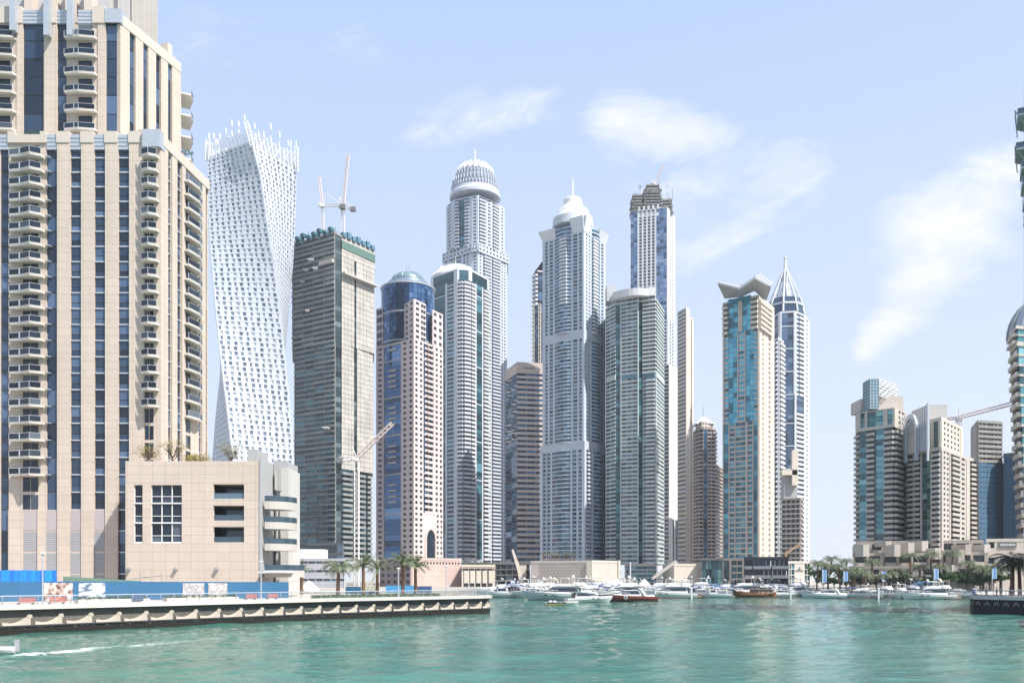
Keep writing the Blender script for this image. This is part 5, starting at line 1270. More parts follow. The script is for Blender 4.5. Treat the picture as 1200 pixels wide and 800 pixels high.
# promenade furniture along the first run
f = runs[0]
def upx(f, px, n=0):
    g = Fr(f.at(0, n, 0), f.at(f.len, n, 0)); return g.upx(px)
bench_m = plain('red_slat_wood', (.42, .13, .10), .6)
def bench(px, n, label):
    u = upx(f, px, n); o = f.at(u, n, ZC - .3); r = root('bench', o, label, 'bench', 'red slatted promenade benches')
    q = MB()
    for k in range(3): q.box(f, u - .95, u + .95, n - .25 + k * .17, n - .12 + k * .17, ZC + .13, ZC + .18)
    q.build('seat', bench_m, r); q = MB()
    for k in range(4): q.box(f, u - .95, u + .95, n + .30, n + .34, ZC + .25 + k * .14, ZC + .37 + k * .14)
    q.build('backrest', bench_m, r)
    for s in (-.8, .8): q = MB(); q.box(f, u + s - .04, u + s + .04, n - .25, n + .30, ZC - .3, ZC + .13); q.box(f, u + s - .04, u + s + .04, n + .26, n + .30, ZC + .131, ZC + .75); q.build('leg', metal_g, r)
for px, l in ((30, 'red slatted bench nearest the left edge behind the railing'), (66, 'red slatted bench right of the leftmost lamp post'), (293, 'red slatted bench left of the second lamp post'), (318, 'red slatted bench right of the second lamp post')): bench(px, -2.2, l)
leafm = {}
def foliage_mat(name, c):
    if name in MATS: return MATS[name]
    m, nt, b = newmat(name); at = ND(nt, 'ShaderNodeAttribute'); at.attribute_name = 'rnd'
    nt.links.new(rampmix(nt, at.outputs['Fac'], tuple(x * .55 for x in c), tuple(min(.4, x * 1.6) for x in c)), b.inputs['Base Color']); b.inputs['Roughness'].default_value = .65; b.inputs['Specular IOR Level'].default_value = .25
    MATS[name] = m; return m
def leafclump(mb, c, rx, ry, rz, n, size):
    for _ in range(n):
        while True:
            v = Vector((random.uniform(-1, 1), random.uniform(-1, 1), random.uniform(-1, 1)))
            if .25 < v.length < 1: break
        p = Vector((c[0] + v.x * rx, c[1] + v.y * ry, c[2] + v.z * rz)); a = Vector((random.gauss(0, 1), random.gauss(0, 1), random.gauss(0, 1))).normalized(); b = a.cross(Vector((random.gauss(0, 1), random.gauss(0, 1), random.gauss(0, 1)))).normalized()
        s = size * random.uniform(.6, 1.3); mb.poly([p - a * s, p + b * s * .6, p + a * s, p - b * s * .6], random.random())
# low cream planter wall with shrubs
for a, b, l in ((92, 176, 'left cream planter box with small shrubs behind the railing'), (196, 280, 'right cream planter box with small shrubs behind the railing')):
    ua, ub = upx(f, a, -3.2), upx(f, b, -3.2); r = root('planter', f.at((ua + ub) / 2, -3.5, ZC - .3), l, 'planter', 'planters on the promenade')
    q = MB(); q.box(f, ua, ub, -4.2, -3.2, ZC - .3, ZC + .40); q.build('box', cop, r)
    q = MB()
    for k in range(26): u = ua + (ub - ua) * (k + random.random()) / 26; p = f.at(u, -3.7, ZC + .55); leafclump(q, p, .3, .3, .25, 24, .12)
    q.build('shrub', foliage_mat('shrub_leaf', (.06, .10, .05)), r)
q = MB(); ua, ub = upx(f, 155, -3), upx(f, 167, -3); q.box(f, ua, ub, -2.9, -2.75, ZC + .1, ZC + .85); solo(q, 'notice_board', plain('navy_board', (.06, .10, .18), .4), 'small navy notice board standing at the planter behind the railing', 'board')
# lamp posts
def lamp(px, d, ztop_py, label):
    x = X(px, d); zt = Z(ztop_py, d); zb = ZC - .3; r = root('street_lamp', (x, d, zb), label, 'street lamp', 'promenade lamp posts')
    q = MB(); q.tube((x, d, zb), (x, d, zt), .10, .07, 8); q.lathe(x, d, [(.16, zb), (.16, zb + .5), (.1, zb + .55)], 8); q.build('pole', metal_l, r)
    q = MB(); q.lathe(x, d, [(.08, zt), (.34, zt + .12), (.36, zt + .22), (.1, zt + .3)], 12); q.build('lamp_head', metal_w, r)
    q = MB(); q.lathe(x, d, [(.1, zt - .35), (.13, zt - .05)], 8); q.build('diffuser', metal_w, r)
lamp(50, 103, 650, 'tall lamp post at the far left before the blue hoarding'); lamp(306, 131, 659, 'lamp post in front of the low cream block')
lamp(467, 150, 667, 'lamp post between the palms and the pink podium'); lamp(523, 157, 664, 'lamp post nearest the rounded promenade tip')
# blue hoarding with blurred picture panels
def hoarding():
    p0 = P(-60, 121); p1 = P(338, 152); h = Fr(p0, p1); zb = ZC - .3
    r = root('hoarding', h.at(h.len / 2, 0, zb), 'long dark blue construction hoarding with faded picture panels along the promenade', 'hoarding')
    q = MB(); top = lambda t: Z(680.5, 121) + (Z(681.5, 152) - Z(680.5, 121)) * t
    q.hexa([h.at(0, .1, zb), h.at(h.len, .1, zb), h.at(h.len, 0, zb), h.at(0, 0, zb), h.at(0, .1, top(0)), h.at(h.len, .1, top(1)), h.at(h.len, 0, top(1)), h.at(0, 0, top(0))])
    q.build('board', wallmat('hoarding_blue', (.035, .13, .25), var=.1, scale=.4, joints=(2.4, 90, .05)), r)
    def picture(cs):
        nm = 'picture_%d' % len(MATS); m, nt, b = newmat(nm); MATS[nm] = m; L = nt.links
        tc = ND(nt, 'ShaderNodeTexCoord'); n = ND(nt, 'ShaderNodeTexNoise'); n.inputs['Scale'].default_value = 2.6; n.inputs['Detail'].default_value = 2.5
        mp = ND(nt, 'ShaderNodeMapping'); mp.inputs['Scale'].default_value = cs[3]; mp.inputs['Location'].default_value = (len(MATS), 3, 1); L.new(tc.outputs['Generated'], mp.inputs[0]); L.new(mp.outputs[0], n.inputs[0])
        rp = ND(nt, 'ShaderNodeValToRGB'); rp.color_ramp.elements[0].position = .36; rp.color_ramp.elements[1].position = .64
        rp.color_ramp.elements[0].color = (*cs[0], 1); rp.color_ramp.elements[1].color = (*cs[2], 1); e = rp.color_ramp.elements.new(.5); e.color = (*cs[1], 1)
        L.new(n.outputs[0], rp.inputs[0]); L.new(rp.outputs[0], b.inputs['Base Color']); b.inputs['Roughness'].default_value = .4; return m
    for a, b, cs in ((51, 85, ((.60, .60, .62), (.45, .33, .28), (.06, .04, .04), (1.6, 1, 1))), (92, 123, ((.08, .11, .16), (.40, .46, .54), (.68, .70, .72), (.4, 1, 2.2))), (214, 239, ((.52, .48, .45), (.26, .24, .25), (.48, .52, .58), (1, 1, 1.4))), (244, 266, ((.62, .61, .6), (.25, .21, .18), (.60, .64, .68), (.6, 1, 2)))):
        q = MB(); u0, u1 = h.upx(a), h.upx(b); q.box(h, u0, u1, .10, .13, zb + .1, top((u0 + u1) / 2 / h.len) - .22); q.build('picture_panel', picture(cs), r)
    p0 = P(-60, 128); p1 = P(66, 140); g = Fr(p0, p1)
    q = MB()
    zb2 = GL - .1
    for k in range(24): q.box(g, g.len * k / 24 + .02, g.len * (k + 1) / 24 - .02, 0, .08 + .06 * (k % 2), zb2, Z(667.5, 134) + random.uniform(-.05, .05), random.random())
    m, nt, b = newmat('bright_blue_sheet'); at = ND(nt, 'ShaderNodeAttribute'); at.attribute_name = 'rnd'; nt.links.new(rampmix(nt, at.outputs['Fac'], (.005, .09, .42), (.01, .22, .72)), b.inputs['Base Color'])
    solo(q, 'site_fence', m, 'bright blue corrugated site fence at the foot of the near tower', 'fence')
    q = MB(); g = Fr(P(74, 141), P(165, 150)); z0 = Z(675, 141)
    q.hexa([g.at(0, .08, zb2), g.at(g.len, .08, zb2), g.at(g.len, 0, zb2), g.at(0, 0, zb2), g.at(0, .08, z0), g.at(g.len, .08, z0 - .7), g.at(g.len, 0, z0 - .7), g.at(0, 0, z0)]); solo(q, 'net_fence', plain('green_mesh', (.10, .17, .14), .7), 'low dark green mesh fence sloping beside the bright blue one', 'fence')
    for k in range(3):
        q = MB(); x = X(165 + k * 12, 152); q.tube((x, 152, zb2), (x, 152, Z(670 - k % 2 * 3, 152)), .05, seg=4); q.tube((x - 1.4, 152, Z(677 - k, 152)), (x + 1.5, 152, Z(676 - k, 152)), .05, seg=4); solo(q, 'scaffold_pole', metal_g, ('left', 'middle', 'right')[k] + ' one of three thin scaffold poles before the cream block wall', 'scaffold pole', 'scaffold poles by the cream block')
hoarding()
q = MB(); g = Fr(P(378, 140), P(520, 159))
q.box(g, 0, g.len, -3.0, -.8, ZC - .29, ZC + .12); o = solo(q, 'grass_bed', foliage_mat('bed_green', (.06, .10, .045)), 'strip of green ground cover under the palms', 'grass bed')
q = MB()
for k in range(700): u = random.random() * g.len; leafclump(q, g.at(u, random.uniform(-3, -.8), ZC + .2), .25, .25, .2, 5, .13)
o = q.build('ground_cover', foliage_mat('bed_green', (.06, .10, .045))); tag(o, 'low leafy ground cover along the promenade railing', 'ground cover', kind='stuff')
# ------------------------------------------------------------------ trees
bark = wallmat('palm_bark', (.20, .115, .07), var=.2, scale=2, joints=(90, .28, .07), jc=.6); barkd = wallmat('bark', (.13, .10, .08), var=.2, scale=2)
palm_g = foliage_mat('palm_leaf', (.12, .145, .085)); palm_d = foliage_mat('palm_leaf_dark', (.03, .05, .03)); tree_g = foliage_mat('tree_leaf', (.055, .10, .035)); yel = foliage_mat('yellow_leaf', (.22, .19, .05))
def palm_meshes(h, cr, up, n, mat, seed, tr=.28, lf=24):
    rs = random.Random(seed); t = MB(); lean = rs.uniform(-.25, .25); prev = (0, 0, 0)
    for k in range(8):
        a = k / 8; b = (k + 1) / 8; q = (lean * b * b, lean * .5 * b * b, h * b); t.tube(prev, q, tr * (1.25 - .35 * a), tr * (1.28 - .35 * b), 9); prev = q
    c = MB(); top = Vector(prev)
    for i in range(n):
        az = 2 * math.pi * (i * .618 + rs.random() * .08); el = up * rs.uniform(.25, 1.15) + (i / n) * .55 - .1; Ln = cr * rs.uniform(.8, 1.1)
        p = top.copy(); d = Vector((math.cos(az) * math.cos(el), math.sin(az) * math.cos(el), math.sin(el))); N_ = 9; tone = rs.random()
        for j in range(N_):
            d2 = (d + Vector((0, 0, -.13 - .015 * j))).normalized(); p2 = p + d2 * Ln / N_
            side = d2.cross(Vector((0, 0, 1))); 
            if side.length < .01: side = Vector((1, 0, 0))
            side.normalize(); w = Ln * .17 * math.sin(math.pi * (j + .7) / (N_ + .6)) + .04
            dn = side.cross(d2).normalized()
            for k2 in range(3):
                a_ = p + (p2 - p) * (k2 / 3)
                for s in (-1, 1):
                    e_ = a_ + side * s * w + d2 * w * .7 - dn * w * rs.uniform(.1, .55) * (1 if dn.z > 0 else -1)
                    c.poly([a_, a_ + d2 * Ln * .022, e_], min(1, max(0, tone + rs.uniform(-.25, .25))))
            c.tube(p, p2, .025, seg=3, r=.9); p = p2; d = d2
    return t, c
PROTO = {}
def palm(kind, x, y, z, h_scale=1, rot=0, label='', group=None):
    kw = {'tall': (5.4, 3.3, 1.15, 44, palm_g), 'wide': (5.2, 3.6, .55, 46, palm_g), 'dark': (5.5, 4.0, .5, 46, palm_d), 'small': (3.6, 2.0, 1.2, 22, palm_g)}[kind]
    if kind not in PROTO:
        t, c = palm_meshes(*kw, seed=len(PROTO) + 3); r = root('palm_tree', (0, 0, 0), label, 'palm tree', group)
        t.build('trunk', bark, r); c.build('crown', kw[4], r); PROTO[kind] = (r, treeof(r), [0])
    r, tr, used = PROTO[kind]
    if not used[0]:
        used[0] = 1; r.location = (x, y, z); r.rotation_euler = (0, 0, rot); r.scale = (h_scale,) * 3; r['label'] = label
        if group: r['group'] = group
        return r
    return clone(r, (x, y, z), rot, h_scale, label, group, tr)
def broad(x, y, z, h, r, mat, label, name='tree', group=None, n=1500, bare=False, leaf=.22, trunk=.35):
    o = root(name, (x, y, z), label, 'tree' if name != 'shrub' else 'shrub', group); t = MB(); c = MB()
    t.tube((x, y, z), (x, y, z + h * .5), r * .09, r * .06, 7); ends = []
    for k in range(9 if bare else 6):
        a = 2 * math.pi * k / (9 if bare else 6) + random.random(); e = Vector((x + math.cos(a) * r * .7, y + math.sin(a) * r * .7, z + h * random.uniform(.6, .95))); b = Vector((x, y, z + h * random.uniform(.3, .5))); t.tube(b, e, r * .05, r * .015, 5); ends.append(e)
        if bare:
            for _ in range(5): g = e + Vector((random.uniform(-.5, .5) * r, random.uniform(-.5, .5) * r, random.uniform(0, .3) * h)); t.tube((b + e) / 2, g, r * .02, r * .006, 3); ends.append(g)
    t.build('trunk', barkd, o)
    for e in ends + [Vector((x, y, z + h * .75))] * (0 if bare else 3): q = r * random.uniform(.3, .55); leafclump(c, e, q, q, q * .7, int(n / len(ends)), leaf)
    c.build('crown', mat, o); return o
G1 = 'date palms on the promenade'
for px, d, top, kind, l in ((353, 190, 655, 'small', 'small slim palm, leftmost of the row, beyond the two walkers'), (396, 152, 649, 'wide', 'broad palm, second from the left on the promenade'), (426, 155, 648, 'tall', 'third palm from the left, before the crane mast'), (442, 160, 651, 'tall', 'palm right of the crane mast, close beside its neighbour'),
        (472, 158, 645, 'tall', 'tallest palm, just left of the pink podium'), (487, 160, 648, 'tall', 'rightmost palm of the promenade row, before the pink podium')):
    zb = ZC - .3 if d < 180 else 2.7; ht = Z(top, d) - zb; base = {'small': 5.4, 'wide': 7.3, 'tall': 8.0}[kind]
    palm(kind, X(px, d), d, zb, ht / base, random.uniform(0, 6), l, G1)
# plants on the near roofs
for px, d, zp, h, r, m_, bare, l in ((174, 162, 541, 3.5, 1.9, yel, True, 'bare twiggy tree on the cream block roof beside the balcony column'), (202, 163, 541, 4.4, 2.0, yel, True, 'bare branching tree on the cream block roof, second from the left'), (232, 164, 541, 2.2, 2.6, yel, False, 'yellow-green bushy tree on the cream block roof'),
        (271, 163, 541, 3.6, 1.9, yel, True, 'small round olive tree on the cream block roof near its right end')):
    broad(X(px, d), d, Z(zp, 158.5) - .6, h, r, m_, l, 'roof_tree', 'trees on the cream block roof', 420 if bare else 900, bare, .13)
for px, d, py, l in ((170, 176, 157, 'shrub on the setback terrace left of the corner balconies'), (40, 176, 159, 'shrub on the setback terrace at the far left'), (219, 200, 181, 'shrub on the high rear ledge of the near tower')):
    q = MB(); leafclump(q, (X(px, d), d, Z(py, d) + .3), 1.6, .6, .7, 200, .15); solo(q, 'shrub', tree_g, l, 'shrub', 'shrubs on the near tower terraces')
# ------------------------------------------------------------------ podiums and low buildings along the far quay
def lowblock(name, label, pts, yt, m, faces, nfl=3, depth=18, zb=2.5, **kw):
    T = Tower(name, label, 'building', (pts[0][0] + pts[-1][0]) / 2, min(p[1] for p in pts))
    lv = T.seg(pts, 700, yt, nfl, faces, m, depth=depth, zb=zb, **kw); return T, lv
wm = dict(wall=white_c, glass=g_grey, glass2=g_grey, slab=white_c)
T, lv = lowblock('white_mall', 'low white mall with grey ribbed facade behind the promenade, left of the crane', [(330, 428), (352, 405), (405, 400)], 657, dict(wall=wallmat('mall_grey', (.52, .53, .55), joints=(900, .8, .25), jc=.75), glass=g_grey, slab=white_c), ['W22:2', 'W53:6'], 3, sp=.72)
q = MB(); q.bx(X(332, 420), X(378, 420), 421, 432, Z(662, 420), Z(643, 420)); q.build('upper_volume', white_c, T.root)
q = MB(); q.bx(X(338, 418), X(350, 418), 415, 420, Z(662, 418), Z(634, 418)); q.build('stair_tower', white_c, T.root); T.finish()
T, lv = lowblock('glass_podium', 'dark glass podium at the foot of the unfinished tower', [(360, 500), (403, 486)], 638, dict(wall=conc_d, glass=g_grey, slab=white_c), ['W43:5'], 4, sp=.25)
T.finish()
T, lv = lowblock('shaded_pink_podium', 'shaded pinkish podium left of the sunlit pink one', [(445, 458), (482, 440)], 656, dict(wall=wallmat('podium_pink_shaded', (.26, .22, .215)), glass=g_dark, slab=pinkst), ['S37:5'], 4, depth=20)  # darkened version of the neighbouring pink: its shade is put into the colour
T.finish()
T, lv = lowblock('pink_podium', 'pink podium block with rows of little square windows', [(482, 440), (541, 455)], 656, dict(wall=wallmat('podium_pink', (.56, .43, .385), joints=(2.6, 2.6, .25), jc=.8), glass=g_dark, slab=pinkst), ['p59'], 4, depth=20)
f = Fr(P(482, 440), P(541, 455))
for k in range(13):
    q = MB(); u = f.len * (.18 + k * .062); q.box(f, u, u + .8, .02, .06, Z(660.5, 445), Z(658, 445)); q.build('window', g_dark, T.root)
T.finish()
T, lv = lowblock('colonnade_block', 'white colonnaded block with tall panels right of the pink podium', [(541, 440), (580, 440)], 664, dict(wall=beige_l, glass=g_open, slab=beige_l), ['p2 D6 p1 D6 p1 D6 p1 D6 p1 D6 p3'], 2, sp=.2)
f = Fr(P(541, 440), P(580, 440))
for k in range(5):
    q = MB(); u = f.len * (.055 + k * .185); q.box(f, u + .3, u + 2.6, -.2, .1, Z(683, 440), Z(668, 440)); q.build('blind_panel', beige_l, T.root)
q = MB(); q.box(f, -.3, f.len + .3, -1, .5, Z(666, 440), Z(664.5, 440)); q.build('cornice', brownst, T.root)
q = MB()
for k in range(16): leafclump(q, f.at(f.len * (k + .5) / 16, -2, Z(663, 440) + 1.4), 1.4, .8, .8, 40, .3)
q.build('roof_planting', tree_g, T.root); T.finish()
T, lv = lowblock('dark_glass_block', 'dark blue-grey glass block between the colonnade and patterned podium', [(580, 455), (621, 452)], 661, dict(wall=conc_d, glass=g_dark, slab=conc_d), ['W41:6'], 4, sp=.2)
q = MB(); f = Fr(P(580, 452), P(603, 450)); q.box(f, 0, f.len, .2, 5, Z(680.5, 450), Z(679.3, 450)); q.build('entrance_canopy', metal_w, T.root); T.finish()
T = Tower('slanted_pylon', 'tall slanted cream pylon with a boxy foot left of the patterned podium', 'pylon', 608, 440)
q = MB(); a, b = (X(612, 440), Z(690, 440)), (X(617, 440), Z(690, 440))
q.ring([[(X(610, 440), 440, 2.5), (X(616, 440), 440, 2.5), (X(616, 440), 443, 2.5), (X(610, 440), 443, 2.5)], [(X(606, 440), 440, Z(667, 440)), (X(610, 440), 440, Z(665, 440)), (X(610, 440), 443, Z(665, 440)), (X(606, 440), 443, Z(667, 440))], [(X(599.5, 440), 440, Z(644, 440)), (X(601.5, 440), 440, Z(643, 440)), (X(601.5, 440), 443, Z(643, 440)), (X(599.5, 440), 443, Z(644, 440))]]); q.build('beam', beige_l, T.root)
q = MB(); q.bx(X(608, 446), X(617, 446), 444, 450, 2.5, Z(662, 446)); q.build('foot', wallmat('pylon_foot', (.55, .5, .45), joints=(1, 1.6, .2)), T.root)
# patterned podium
pat = wallmat('pattern_podium', (.52, .465, .415))
T, lv = lowblock('patterned_podium', 'long low beige podium with triangular relief pattern below the rotunda tower', [(622, 432), (694, 420), (726, 432)], 659, dict(wall=pat, glass=g_grey, slab=pat), ['p72', 'p32'], 3, depth=18)
f = Fr(P(622, 432), P(694, 420)); q = MB()
for i in range(26):
    for j in range(7):
        u = f.len * (.13 + .83 * i / 26); z = 4.8 + j * 1.3; w = f.len * .83 / 26
        a, b, c = f.at(u, .05, z), f.at(u + w * .8, .05, z), f.at(u + (w * .1 if (i + j) % 2 else w * .7), .3, z + 1.05)
        q.poly([a, b, c]); q.poly([b, f.at(u + w * .8, .05, z + .2), c])
q.build('relief_pattern', wallmat('relief', (.40, .35, .31)), T.root)
q = MB(); q.box(f, f.len - 2.6, f.len + .2, .23, .8, 2.5, Z(657, 420)); q.build('end_pier', beige_l, T.root)
q = MB(); g = Fr(P(694, 420), P(726, 432)); q.box(g, g.len * .93, g.len, .25, .6, 2.5, Z(656, 425)); q.build('end_pier', beige_l, T.root)
T.finish()
G2 = 'planting on the patterned podium roof'
for k in range(9):
    px = 637 + k * 4.6; palm('small', X(px, 440), 440, Z(658.5, 436) + .3, .9 + random.random() * .2, random.random() * 6, 'small palm in the row on the patterned podium roof', G2)
T, lv = lowblock('slatted_glass_block', 'dark slatted glass building with white stripe columns below the grey-green tower', [(732, 430), (772, 428)], 663, dict(wall=conc_d, glass=g_teal, slab=conc_d), ['W40:3'], 5, sp=.3)
f = Fr(P(732, 430), P(772, 428)); q = MB(); q.box(f, f.upx(738), f.upx(739.5), .1, .6, 2.5, Z(658, 430)); q.build('white_column', white_c, T.root)
T.finish()
T, lv = lowblock('beige_hall', 'plain beige hall with a sloping covered stair before it', [(772, 440), (790, 428), (822, 430)], 663, dict(wall=beige_l, glass=g_grey, slab=beige_l), ['p18', 'p32'], 3)
q = MB(); q.hexa([(X(765, 415), 415, Z(679, 415)), (X(793, 415), 415, Z(659, 415)), (X(793, 415), 419, Z(659, 415)), (X(765, 415), 419, Z(679, 415)), (X(765, 415), 415, Z(676, 415)), (X(793, 415), 415, Z(656, 415)), (X(793, 415), 419, Z(656, 415)), (X(765, 415), 419, Z(676, 415))]); q.build('covered_stair', beige, T.root)
q = MB(); q.bx(X(772, 416), X(778, 416), 419.5, 424, 2.5, Z(662, 420)); q.build('stair_tower', white_c, T.root); T.finish()
T, lv = lowblock('green_glass_block', 'dark green glass block with white base left of the cyan tower', [(821, 425), (848, 422)], 656, dict(wall=conc_d, glass=g_teal, glass2=glassmat('green_block_glass', (.04, .10, .10)), slab=conc_d), ['D2 G4 D3 G4 D3 G4 D7'], 3)
T.finish()
T, lv = lowblock('black_steel_restaurant', 'black steel restaurant beside the white block with dark lettering', [(872, 410), (924, 405)], 655, dict(wall=plain('black_steel', (.035, .04, .05), .4, .3), glass=g_dark, glass2=g_teal, slab=metal_g, bglass=g_dark), ['B10:2 B22:4 B20:4'], 3, par=.3, bd=1.6)
f = Fr(P(872, 410), P(924, 405))
for k in range(11):
    q = MB(); u = f.len * (.45 + k * .05); q.tube(f.at(u, .2, lv[1 + k % 2] + 1), f.at(u, .2, lv[2 + k % 2] - .5), .28, .15, 6); q.build('folded_parasol', metal_w, T.root)
T.finish()
T, lv = lowblock('white_restaurant_block', 'white block with glass corners and small dark lettering by the right-hand trees', [(924, 405), (951, 408)], 660, dict(wall=wallmat('white_block', (.64, .60, .55)), glass=g_teal, slab=white_c), ['W7:2 p12 W6:2 P2'], 4, sp=.15)
f = Fr(P(924, 405), P(951, 408)); q = MB(); zc = Z(668, 406)
for k in range(8): u = f.len * (.30 + k * .045); q.box(f, u, u + .22, .03, .1, zc - .35, zc + .2)
q.box(f, f.len * .29, f.len * .66, .03, .08, zc - .6, zc - .48); q.tube(f.at(f.len * .46, .1, zc + .5), f.at(f.len * .49, .1, zc + 1.7), .25, .1, 5); q.tube(f.at(f.len * .42, .1, zc + .6), f.at(f.len * .54, .1, zc + .9), .12, .12, 4)
q.build('sign_letters', darkgap, T.root); T.finish()
# terraced beige villas at the foot of the right cluster
terr = wallmat('terrace_beige', (.40, .355, .31)); terr_l = wallmat('terrace_light', (.52, .47, .41))
def terraces():
    T = Tower('terraced_podium', 'stepped beige stone terraces with balconies and stairs below the right-hand towers', 'building', 1075, 305)
    m = dict(wall=terr, glass=g_open, slab=terr_l, bglass=g_open)
    T.seg([(995, 318), (1165, 300)], 690, 666, 2, ['p6 S10:1 p8 S12:1 p7 B12:1 p5 S12:1 p10 B10 p8 S12:1 p6 S14:1 B16 p12'], m, depth=10, zb=2.5, bd=.8)
    T.seg([(1000, 324), (1158, 308)], 664, 650, 1, ['B14 P3 W12 P4 B13 P3 W12 P3 B15 P3 W10 P4 B12 P3 W14 P3 B12 P4'], dict(m, wall=wallmat('terrace_mid', (.42, .37, .32))), depth=10, zb=Z(666, 312) + .6, bd=1.2)
    T.seg([(1004, 330), (1152, 316)], 649, 636, 1, ['W12 P3 B9 P3 W9 P4 B10 P3 W12 P4 B12 P3 W10 P3 B12 P4 W10'], dict(m, wall=wallmat('terrace_top', (.38, .34, .30))), depth=8, zb=Z(650, 316) + .6, bd=1.0)
    for px, a, b, dd in ((1036, 640, 634, 322), (1046, 652, 638, 316), (1062, 650, 636, 316), (1078, 646, 634, 320), (1093, 655, 642, 314), (1120, 660, 644, 308), (1010, 652, 638, 320), (1150, 648, 638, 312), (1128, 650, 638, 312)):
        q = MB(); q.bx(X(px - 3.5, dd), X(px + 3.5, dd), dd - 4, dd + 6, Z(a, dd), Z(b, dd)); q.build('bay', terr_l if px % 4 else terr, T.root)
    q = MB()
    for k in range(9): q.bx(X(1112, 298) + k * .9, X(1112, 298) + (k + 1) * .9, 296, 300, 2.5, 11 - k * .9)
    q.build('stair', terr_l, T.root)
    T.finish()
terraces()
T, lv = lowblock('beige_retail_block', 'low beige retail building with a dark sign panel under the blue netted block', [(1156, 335), (1240, 330)], 634, dict(wall=terr_l, glass=g_dark, slab=terr_l), ['p3 W8 p16 W12 p60'], 3, depth=14, sp=.6)
f = Fr(P(1156, 335), P(1240, 330)); q = MB(); q.box(f, f.upx(1170), f.upx(1191), .05, .3, Z(641.5, 333), Z(634.5, 333)); o = q.build('sign_panel', conc_d, T.root)
q = MB()
for k in range(11): u = f.upx(1172 + k * 1.6); q.box(f, u, u + .3, .31, .36, Z(638.7, 333), Z(637, 333))
q.build('sign_letters', metal_w, o); T.finish()
# palms and trees on the right bank
G3 = 'palms on the right bank'
spots = [(958, 316, 652), (966, 312, 655), (974, 318, 647), (983, 310, 656), (992, 316, 650), (1001, 305, 660), (1012, 300, 664), (1022, 306, 650), (1037, 298, 668), (1048, 300, 661), (1057, 302, 663), (1067, 298, 643), (1078, 301, 657), (1091, 299, 642), (1102, 297, 656), (1116, 302, 640), (1134, 296, 652), (1143, 298, 657), (1152, 294, 655), (1163, 290, 660), (1173, 292, 655)]
rows = ['low', 'mid', 'tall']
for i, (px, d, top) in enumerate(spots):
    zb = 2.5; d -= 3; zb = 2.5 if top > 658 or i > 17 else max(2.5, Z(top, d) - 7.6); ht = Z(top, d) - zb
    near = ('before the white block side', 'in the left grove', 'in the left grove', 'in the left grove', 'at the end of the left grove', 'before the left terraces')[min(5, i)] if i < 6 else 'before the terraces'
    palm('wide', X(px, d), d, zb, min(1.35, max(.8, ht / 7.3)), random.random() * 6, ('right bank palm %s, number %s from the left' % (near, ('one two three four five six seven eight nine ten eleven twelve thirteen fourteen fifteen sixteen seventeen eighteen nineteen twenty twenty-one').split()[i])), G3)
low_trees = [(955, 322, 7, 3.5), (962, 318, 4, 2.6), (968, 324, 8, 4), (975, 316, 3.6, 2.4), (982, 322, 7.5, 4), (989, 314, 3.4, 2.5), (996, 318, 6, 3.5), (1006, 306, 4.5, 3), (1016, 303, 3.2, 2.3), (1024, 304, 4.2, 2.7), (1030, 303, 5, 3), (1043, 300, 3.4, 2.5), (1053, 300, 4.2, 2.8), (1063, 299, 3.3, 2.3), (1073, 299, 4.4, 2.9),
             (1085, 298, 4, 2.5), (1098, 297, 5, 2.6), (1108, 296, 5.5, 2.8), (1120, 295, 5.5, 2.8), (1129, 296, 4.5, 2.4), (1137, 294, 3.6, 2.4), (1145, 296, 5, 3), (1156, 293, 4.4, 2.8), (1168, 291, 5, 3)]
nw = 'one two three four five six seven eight nine ten eleven twelve thirteen fourteen fifteen sixteen seventeen eighteen nineteen twenty twenty-one twenty-two twenty-three twenty-four'.split()
for i, (px, d, h, r) in enumerate(low_trees):
    where = 'beside the white lettered block' if px < 975 else 'under the left palm grove' if px < 1000 else 'before the left terraces' if px < 1050 else 'before the middle terraces' if px < 1100 else 'before the right terraces' if px < 1150 else 'behind the dark quay'
    broad(X(px, d), d - 2, 2.5, h * 1.15, r, tree_g if i % 3 == 0 or i > 15 else foliage_mat('olive_leaf', (.12, .13, .09)), '%s leafy tree %s, number %s from the left' % ('tall' if h > 6 else 'rounded' if h > 4.3 else 'low bushy', where, nw[i]), group='leafy trees on the right bank', n=900, leaf=.28)
for i, (px, top) in enumerate(((1186, 640), (1195, 648))):
    d = 168; palm('dark', X(px, d), d, 3, (Z(top, d) - 3) / 7.6, i * 2.1, ('dark palm with wide fronds behind the right quay' if i == 0 else 'dark palm touching the right edge behind the right quay'), 'dark palms on the right quay')
# ------------------------------------------------------------------ right quay
RA = (X(1137, 165), 165); 
rt = [(X(1143, 200), 200), (X(1138, 182), 182), (X(1137, 168), 168), (X(1141, 158), 158), (X(1260, 140), 140)]
rr = [Fr(rt[i], rt[i + 1]) for i in range(4)]
slab_r = [rt[0], rt[1], rt[2], rt[3], rt[4], (X(1209, 131), 131), (X(1216, 112), 112), (170, 110), (170, 230), (X(1150, 230), 230)]
q = MB(); q.prism(offset_poly(slab_r, .25), -2, 3.0); struct(q, 'right_promenade', paving)
black = wallmat('shaded_black_wall', (.018, .018, .02), var=.2, scale=.5)  # this quay lies in shade; the shade is put into the near-black colour
r = root('quay_wall', rr[0].at(0, 0, 0), 'dark right-hand quay wall with small arched reliefs under a pale lip', 'quay wall')
cp, lw = MB(), MB()
for f in rr: cp.box(f, -.02, f.len + .02, -1.3, .10, 2.55, 3.2); lw.box(f, 0, f.len, -.8, 0, -1.5, 2.55)
cp.build('coping', cop2, r); lw.build('lower_wall', black, r)
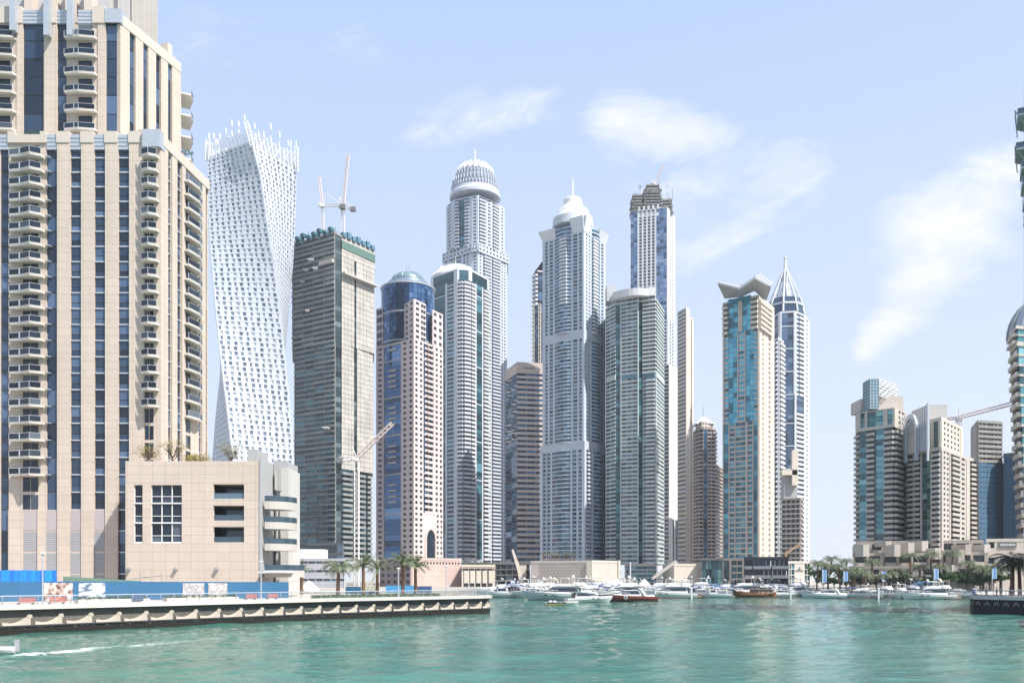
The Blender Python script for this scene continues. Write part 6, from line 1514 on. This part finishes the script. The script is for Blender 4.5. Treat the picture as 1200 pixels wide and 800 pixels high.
for f in rr[1:]:
    n = max(1, int(f.len / 1.9))
    for k in range(n):
        q = MB(); u = (k + .5) * f.len / n
        for i in range(8):
            a0, a1 = math.pi * i / 8, math.pi * (i + 1) / 8; q.hexa([f.at(u + .55 * math.cos(a0), .08, 1.5 + .7 * math.sin(a0)), f.at(u + .55 * math.cos(a1), .08, 1.5 + .7 * math.sin(a1)), f.at(u + .55 * math.cos(a1), 0.01, 1.5 + .7 * math.sin(a1)), f.at(u + .55 * math.cos(a0), .01, 1.5 + .7 * math.sin(a0)), f.at(u + .25 * math.cos(a0), .08, 1.5 + .35 * math.sin(a0)), f.at(u + .25 * math.cos(a1), .08, 1.5 + .35 * math.sin(a1)), f.at(u + .25 * math.cos(a1), 0.01, 1.5 + .35 * math.sin(a1)), f.at(u + .25 * math.cos(a0), .01, 1.5 + .35 * math.sin(a0))])
        q.build('arch_ornament', wallmat('arch_grey', (.16, .155, .15)), r)
railing('steel railing with curved posts on the dark right-hand quay', rr, 3.2, 1.3)
# ------------------------------------------------------------------ boats
def hullmat(name, c, rough=.25): return plain(name, c, rough, 0, .04, .4, .3)
h_white = hullmat('hull_white', (.60, .60, .59)); h_grey = hullmat('hull_grey', (.44, .49, .51)); h_red = hullmat('hull_red', (.20, .045, .035)); h_navy = hullmat('hull_navy', (.02, .03, .08))
wood = wallmat('dhow_wood', (.22, .095, .04), var=.2, scale=1.2, joints=(50, .3, .04)); teak = wallmat('teak_deck', (.34, .22, .13), joints=(.2, 50, .03)); boatglass = glassmat('boat_glass', (.02, .028, .04), metal=.1, spec=.8)
cv = {'white': plain('canvas_white', (.70, .69, .66), .8), 'blue': plain('canvas_blue', (.02, .12, .38), .8), 'navy': plain('canvas_navy', (.03, .04, .09), .8), 'tan': plain('canvas_tan', (.45, .36, .26), .8)}
antif = plain('boot_stripe', (.03, .04, .06), .5)
def hull(Ln, B, fb, fs, stern=.92, sheer=.35):
    """lofted hull, bow towards +x; fb/fs freeboard at bow and stern"""
    rings = []; N_ = 12
    for i in range(N_ + 1):
        t = i / N_; x = -Ln / 2 + Ln * t; w = B / 2 * (stern + (1 - stern) * min(1, t * 2.5)) * (1 - max(0, (t - .5) / .5) ** 2.3) + .03
        z = fs + (fb - fs) * t ** 1.6; rake = Ln * .055 * max(0, (t - .6) / .4) ** 2; fl = 1 - .45 * t
        rings.append([(x + rake, -w, z), (x + rake * .8, -w * (1 - .06 * t), z * .62), (x - rake * .3, -w * fl * .92, .12), (x - rake * .8, -w * .35 * fl, -.35), (x - rake * .8, w * .35 * fl, -.35), (x - rake * .3, w * fl * .92, .12), (x + rake * .8, w * (1 - .06 * t), z * .62), (x + rake, w, z)])
    q = MB(); q.ring(rings); return q, rings
def frust(x0, x1, w0, z0, X0, X1, w1, z1, nose=.0):
    """deckhouse: lower outline (x0..x1, half width w0, z0), upper outline; nose narrows the front"""
    q = MB(); k = 1 - nose
    lo = [(x0, -w0, z0), (x0 + (x1 - x0) * .62, -w0, z0), (x1, -w0 * k * .75, z0), (x1 + .12 * (x1 - x0) * nose, 0, z0), (x1, w0 * k * .75, z0), (x0 + (x1 - x0) * .62, w0, z0), (x0, w0, z0)]
    up = [(X0, -w1, z1), (X0 + (X1 - X0) * .62, -w1, z1), (X1, -w1 * k * .75, z1), (X1 + .12 * (X1 - X0) * nose, 0, z1), (X1, w1 * k * .75, z1), (X0 + (X1 - X0) * .62, w1, z1), (X0, w1, z1)]
    q.ring([lo, up]); return q
def lerpf(a, b, t): return tuple(p + (q - p) * t for p, q in zip(a, b))
def house(r, name, a, b, mat, win=(.3, .82), grow=.02, nose=.3):
    """a, b = (x0, x1, halfwidth, z) of bottom and top outline; adds a proud dark window band"""
    frust(*a[:3], a[3], *b[:3], b[3], nose).build(name, mat, r)
    if win:
        c, d = lerpf(a, b, win[0]), lerpf(a, b, win[1])
        frust(c[0] + .15, c[1] + grow * 2, c[2] + grow, c[3], d[0] + .25, d[1] + grow * 2, d[2] + grow, d[3], nose).build('window', boatglass, r)
def rails(r, rings, t0=5, h=.65):
    q = MB(); n = len(rings)
    for s in (0, 7):
        for i in range(t0, n):
            p = Vector(rings[i][s]); p.y *= .93; q.tube(p, p + Vector((0, 0, h)), .03, seg=4)
            if i > t0: o = Vector(rings[i - 1][s]); o.y *= .93; q.tube(o + Vector((0, 0, h)), p + Vector((0, 0, h)), .035, seg=4)
    q.build('bow_rail', metal_w, r)
def yacht(kind, hm, canvas, label='', group=None, seed=0):
    rs = random.Random(seed)
    r = root({'speed': 'speedboat', 'dhow': 'wooden_dhow', 'tender': 'small_boat'}.get(kind, 'motor_yacht'), (0, 0, 0), label, {'speed': 'speedboat', 'dhow': 'dhow', 'tender': 'small boat'}.get(kind, 'yacht'), group)
    cm = cv[canvas]
    if kind == 'fly':      # flybridge yacht, 14 m
        q, rg = hull(14, 4.2, 2.0, 1.25); q.build('hull', hm, r)
        s = MB(); s.add(q); 
        house(r, 'cabin', (-4.6, 3.6, 1.75, 1.3), (-4.2, 1.2, 1.45, 2.9), h_white, (.35, .85))
        frust(-5.4, 1.3, 1.75, 2.9, -5.4, 1.1, 1.85, 3.05, .3).build('flybridge_deck', h_white, r)
        frust(-2.6, 1.1, 1.6, 3.05, -2.8, .4, 1.5, 3.6, .3).build('flybridge_coaming', h_white, r)
        q = MB(); q.bx(-3.6, -.4, -1.4, 1.4, 4.75, 4.88)
        q.build('canopy', cm, r)
        for x in (-3.4, -.6):
            for y in (-1.3, 1.3): q = MB(); q.tube((x, y, 3.05), (x, y, 4.75), .05, seg=4); q.build('canopy_post', metal_w, r)
        q = MB(); q.tube((-3.2, 0, 4.9), (-3.4, 0, 5.7), .06, seg=5); q.lathe(-3.2, .3, [(.12, 4.9), (.3, 5.05), (.3, 5.25), (.1, 5.4)], 10); q.build('radar', metal_w, r)
        frust(-8.0, -6.9, 1.7, .35, -8.0, -6.9, 1.6, .5, 0).build('swim_platform', teak, r)
        q = MB()
        for x in (2.4, 3.6):
            for s in (-1, 1): q.bx(x, x + .5, s * 1.5 - .25, s * 1.5 + .35 * 0 + .25, 1.05, 1.25)
        for s in (-1, 1):
            for x in (-1.2, .6, 2.2):
                q = MB(); yy = 2.02 if x < 1 else 1.93; q.bx(x, x + .8, s * yy - .06, s * yy + .06, 1.0, 1.22); q.build('porthole', boatglass, r)
        frust(-5.0, -4.4, 1.45, 1.3, -4.9, -4.15, 1.2, 2.8, 0).build('saloon_door', boatglass, r)
        rails(r, rg, 6)
    elif kind == 'sport':  # low sport cruiser, 13 m
        q, rg = hull(13, 3.9, 1.75, 1.15); q.build('hull', hm, r)
        house(r, 'cabin', (-2.8, 4.2, 1.6, 1.3), (-2.2, .9, 1.2, 2.65), h_white, (.3, .9), nose=.45)
        q = MB(); q.hexa([(-4.4, -1.7, 1.1), (-3.6, -1.7, 1.1), (-3.6, -1.55, 1.1), (-4.4, -1.55, 1.1), (-2.8, -1.35, 3.0), (-2.2, -1.35, 3.0), (-2.2, -1.2, 3.0), (-2.8, -1.2, 3.0)]); q.hexa([(-4.4, 1.55, 1.1), (-3.6, 1.55, 1.1), (-3.6, 1.7, 1.1), (-4.4, 1.7, 1.1), (-2.8, 1.2, 3.0), (-2.2, 1.2, 3.0), (-2.2, 1.35, 3.0), (-2.8, 1.35, 3.0)]); q.bx(-2.8, -2.2, -1.35, 1.35, 3.0, 3.12); q.build('radar_arch', h_white, r)
        q = MB(); q.bx(-5.6, -2.6, -1.4, 1.4, 2.62, 2.72); q.build('canopy', cm, r)
        frust(-5.8, -3.0, 1.5, 1.1, -5.8, -3.2, 1.4, 1.6, 0).build('cockpit_seat', cv['white'], r)
        frust(-7.4, -6.4, 1.6, .3, -7.4, -6.4, 1.5, .45, 0).build('swim_platform', teak, r)
        rails(r, rg, 6)
    elif kind == 'cruiser':  # small day cruiser 9 m
        q, rg = hull(9, 2.9, 1.35, .9); q.build('hull', hm, r)
        house(r, 'cabin', (-1.2, 2.4, 1.1, 1.0), (-1.0, .6, .85, 1.9), h_white, (.25, .85), nose=.4)
        q = MB(); q.bx(-3.6, -.6, -1.05, 1.05, 2.35, 2.45); q.build('canopy', cm, r)
        for x in (-3.4, -.8):
            for y in (-1, 1): q = MB(); q.tube((x, y, .9), (x, y, 2.35), .035, seg=4); q.build('canopy_post', metal_w, r)
        rails(r, rg, 7, .5)
        frust(-5.1, -4.4, 1.1, .3, -5.1, -4.4, 1.0, .42, 0).build('swim_platform', teak, r)
    elif kind == 'speed':
        q, rg = hull(7.0, 2.2, .95, .7); q.build('hull', hullmat('hull_cream', (.66, .65, .6)), r)
        for s in (-1, 1):
            q = MB(); q.ring([[(-3.3, s * 1.11, .38), (1.2, s * 1.07, .5), (1.2, s * 1.07, .72), (-3.3, s * 1.13, .66)], [(-3.3, s * 1.14, .38), (1.2, s * 1.10, .5), (1.2, s * 1.10, .72), (-3.3, s * 1.16, .66)]]); q.build('hull_stripe', h_navy, r)
            q = MB(); q.ring([[(-3.3, s * 1.09, .12), (1.0, s * .95, .16), (1.0, s * .99, .3), (-3.3, s * 1.1, .26)], [(-3.3, s * 1.12, .12), (1.0, s * .99, .16), (1.0, s * 1.02, .3), (-3.3, s * 1.13, .26)]]); q.build('yellow_stripe', plain('yellow_paint', (.5, .45, .05), .4), r)
        frust(-.6, .9, .85, .85, -.4, .2, .7, 1.3, .3).build('windscreen', boatglass, r)
        frust(-2.6, -1.0, .8, .72, -2.6, -1.1, .75, 1.05, 0).build('seat', cv['white'], r)
        q = MB()
        for s in (-1, 1): q.tube((-2.0, s, .75), (-1.0, s * .9, 2.0), .09, seg=5)
        q.tube((-1.0, -.9, 2.0), (-1.0, .9, 2.0), .09, seg=5); q.bx(-1.7, -.5, -.85, .85, 2.03, 2.12); q.build('tower_arch', plain('black_arch', (.03, .03, .035), .4), r)
    elif kind == 'dhow':
        q = MB(); rings = []; Ln = 15; N_ = 14
        for i in range(N_ + 1):
            t = i / N_; x = -Ln / 2 + Ln * t; w = 2.3 * (math.sin(math.pi * (.16 + .84 * (1 - t) ** .8)) ** .6) * (1 if t > .1 else .86 + t) + .05; z = 1.3 + 1.1 * t ** 2.5 + .7 * (1 - t) ** 4
            rk = 1.6 * t ** 3; rings.append([(x + rk, -w, z), (x + rk * .5, -w * .96, z * .5), (x, -w * .6, -.1), (x, w * .6, -.1), (x + rk * .5, w * .96, z * .5), (x + rk, w, z)])
        q.ring(rings); q.build('hull', wood, r)
        frust(-5.5, 2.5, 1.7, 1.4, -5.3, 2.3, 1.6, 2.9, .0).build('cabin', wallmat('dhow_cabin', (.36, .25, .16)), r)
        for k in range(6):
            for s in (-1, 1): q = MB(); q.bx(-5 + k * 1.25, -4.1 + k * 1.25, s * 1.66 - .03, s * 1.66 + .03, 1.9, 2.6); q.build('window', boatglass, r)
        q = MB(); q.prism([(-7, -2.1), (3.3, -2.0), (3.8, 0), (3.3, 2.0), (-7, 2.1)], 3.0, 3.15); q.build('awning', wallmat('dhow_awning', (.30, .27, .26)), r)
        q = MB()
        for k in range(6):
            for s in (-1, 1): q.tube((-6.6 + k * 1.9, s * 1.9, 1.4), (-6.6 + k * 1.9, s * 1.9, 3.0), .07, seg=5)
        q.build('awning_post', wood, r)
        q = MB(); q.tube((5.5, 0, 2.0), (8.6, 0, 3.4), .14, .06, 6); q.build('bowsprit', wood, r)
        q = MB(); q.tube((-.5, 0, 3.1), (-.5, 0, 8), .12, .06, 6); q.build('mast', wood, r)
    elif kind == 'tender':
        q, rg = hull(5, 1.9, .75, .6); q.build('hull', hm, r)
        frust(-.6, .6, .4, .6, -.5, .3, .35, 1.3, 0).build('console', cv['white'], r)
        q = MB(); q.bx(-2.8, -2.4, -.2, .2, .2, 1.2); q.build('outboard', plain('outboard_grey', (.3, .3, .32), .4), r)
    return r
NUM = 'first second third fourth fifth sixth seventh eighth ninth tenth eleventh twelfth thirteenth fourteenth fifteenth sixteenth seventeenth eighteenth nineteenth twentieth'.split()
def wl(py): return CZ * F / (py - HY)
# the distinct boats of the front row: (kind, hull, canvas, x px, waterline py, length m, heading deg, label)
front = [
 ('speed', h_white, 'navy', 658, 709, 7.4, -3, 'small speedboat with dark side stripe and black arch, alone in front of the yachts'),
 ('fly', h_grey, 'white', 655, 703, 19, 172, 'long grey-hulled yacht with raked bow behind the small speedboat'),
 ('fly', h_white, 'tan', 690, 705.5, 12.5, 14, 'white flybridge yacht with open stern left of the red-hulled yacht'),
 ('sport', h_red, 'white', 738, 704.5, 15.5, 180, 'dark red-hulled sport yacht with a round porthole'),
 ('fly', h_white, 'white', 786, 700.5, 17.5, 176, 'large white yacht directly right of the red-hulled yacht'),
 ('dhow', wood, 'tan', 889, 699.5, 14.0, 187, 'brown wooden dhow with a grey awning'),
 ('sport', h_grey, 'white', 970, 701, 14.2, 181, 'rounded grey-hulled motor yacht right of the white lettered block'),
 ('fly', h_white, 'white', 1010, 700.5, 12.5, 186, 'tall white flybridge yacht right of the rounded grey one'),
 ('fly', h_white, 'white', 1092, 702, 15.5, 178, 'white yacht with long deckhouse left of the dark quay'),
 ('cruiser', h_navy, 'navy', 1050, 700, 9.5, 178, 'navy-hulled open boat between the two white yachts on the right'),
 ('cruiser', h_white, 'blue', 844, 697.5, 12.5, 176, 'white cruiser with blue cover left of the dhow'),
 ('cruiser', h_navy, 'navy', 866, 697, 10.5, 172, 'dark-covered cruiser close beside the dhow bow'),
 ('sport', h_white, 'white', 918, 699, 12, 4, 'white sport cruiser at the dhow stern'),
 ('cruiser', h_white, 'white', 1120, 699.5, 11, 6, 'small white cruiser nearest the dark quay'),
 ('fly', h_white, 'navy', 596, 699.5, 14, 168, 'white yacht with navy canopy just right of the rounded promenade tip'),
 ('sport', h_white, 'blue', 624, 699.5, 13, 188, 'white sport yacht with blue screen second from the promenade tip'),
 ('fly', h_white, 'white', 548, 692.5, 16, 176, 'white yacht seen over the railing near the promenade tip'),
 ('sport', h_white, 'white', 510, 691.5, 18, 184, 'sleek white yacht seen over the railing before the pink podium'),
 ('tender', h_white, 'white', -19, 766, 4.6, 200, 'little white boat leaving the frame at the left with a foaming wake'),
]
Lk = {'fly': 14, 'sport': 13, 'cruiser': 9, 'speed': 7, 'dhow': 15, 'tender': 5}
BP = {}
for k, h_, c_, px, py, Ln, hd, lab in front:
    y = yacht(k, h_, c_, lab); d = wl(py); s = Ln / Lk[k]
    y.location = (X(px, d), d + (2 if k != 'tender' else 0), 0); y.rotation_euler = (0, 0, rad(hd)); y.scale = (s, s, s)
    BP.setdefault(k + h_.name + c_, (y, treeof(y)))
    if h_ is h_red:
        q = MB(); q.lathe(0, 0, [(.33, 0), (.42, .05), (.42, .1), (.3, .12)], 16); q.v = [(x + 1.0, 1.98 + z - .06, y_ + .95) for x, y_, z in q.v]; q.build('porthole', metal_w, y, org=(0, 0, 0))
        q = MB(); q.lathe(0, 0, [(.3, 0), (.3, .1), (.01, .11)], 16); q.v = [(x + 1.0, 1.98 + z - .03, y_ + .95) for x, y_, z in q.v]; q.build('porthole_glass', boatglass, y, org=(0, 0, 0))
# packed rows of moored boats behind
rows_ = [  # d, px0, px1, step px, region word
 (284, 1000, 1135, 17, 'front mooring row'), (300, 588, 836, 15, 'front mooring row'), (322, 585, 950, 11.5, 'second mooring row'), (350, 585, 945, 10.5, 'third mooring row'), (382, 585, 945, 10, 'rearmost mooring row')]
marks = [(585, 'before the dark glass block'), (621, 'before the patterned podium'), (726, 'before the slatted glass building'), (772, 'before the beige hall'), (821, 'before the green glass block'), (860, 'before the cyan glass tower base'), (880, 'before the black steel restaurant'), (924, 'before the white lettered block'), (955, 'before the left palm grove'), (1000, 'before the left terraces'), (1060, 'before the middle terraces'), (1105, 'left of the dark quay')]
rs = random.Random(5); cnt = {}
protos = [('fly', h_white, 'white'), ('fly', h_white, 'navy'), ('sport', h_white, 'white'), ('sport', h_white, 'blue'), ('cruiser', h_white, 'white'), ('cruiser', h_white, 'blue'), ('fly', h_white, 'tan')]
nboat = 0
desc = {('fly', 'white'): 'white flybridge yacht with white canopy', ('fly', 'navy'): 'white flybridge yacht with navy canopy', ('sport', 'white'): 'low white sport yacht', ('sport', 'blue'): 'low white sport yacht with blue cover', ('cruiser', 'white'): 'small white cruiser with white awning', ('cruiser', 'blue'): 'small white cruiser with blue awning', ('fly', 'tan'): 'white flybridge yacht with tan canopy'}
for ri, (d, p0, p1, st, word) in enumerate(rows_):
    px = p0 + rs.random() * 6
    while px < p1:
        k, h_, c_ = protos[rs.randrange(len(protos))]
        dd = d + rs.uniform(-3, 3)
        limit = 270 if px > 955 else 999
        if True:
            key = k + h_.name + c_; s = rs.uniform(.95, 1.25) * (1.3 if k == 'cruiser' else 1) * (1.12 if ri else 1)
            hd = rs.choice([250, 262, 270, 278, 290, 185, 172, 240]) if ri else rs.choice([255, 275, 180, 190, 170, 285])
            mk = [m for a, m in marks if px >= a][-1] if px >= 585 else marks[0][1]
            kk = (word, mk, desc[(k, c_)]); cnt[kk] = cnt.get(kk, 0) + 1
            lab = '%s %s, %s%s' % (desc[(k, c_)], mk, word, '' if cnt[kk] == 1 else ', ' + NUM[cnt[kk] - 1])
            if key not in BP:
                y = yacht(k, h_, c_, lab, 'yachts moored in rows', seed=nboat); BP[key] = (y, treeof(y))
                y.location = (X(px, dd), dd, 0); y.rotation_euler = (0, 0, rad(hd)); y.scale = (s, s, s)
            else:
                y = clone(BP[key][0], (X(px, dd), dd, 0), rad(hd), s, lab, 'yachts moored in rows', BP[key][1])
            nboat += 1
        px += st * rs.uniform(.8, 1.25)
# floating pontoons
for px0, px1, d in ((770, 818, 283), (896, 945, 288), (985, 1045, 275), (1110, 1137, 268)):
    q = MB(); q.bx(X(px0, d), X(px1, d), d, d + 2, -.2, .35); solo(q, 'pontoon', wallmat('pontoon_dark', (.10, .085, .08)), 'low dark floating pontoon ' + {770: 'right of the red-hulled yacht', 896: 'right of the dhow', 985: 'right of the rounded grey yacht', 1110: 'left of the dark quay'}[px0], 'pontoon')
for i, (px, d, top, l) in enumerate(((810, 283, 672, 'mooring pile right of the large white yacht'), (926, 288, 683, 'mooring pile right of the dhow'), (1029, 275, 682, 'mooring pile beside the tall flybridge yacht'))):
    q = MB(); q.tube((X(px, d), d - .3, -.5), (X(px, d), d - .3, 3.6), .28, .28, 8); solo(q, 'mooring_pile', metal_w, l, 'mooring pile')
# banners on poles
ban = plain('banner_blue', (.22, .36, .58), .6); banw = plain('banner_pale', (.55, .62, .72), .6)
for px, d, t, b_, l in ((964, 300, 667, 682, 'blue banner in front of the left palm grove'), (989, 298, 669, 681, 'blue banner before the left terraces, left of the tall flybridge yacht'), (1034, 296, 669, 681, 'blue banner above the navy-hulled boat'), (1095, 290, 666, 679, 'blue banner before the stairs of the terraces'), (1163, 282, 665, 678, 'blue banner above the dark right quay'), (599, 410, 679, 687, 'pale blue banner before the dark glass block'), (632, 408, 680, 689, 'pale blue banner before the patterned podium')):
    r = root('banner', (X(px, d), d, .5), l, 'banner', 'blue banners along the quays'); q = MB(); q.tube((X(px, d) - .1, d, .3), (X(px, d) - .1, d, Z(t - 1, d)), .07, seg=5); q.build('pole', metal_w, r)
    q = MB(); n = 6; w = 1.35 if d < 400 else 1.7
    for i in range(n): q.hexa([(X(px, d) + w * i / n, d - .02 + .1 * math.sin(i), Z(b_, d)), (X(px, d) + w * (i + 1) / n, d - .02 + .1 * math.sin(i + 1), Z(b_, d) + .05), (X(px, d) + w * (i + 1) / n, d + .02 + .1 * math.sin(i + 1), Z(b_, d) + .05), (X(px, d) + w * i / n, d + .02 + .1 * math.sin(i), Z(b_, d)), (X(px, d) + w * i / n, d - .02 + .1 * math.sin(i), Z(t, d)), (X(px, d) + w * (i + 1) / n, d - .02 + .1 * math.sin(i + 1), Z(t, d) - .1), (X(px, d) + w * (i + 1) / n, d + .02 + .1 * math.sin(i + 1), Z(t, d) - .1), (X(px, d) + w * i / n, d + .02 + .1 * math.sin(i), Z(t, d))])
    q.build('cloth', ban if d < 400 else banw, r)
# white tents and marquees on the quay
for px, d, w, h, l in ((362, 235, 5.5, 2.6, 'white domed tent behind the promenade by the white mall'), (755, 408, 6, 3.2, 'white tent before the slatted glass building'), (722, 404, 9, 3.6, 'wide white tent before the patterned podium end pier'), (1075, 288, 5, 2.4, 'white tent before the middle terraces')):
    q = MB(); x = X(px, d); q.lathe(x, d, [(w * .5, 3.0 if d < 300 else 3.2), (w * .5, 3.6), (w * .3, 3.2 + h * .5), (w * .12, 3.2 + h * .85), (.05, 3.2 + h)], 16)
    r = root('marquee', (x, d, 2.5), l, 'tent'); q.build('tent_roof', cv['white'], r); q = MB()
    for k in range(6): a = 2 * math.pi * k / 6; q.tube((x + w * .48 * math.cos(a), d + w * .48 * math.sin(a), 2.4), (x + w * .48 * math.cos(a), d + w * .48 * math.sin(a), 3.6), .08, seg=4)
    q.build('tent_pole', metal_w, r)
q = MB(); x = X(1087, 285); q.prism([(x - 3.2, 285), (x + 3.2, 284), (x + 3.2, 288), (x - 3.2, 288)], 4.9, 5.15); r = root('awning', (x, 286, 2.5), 'bright cyan flat awning before the terraces', 'awning'); q.build('canvas', plain('cyan_canvas', (.02, .32, .62), .6), r); q = MB()
for sx in (-3, 3): q.tube((x + sx, 286, 2.4), (x + sx, 286, 4.9), .07, seg=4)
q.build('pole', metal_w, r)
# small site hoardings behind the promenade
for px0, px1, d, h, mt, l in ((405, 436, 232, 1.8, wallmat('hoarding_blue', (.035, .13, .25)), 'dark blue site hoarding behind the palms'), (452, 485, 250, 2.0, plain('sky_blue_sheet', (.07, .33, .62), .6), 'sky-blue hoarding beneath the shaded pink podium'), (486, 506, 252, 1.8, plain('navy_sheet', (.04, .09, .22), .6), 'navy hoarding beside the sky-blue one')):
    g = Fr(P(px0, d), P(px1, d)); q = MB(); n = 8; zb = 2.4
    for k in range(n): q.box(g, g.len * k / n, g.len * (k + 1) / n - .02, 0, .06 + .04 * (k % 2), zb, zb + h)
    solo(q, 'hoarding', mt, l, 'hoarding')
# excavator with pale arm
x = X(436, 225); r = root('excavator', (x, 225, 2.5), 'pale crane-truck with a raised cream arm among the palms', 'crane truck')
q = MB(); q.bx(x - 2.6, x + 1.6, 224, 226, 3.1, 4.3); q.bx(x - 2.4, x - 1.0, 224.1, 225.9, 4.3, 5.3); q.build('body', plain('truck_cream', (.5, .46, .38), .5), r)
for sx in (-2, 0, 1.2): q = MB(); q.tube((x + sx, 223.8, 2.9), (x + sx, 226.2, 2.9), .45, seg=12); q.build('wheel', plain('tyre_black', (.03, .03, .03), .8), r)
q = MB(); q.tube((x - .5, 225, 4.3), (X(447, 225), 225, Z(656, 225)), .35, .22, 5); q.build('boom', plain('truck_cream', (.5, .46, .38), .5), r)
# ------------------------------------------------------------------ people
skin_m = plain('skin', (.42, .26, .18), .6); hair_m = plain('dark_hair', (.03, .02, .015), .7)
def limb_body(pts, edges, radii, rootv, lvl=2):
    me = bpy.data.meshes.new('body'); me.from_pydata(pts, edges, []); ob = bpy.data.objects.new('tmp', me); COL.objects.link(ob)
    md = ob.modifiers.new('s', 'SKIN'); 
    for i, v in enumerate(me.skin_vertices[0].data): v.radius = radii[i]; v.use_root = (i == rootv)
    ss = ob.modifiers.new('u', 'SUBSURF'); ss.levels = lvl; ss.render_levels = lvl
    dg = bpy.context.evaluated_depsgraph_get(); m2 = bpy.data.meshes.new_from_object(ob.evaluated_get(dg)); bpy.data.objects.remove(ob); return m2
def meshobj(name, me, mat, parent):
    me.name = name; me.materials.clear(); me.materials.append(mat); me.polygons.foreach_set('use_smooth', [True] * len(me.polygons)); o = bpy.data.objects.new(name, me); COL.objects.link(o); o.parent = parent; return o
def person(x, y, z, rot, label, top, bottom, h=1.72, stride=.18, group=None, elbow=.0):
    r = root('person', (x, y, z), label, 'person', group); r.rotation_euler = (0, 0, rot)
    k = h / 1.75; S_ = stride
    pt = [(0, 0, .95), (0, 0, 1.12), (0, 0, 1.38), (0, .0, 1.50), (0, .01, 1.58), (0, .015, 1.67),
          (-.10, 0, .90), (-.10, S_ * .5, .50), (-.10, S_ * .9, .08), (-.10, S_ * .9 + .14, .04),
          (.10, 0, .90), (.10, -S_ * .2, .50), (.10, -S_ * .9, .09), (.10, -S_ * .9 + .14, .03),
          (-.18, 0, 1.42), (-.22, -.04, 1.16), (-.21, .05 + elbow, .93), (-.20, .07 + elbow, .83),
          (.18, 0, 1.42), (.22, -.02, 1.16), (.21, .10, .94), (.20, .13, .84)]
    ed = [(0, 1), (1, 2), (2, 3), (3, 4), (4, 5), (0, 6), (6, 7), (7, 8), (8, 9), (0, 10), (10, 11), (11, 12), (12, 13), (2, 14), (14, 15), (15, 16), (16, 17), (2, 18), (18, 19), (19, 20), (20, 21)]
    ra = [(.14, .10), (.13, .095), (.15, .10), (.055, .055), (.09, .10), (.075, .09), (.085, .085), (.06, .06), (.042, .042), (.035, .03), (.085, .085), (.06, .06), (.042, .042), (.035, .03), (.055, .055), (.042, .042), (.032, .032), (.032, .02), (.055, .055), (.042, .042), (.032, .032), (.032, .02)]
    P_ = [(a * k, b * k, c * k) for a, b, c in pt]; Rr = [(a * k, b * k) for a, b in ra]
    meshobj('body', limb_body(P_, ed, Rr, 0), skin_m, r)
    def sub(idx, es, grow, name, mat, mv={}):
        loc = {i: n for n, i in enumerate(idx)}
        meshobj(name, limb_body([mv.get(i, P_[i]) for i in idx], [(loc[a], loc[b]) for a, b in es], [(Rr[i][0] + grow, Rr[i][1] + grow) for i in idx], 0), mat, r)
    sub([1, 2, 14, 15, 18, 19], [(0 + 1, 2), (2, 14), (14, 15), (2, 18), (18, 19)], .02 * k, 'shirt', top)
    sub([0, 6, 7, 8, 10, 11, 12], [(0, 6), (6, 7), (7, 8), (0, 10), (10, 11), (11, 12)], .018 * k, 'trousers', bottom)
    q = MB(); dome(q, 0, -.01 * k, 1.66 * k, .105 * k, .115 * k, 10, 4); q.build('hair', hair_m, r, True, org=(0, 0, 0)); return r
cw = plain('shirt_white', (.7, .7, .7), .8); cr_ = plain('shirt_coral', (.55, .22, .18), .8); cb_ = plain('shirt_blue', (.12, .2, .42), .8); ct = plain('trousers_dark', (.05, .06, .09), .8); cs_ = plain('shorts_sand', (.42, .34, .26), .8)
person(X(312, 165), 165, ZC - .3, 2.6, 'person in a white shirt, left of the two walking by the small palm', cw, cb_)
person(X(317, 165), 166, ZC - .3, 2.4, 'person in a coral shirt, right of the two walking by the small palm', cr_, cs_)
for i, (px, d, t, b_, l) in enumerate(((1156, 158, cw, ct, 'person in white standing left of the group behind the right quay railing'), (1168, 156, ct, ct, 'person in dark clothes behind the right quay railing'), (1173, 157, cb_, ct, 'person in a blue shirt, centre of the group on the right quay'), (1183, 154, cw, cs_, 'person in white top and sand shorts on the right quay'), (1194, 152, cr_, ct, 'person in a coral shirt nearest the right edge'))):
    person(X(px, d), d, 3.0, i * 1.3, l, t, b_, 1.68 + .04 * (i % 3), .1 + .04 * i)
# ------------------------------------------------------------------ haze: one closed box of thin air
q = MB(); q.bx(-2600, 2600, -120, 2600, -3.5, 520); hz = q.build('haze', plain('x', (1, 1, 1))); hz['kind'] = 'stuff'
hm = bpy.data.materials.new('haze_air'); hm.use_nodes = True; nt = hm.node_tree; nt.nodes.clear()
o_ = nt.nodes.new('ShaderNodeOutputMaterial'); v_ = nt.nodes.new('ShaderNodeVolumePrincipled'); v_.inputs['Density'].default_value = HAZE; v_.inputs['Color'].default_value = (.86, .92, 1, 1); v_.inputs['Anisotropy'].default_value = .2
nt.links.new(v_.outputs[0], o_.inputs['Volume']); hz.data.materials.clear(); hz.data.materials.append(hm)
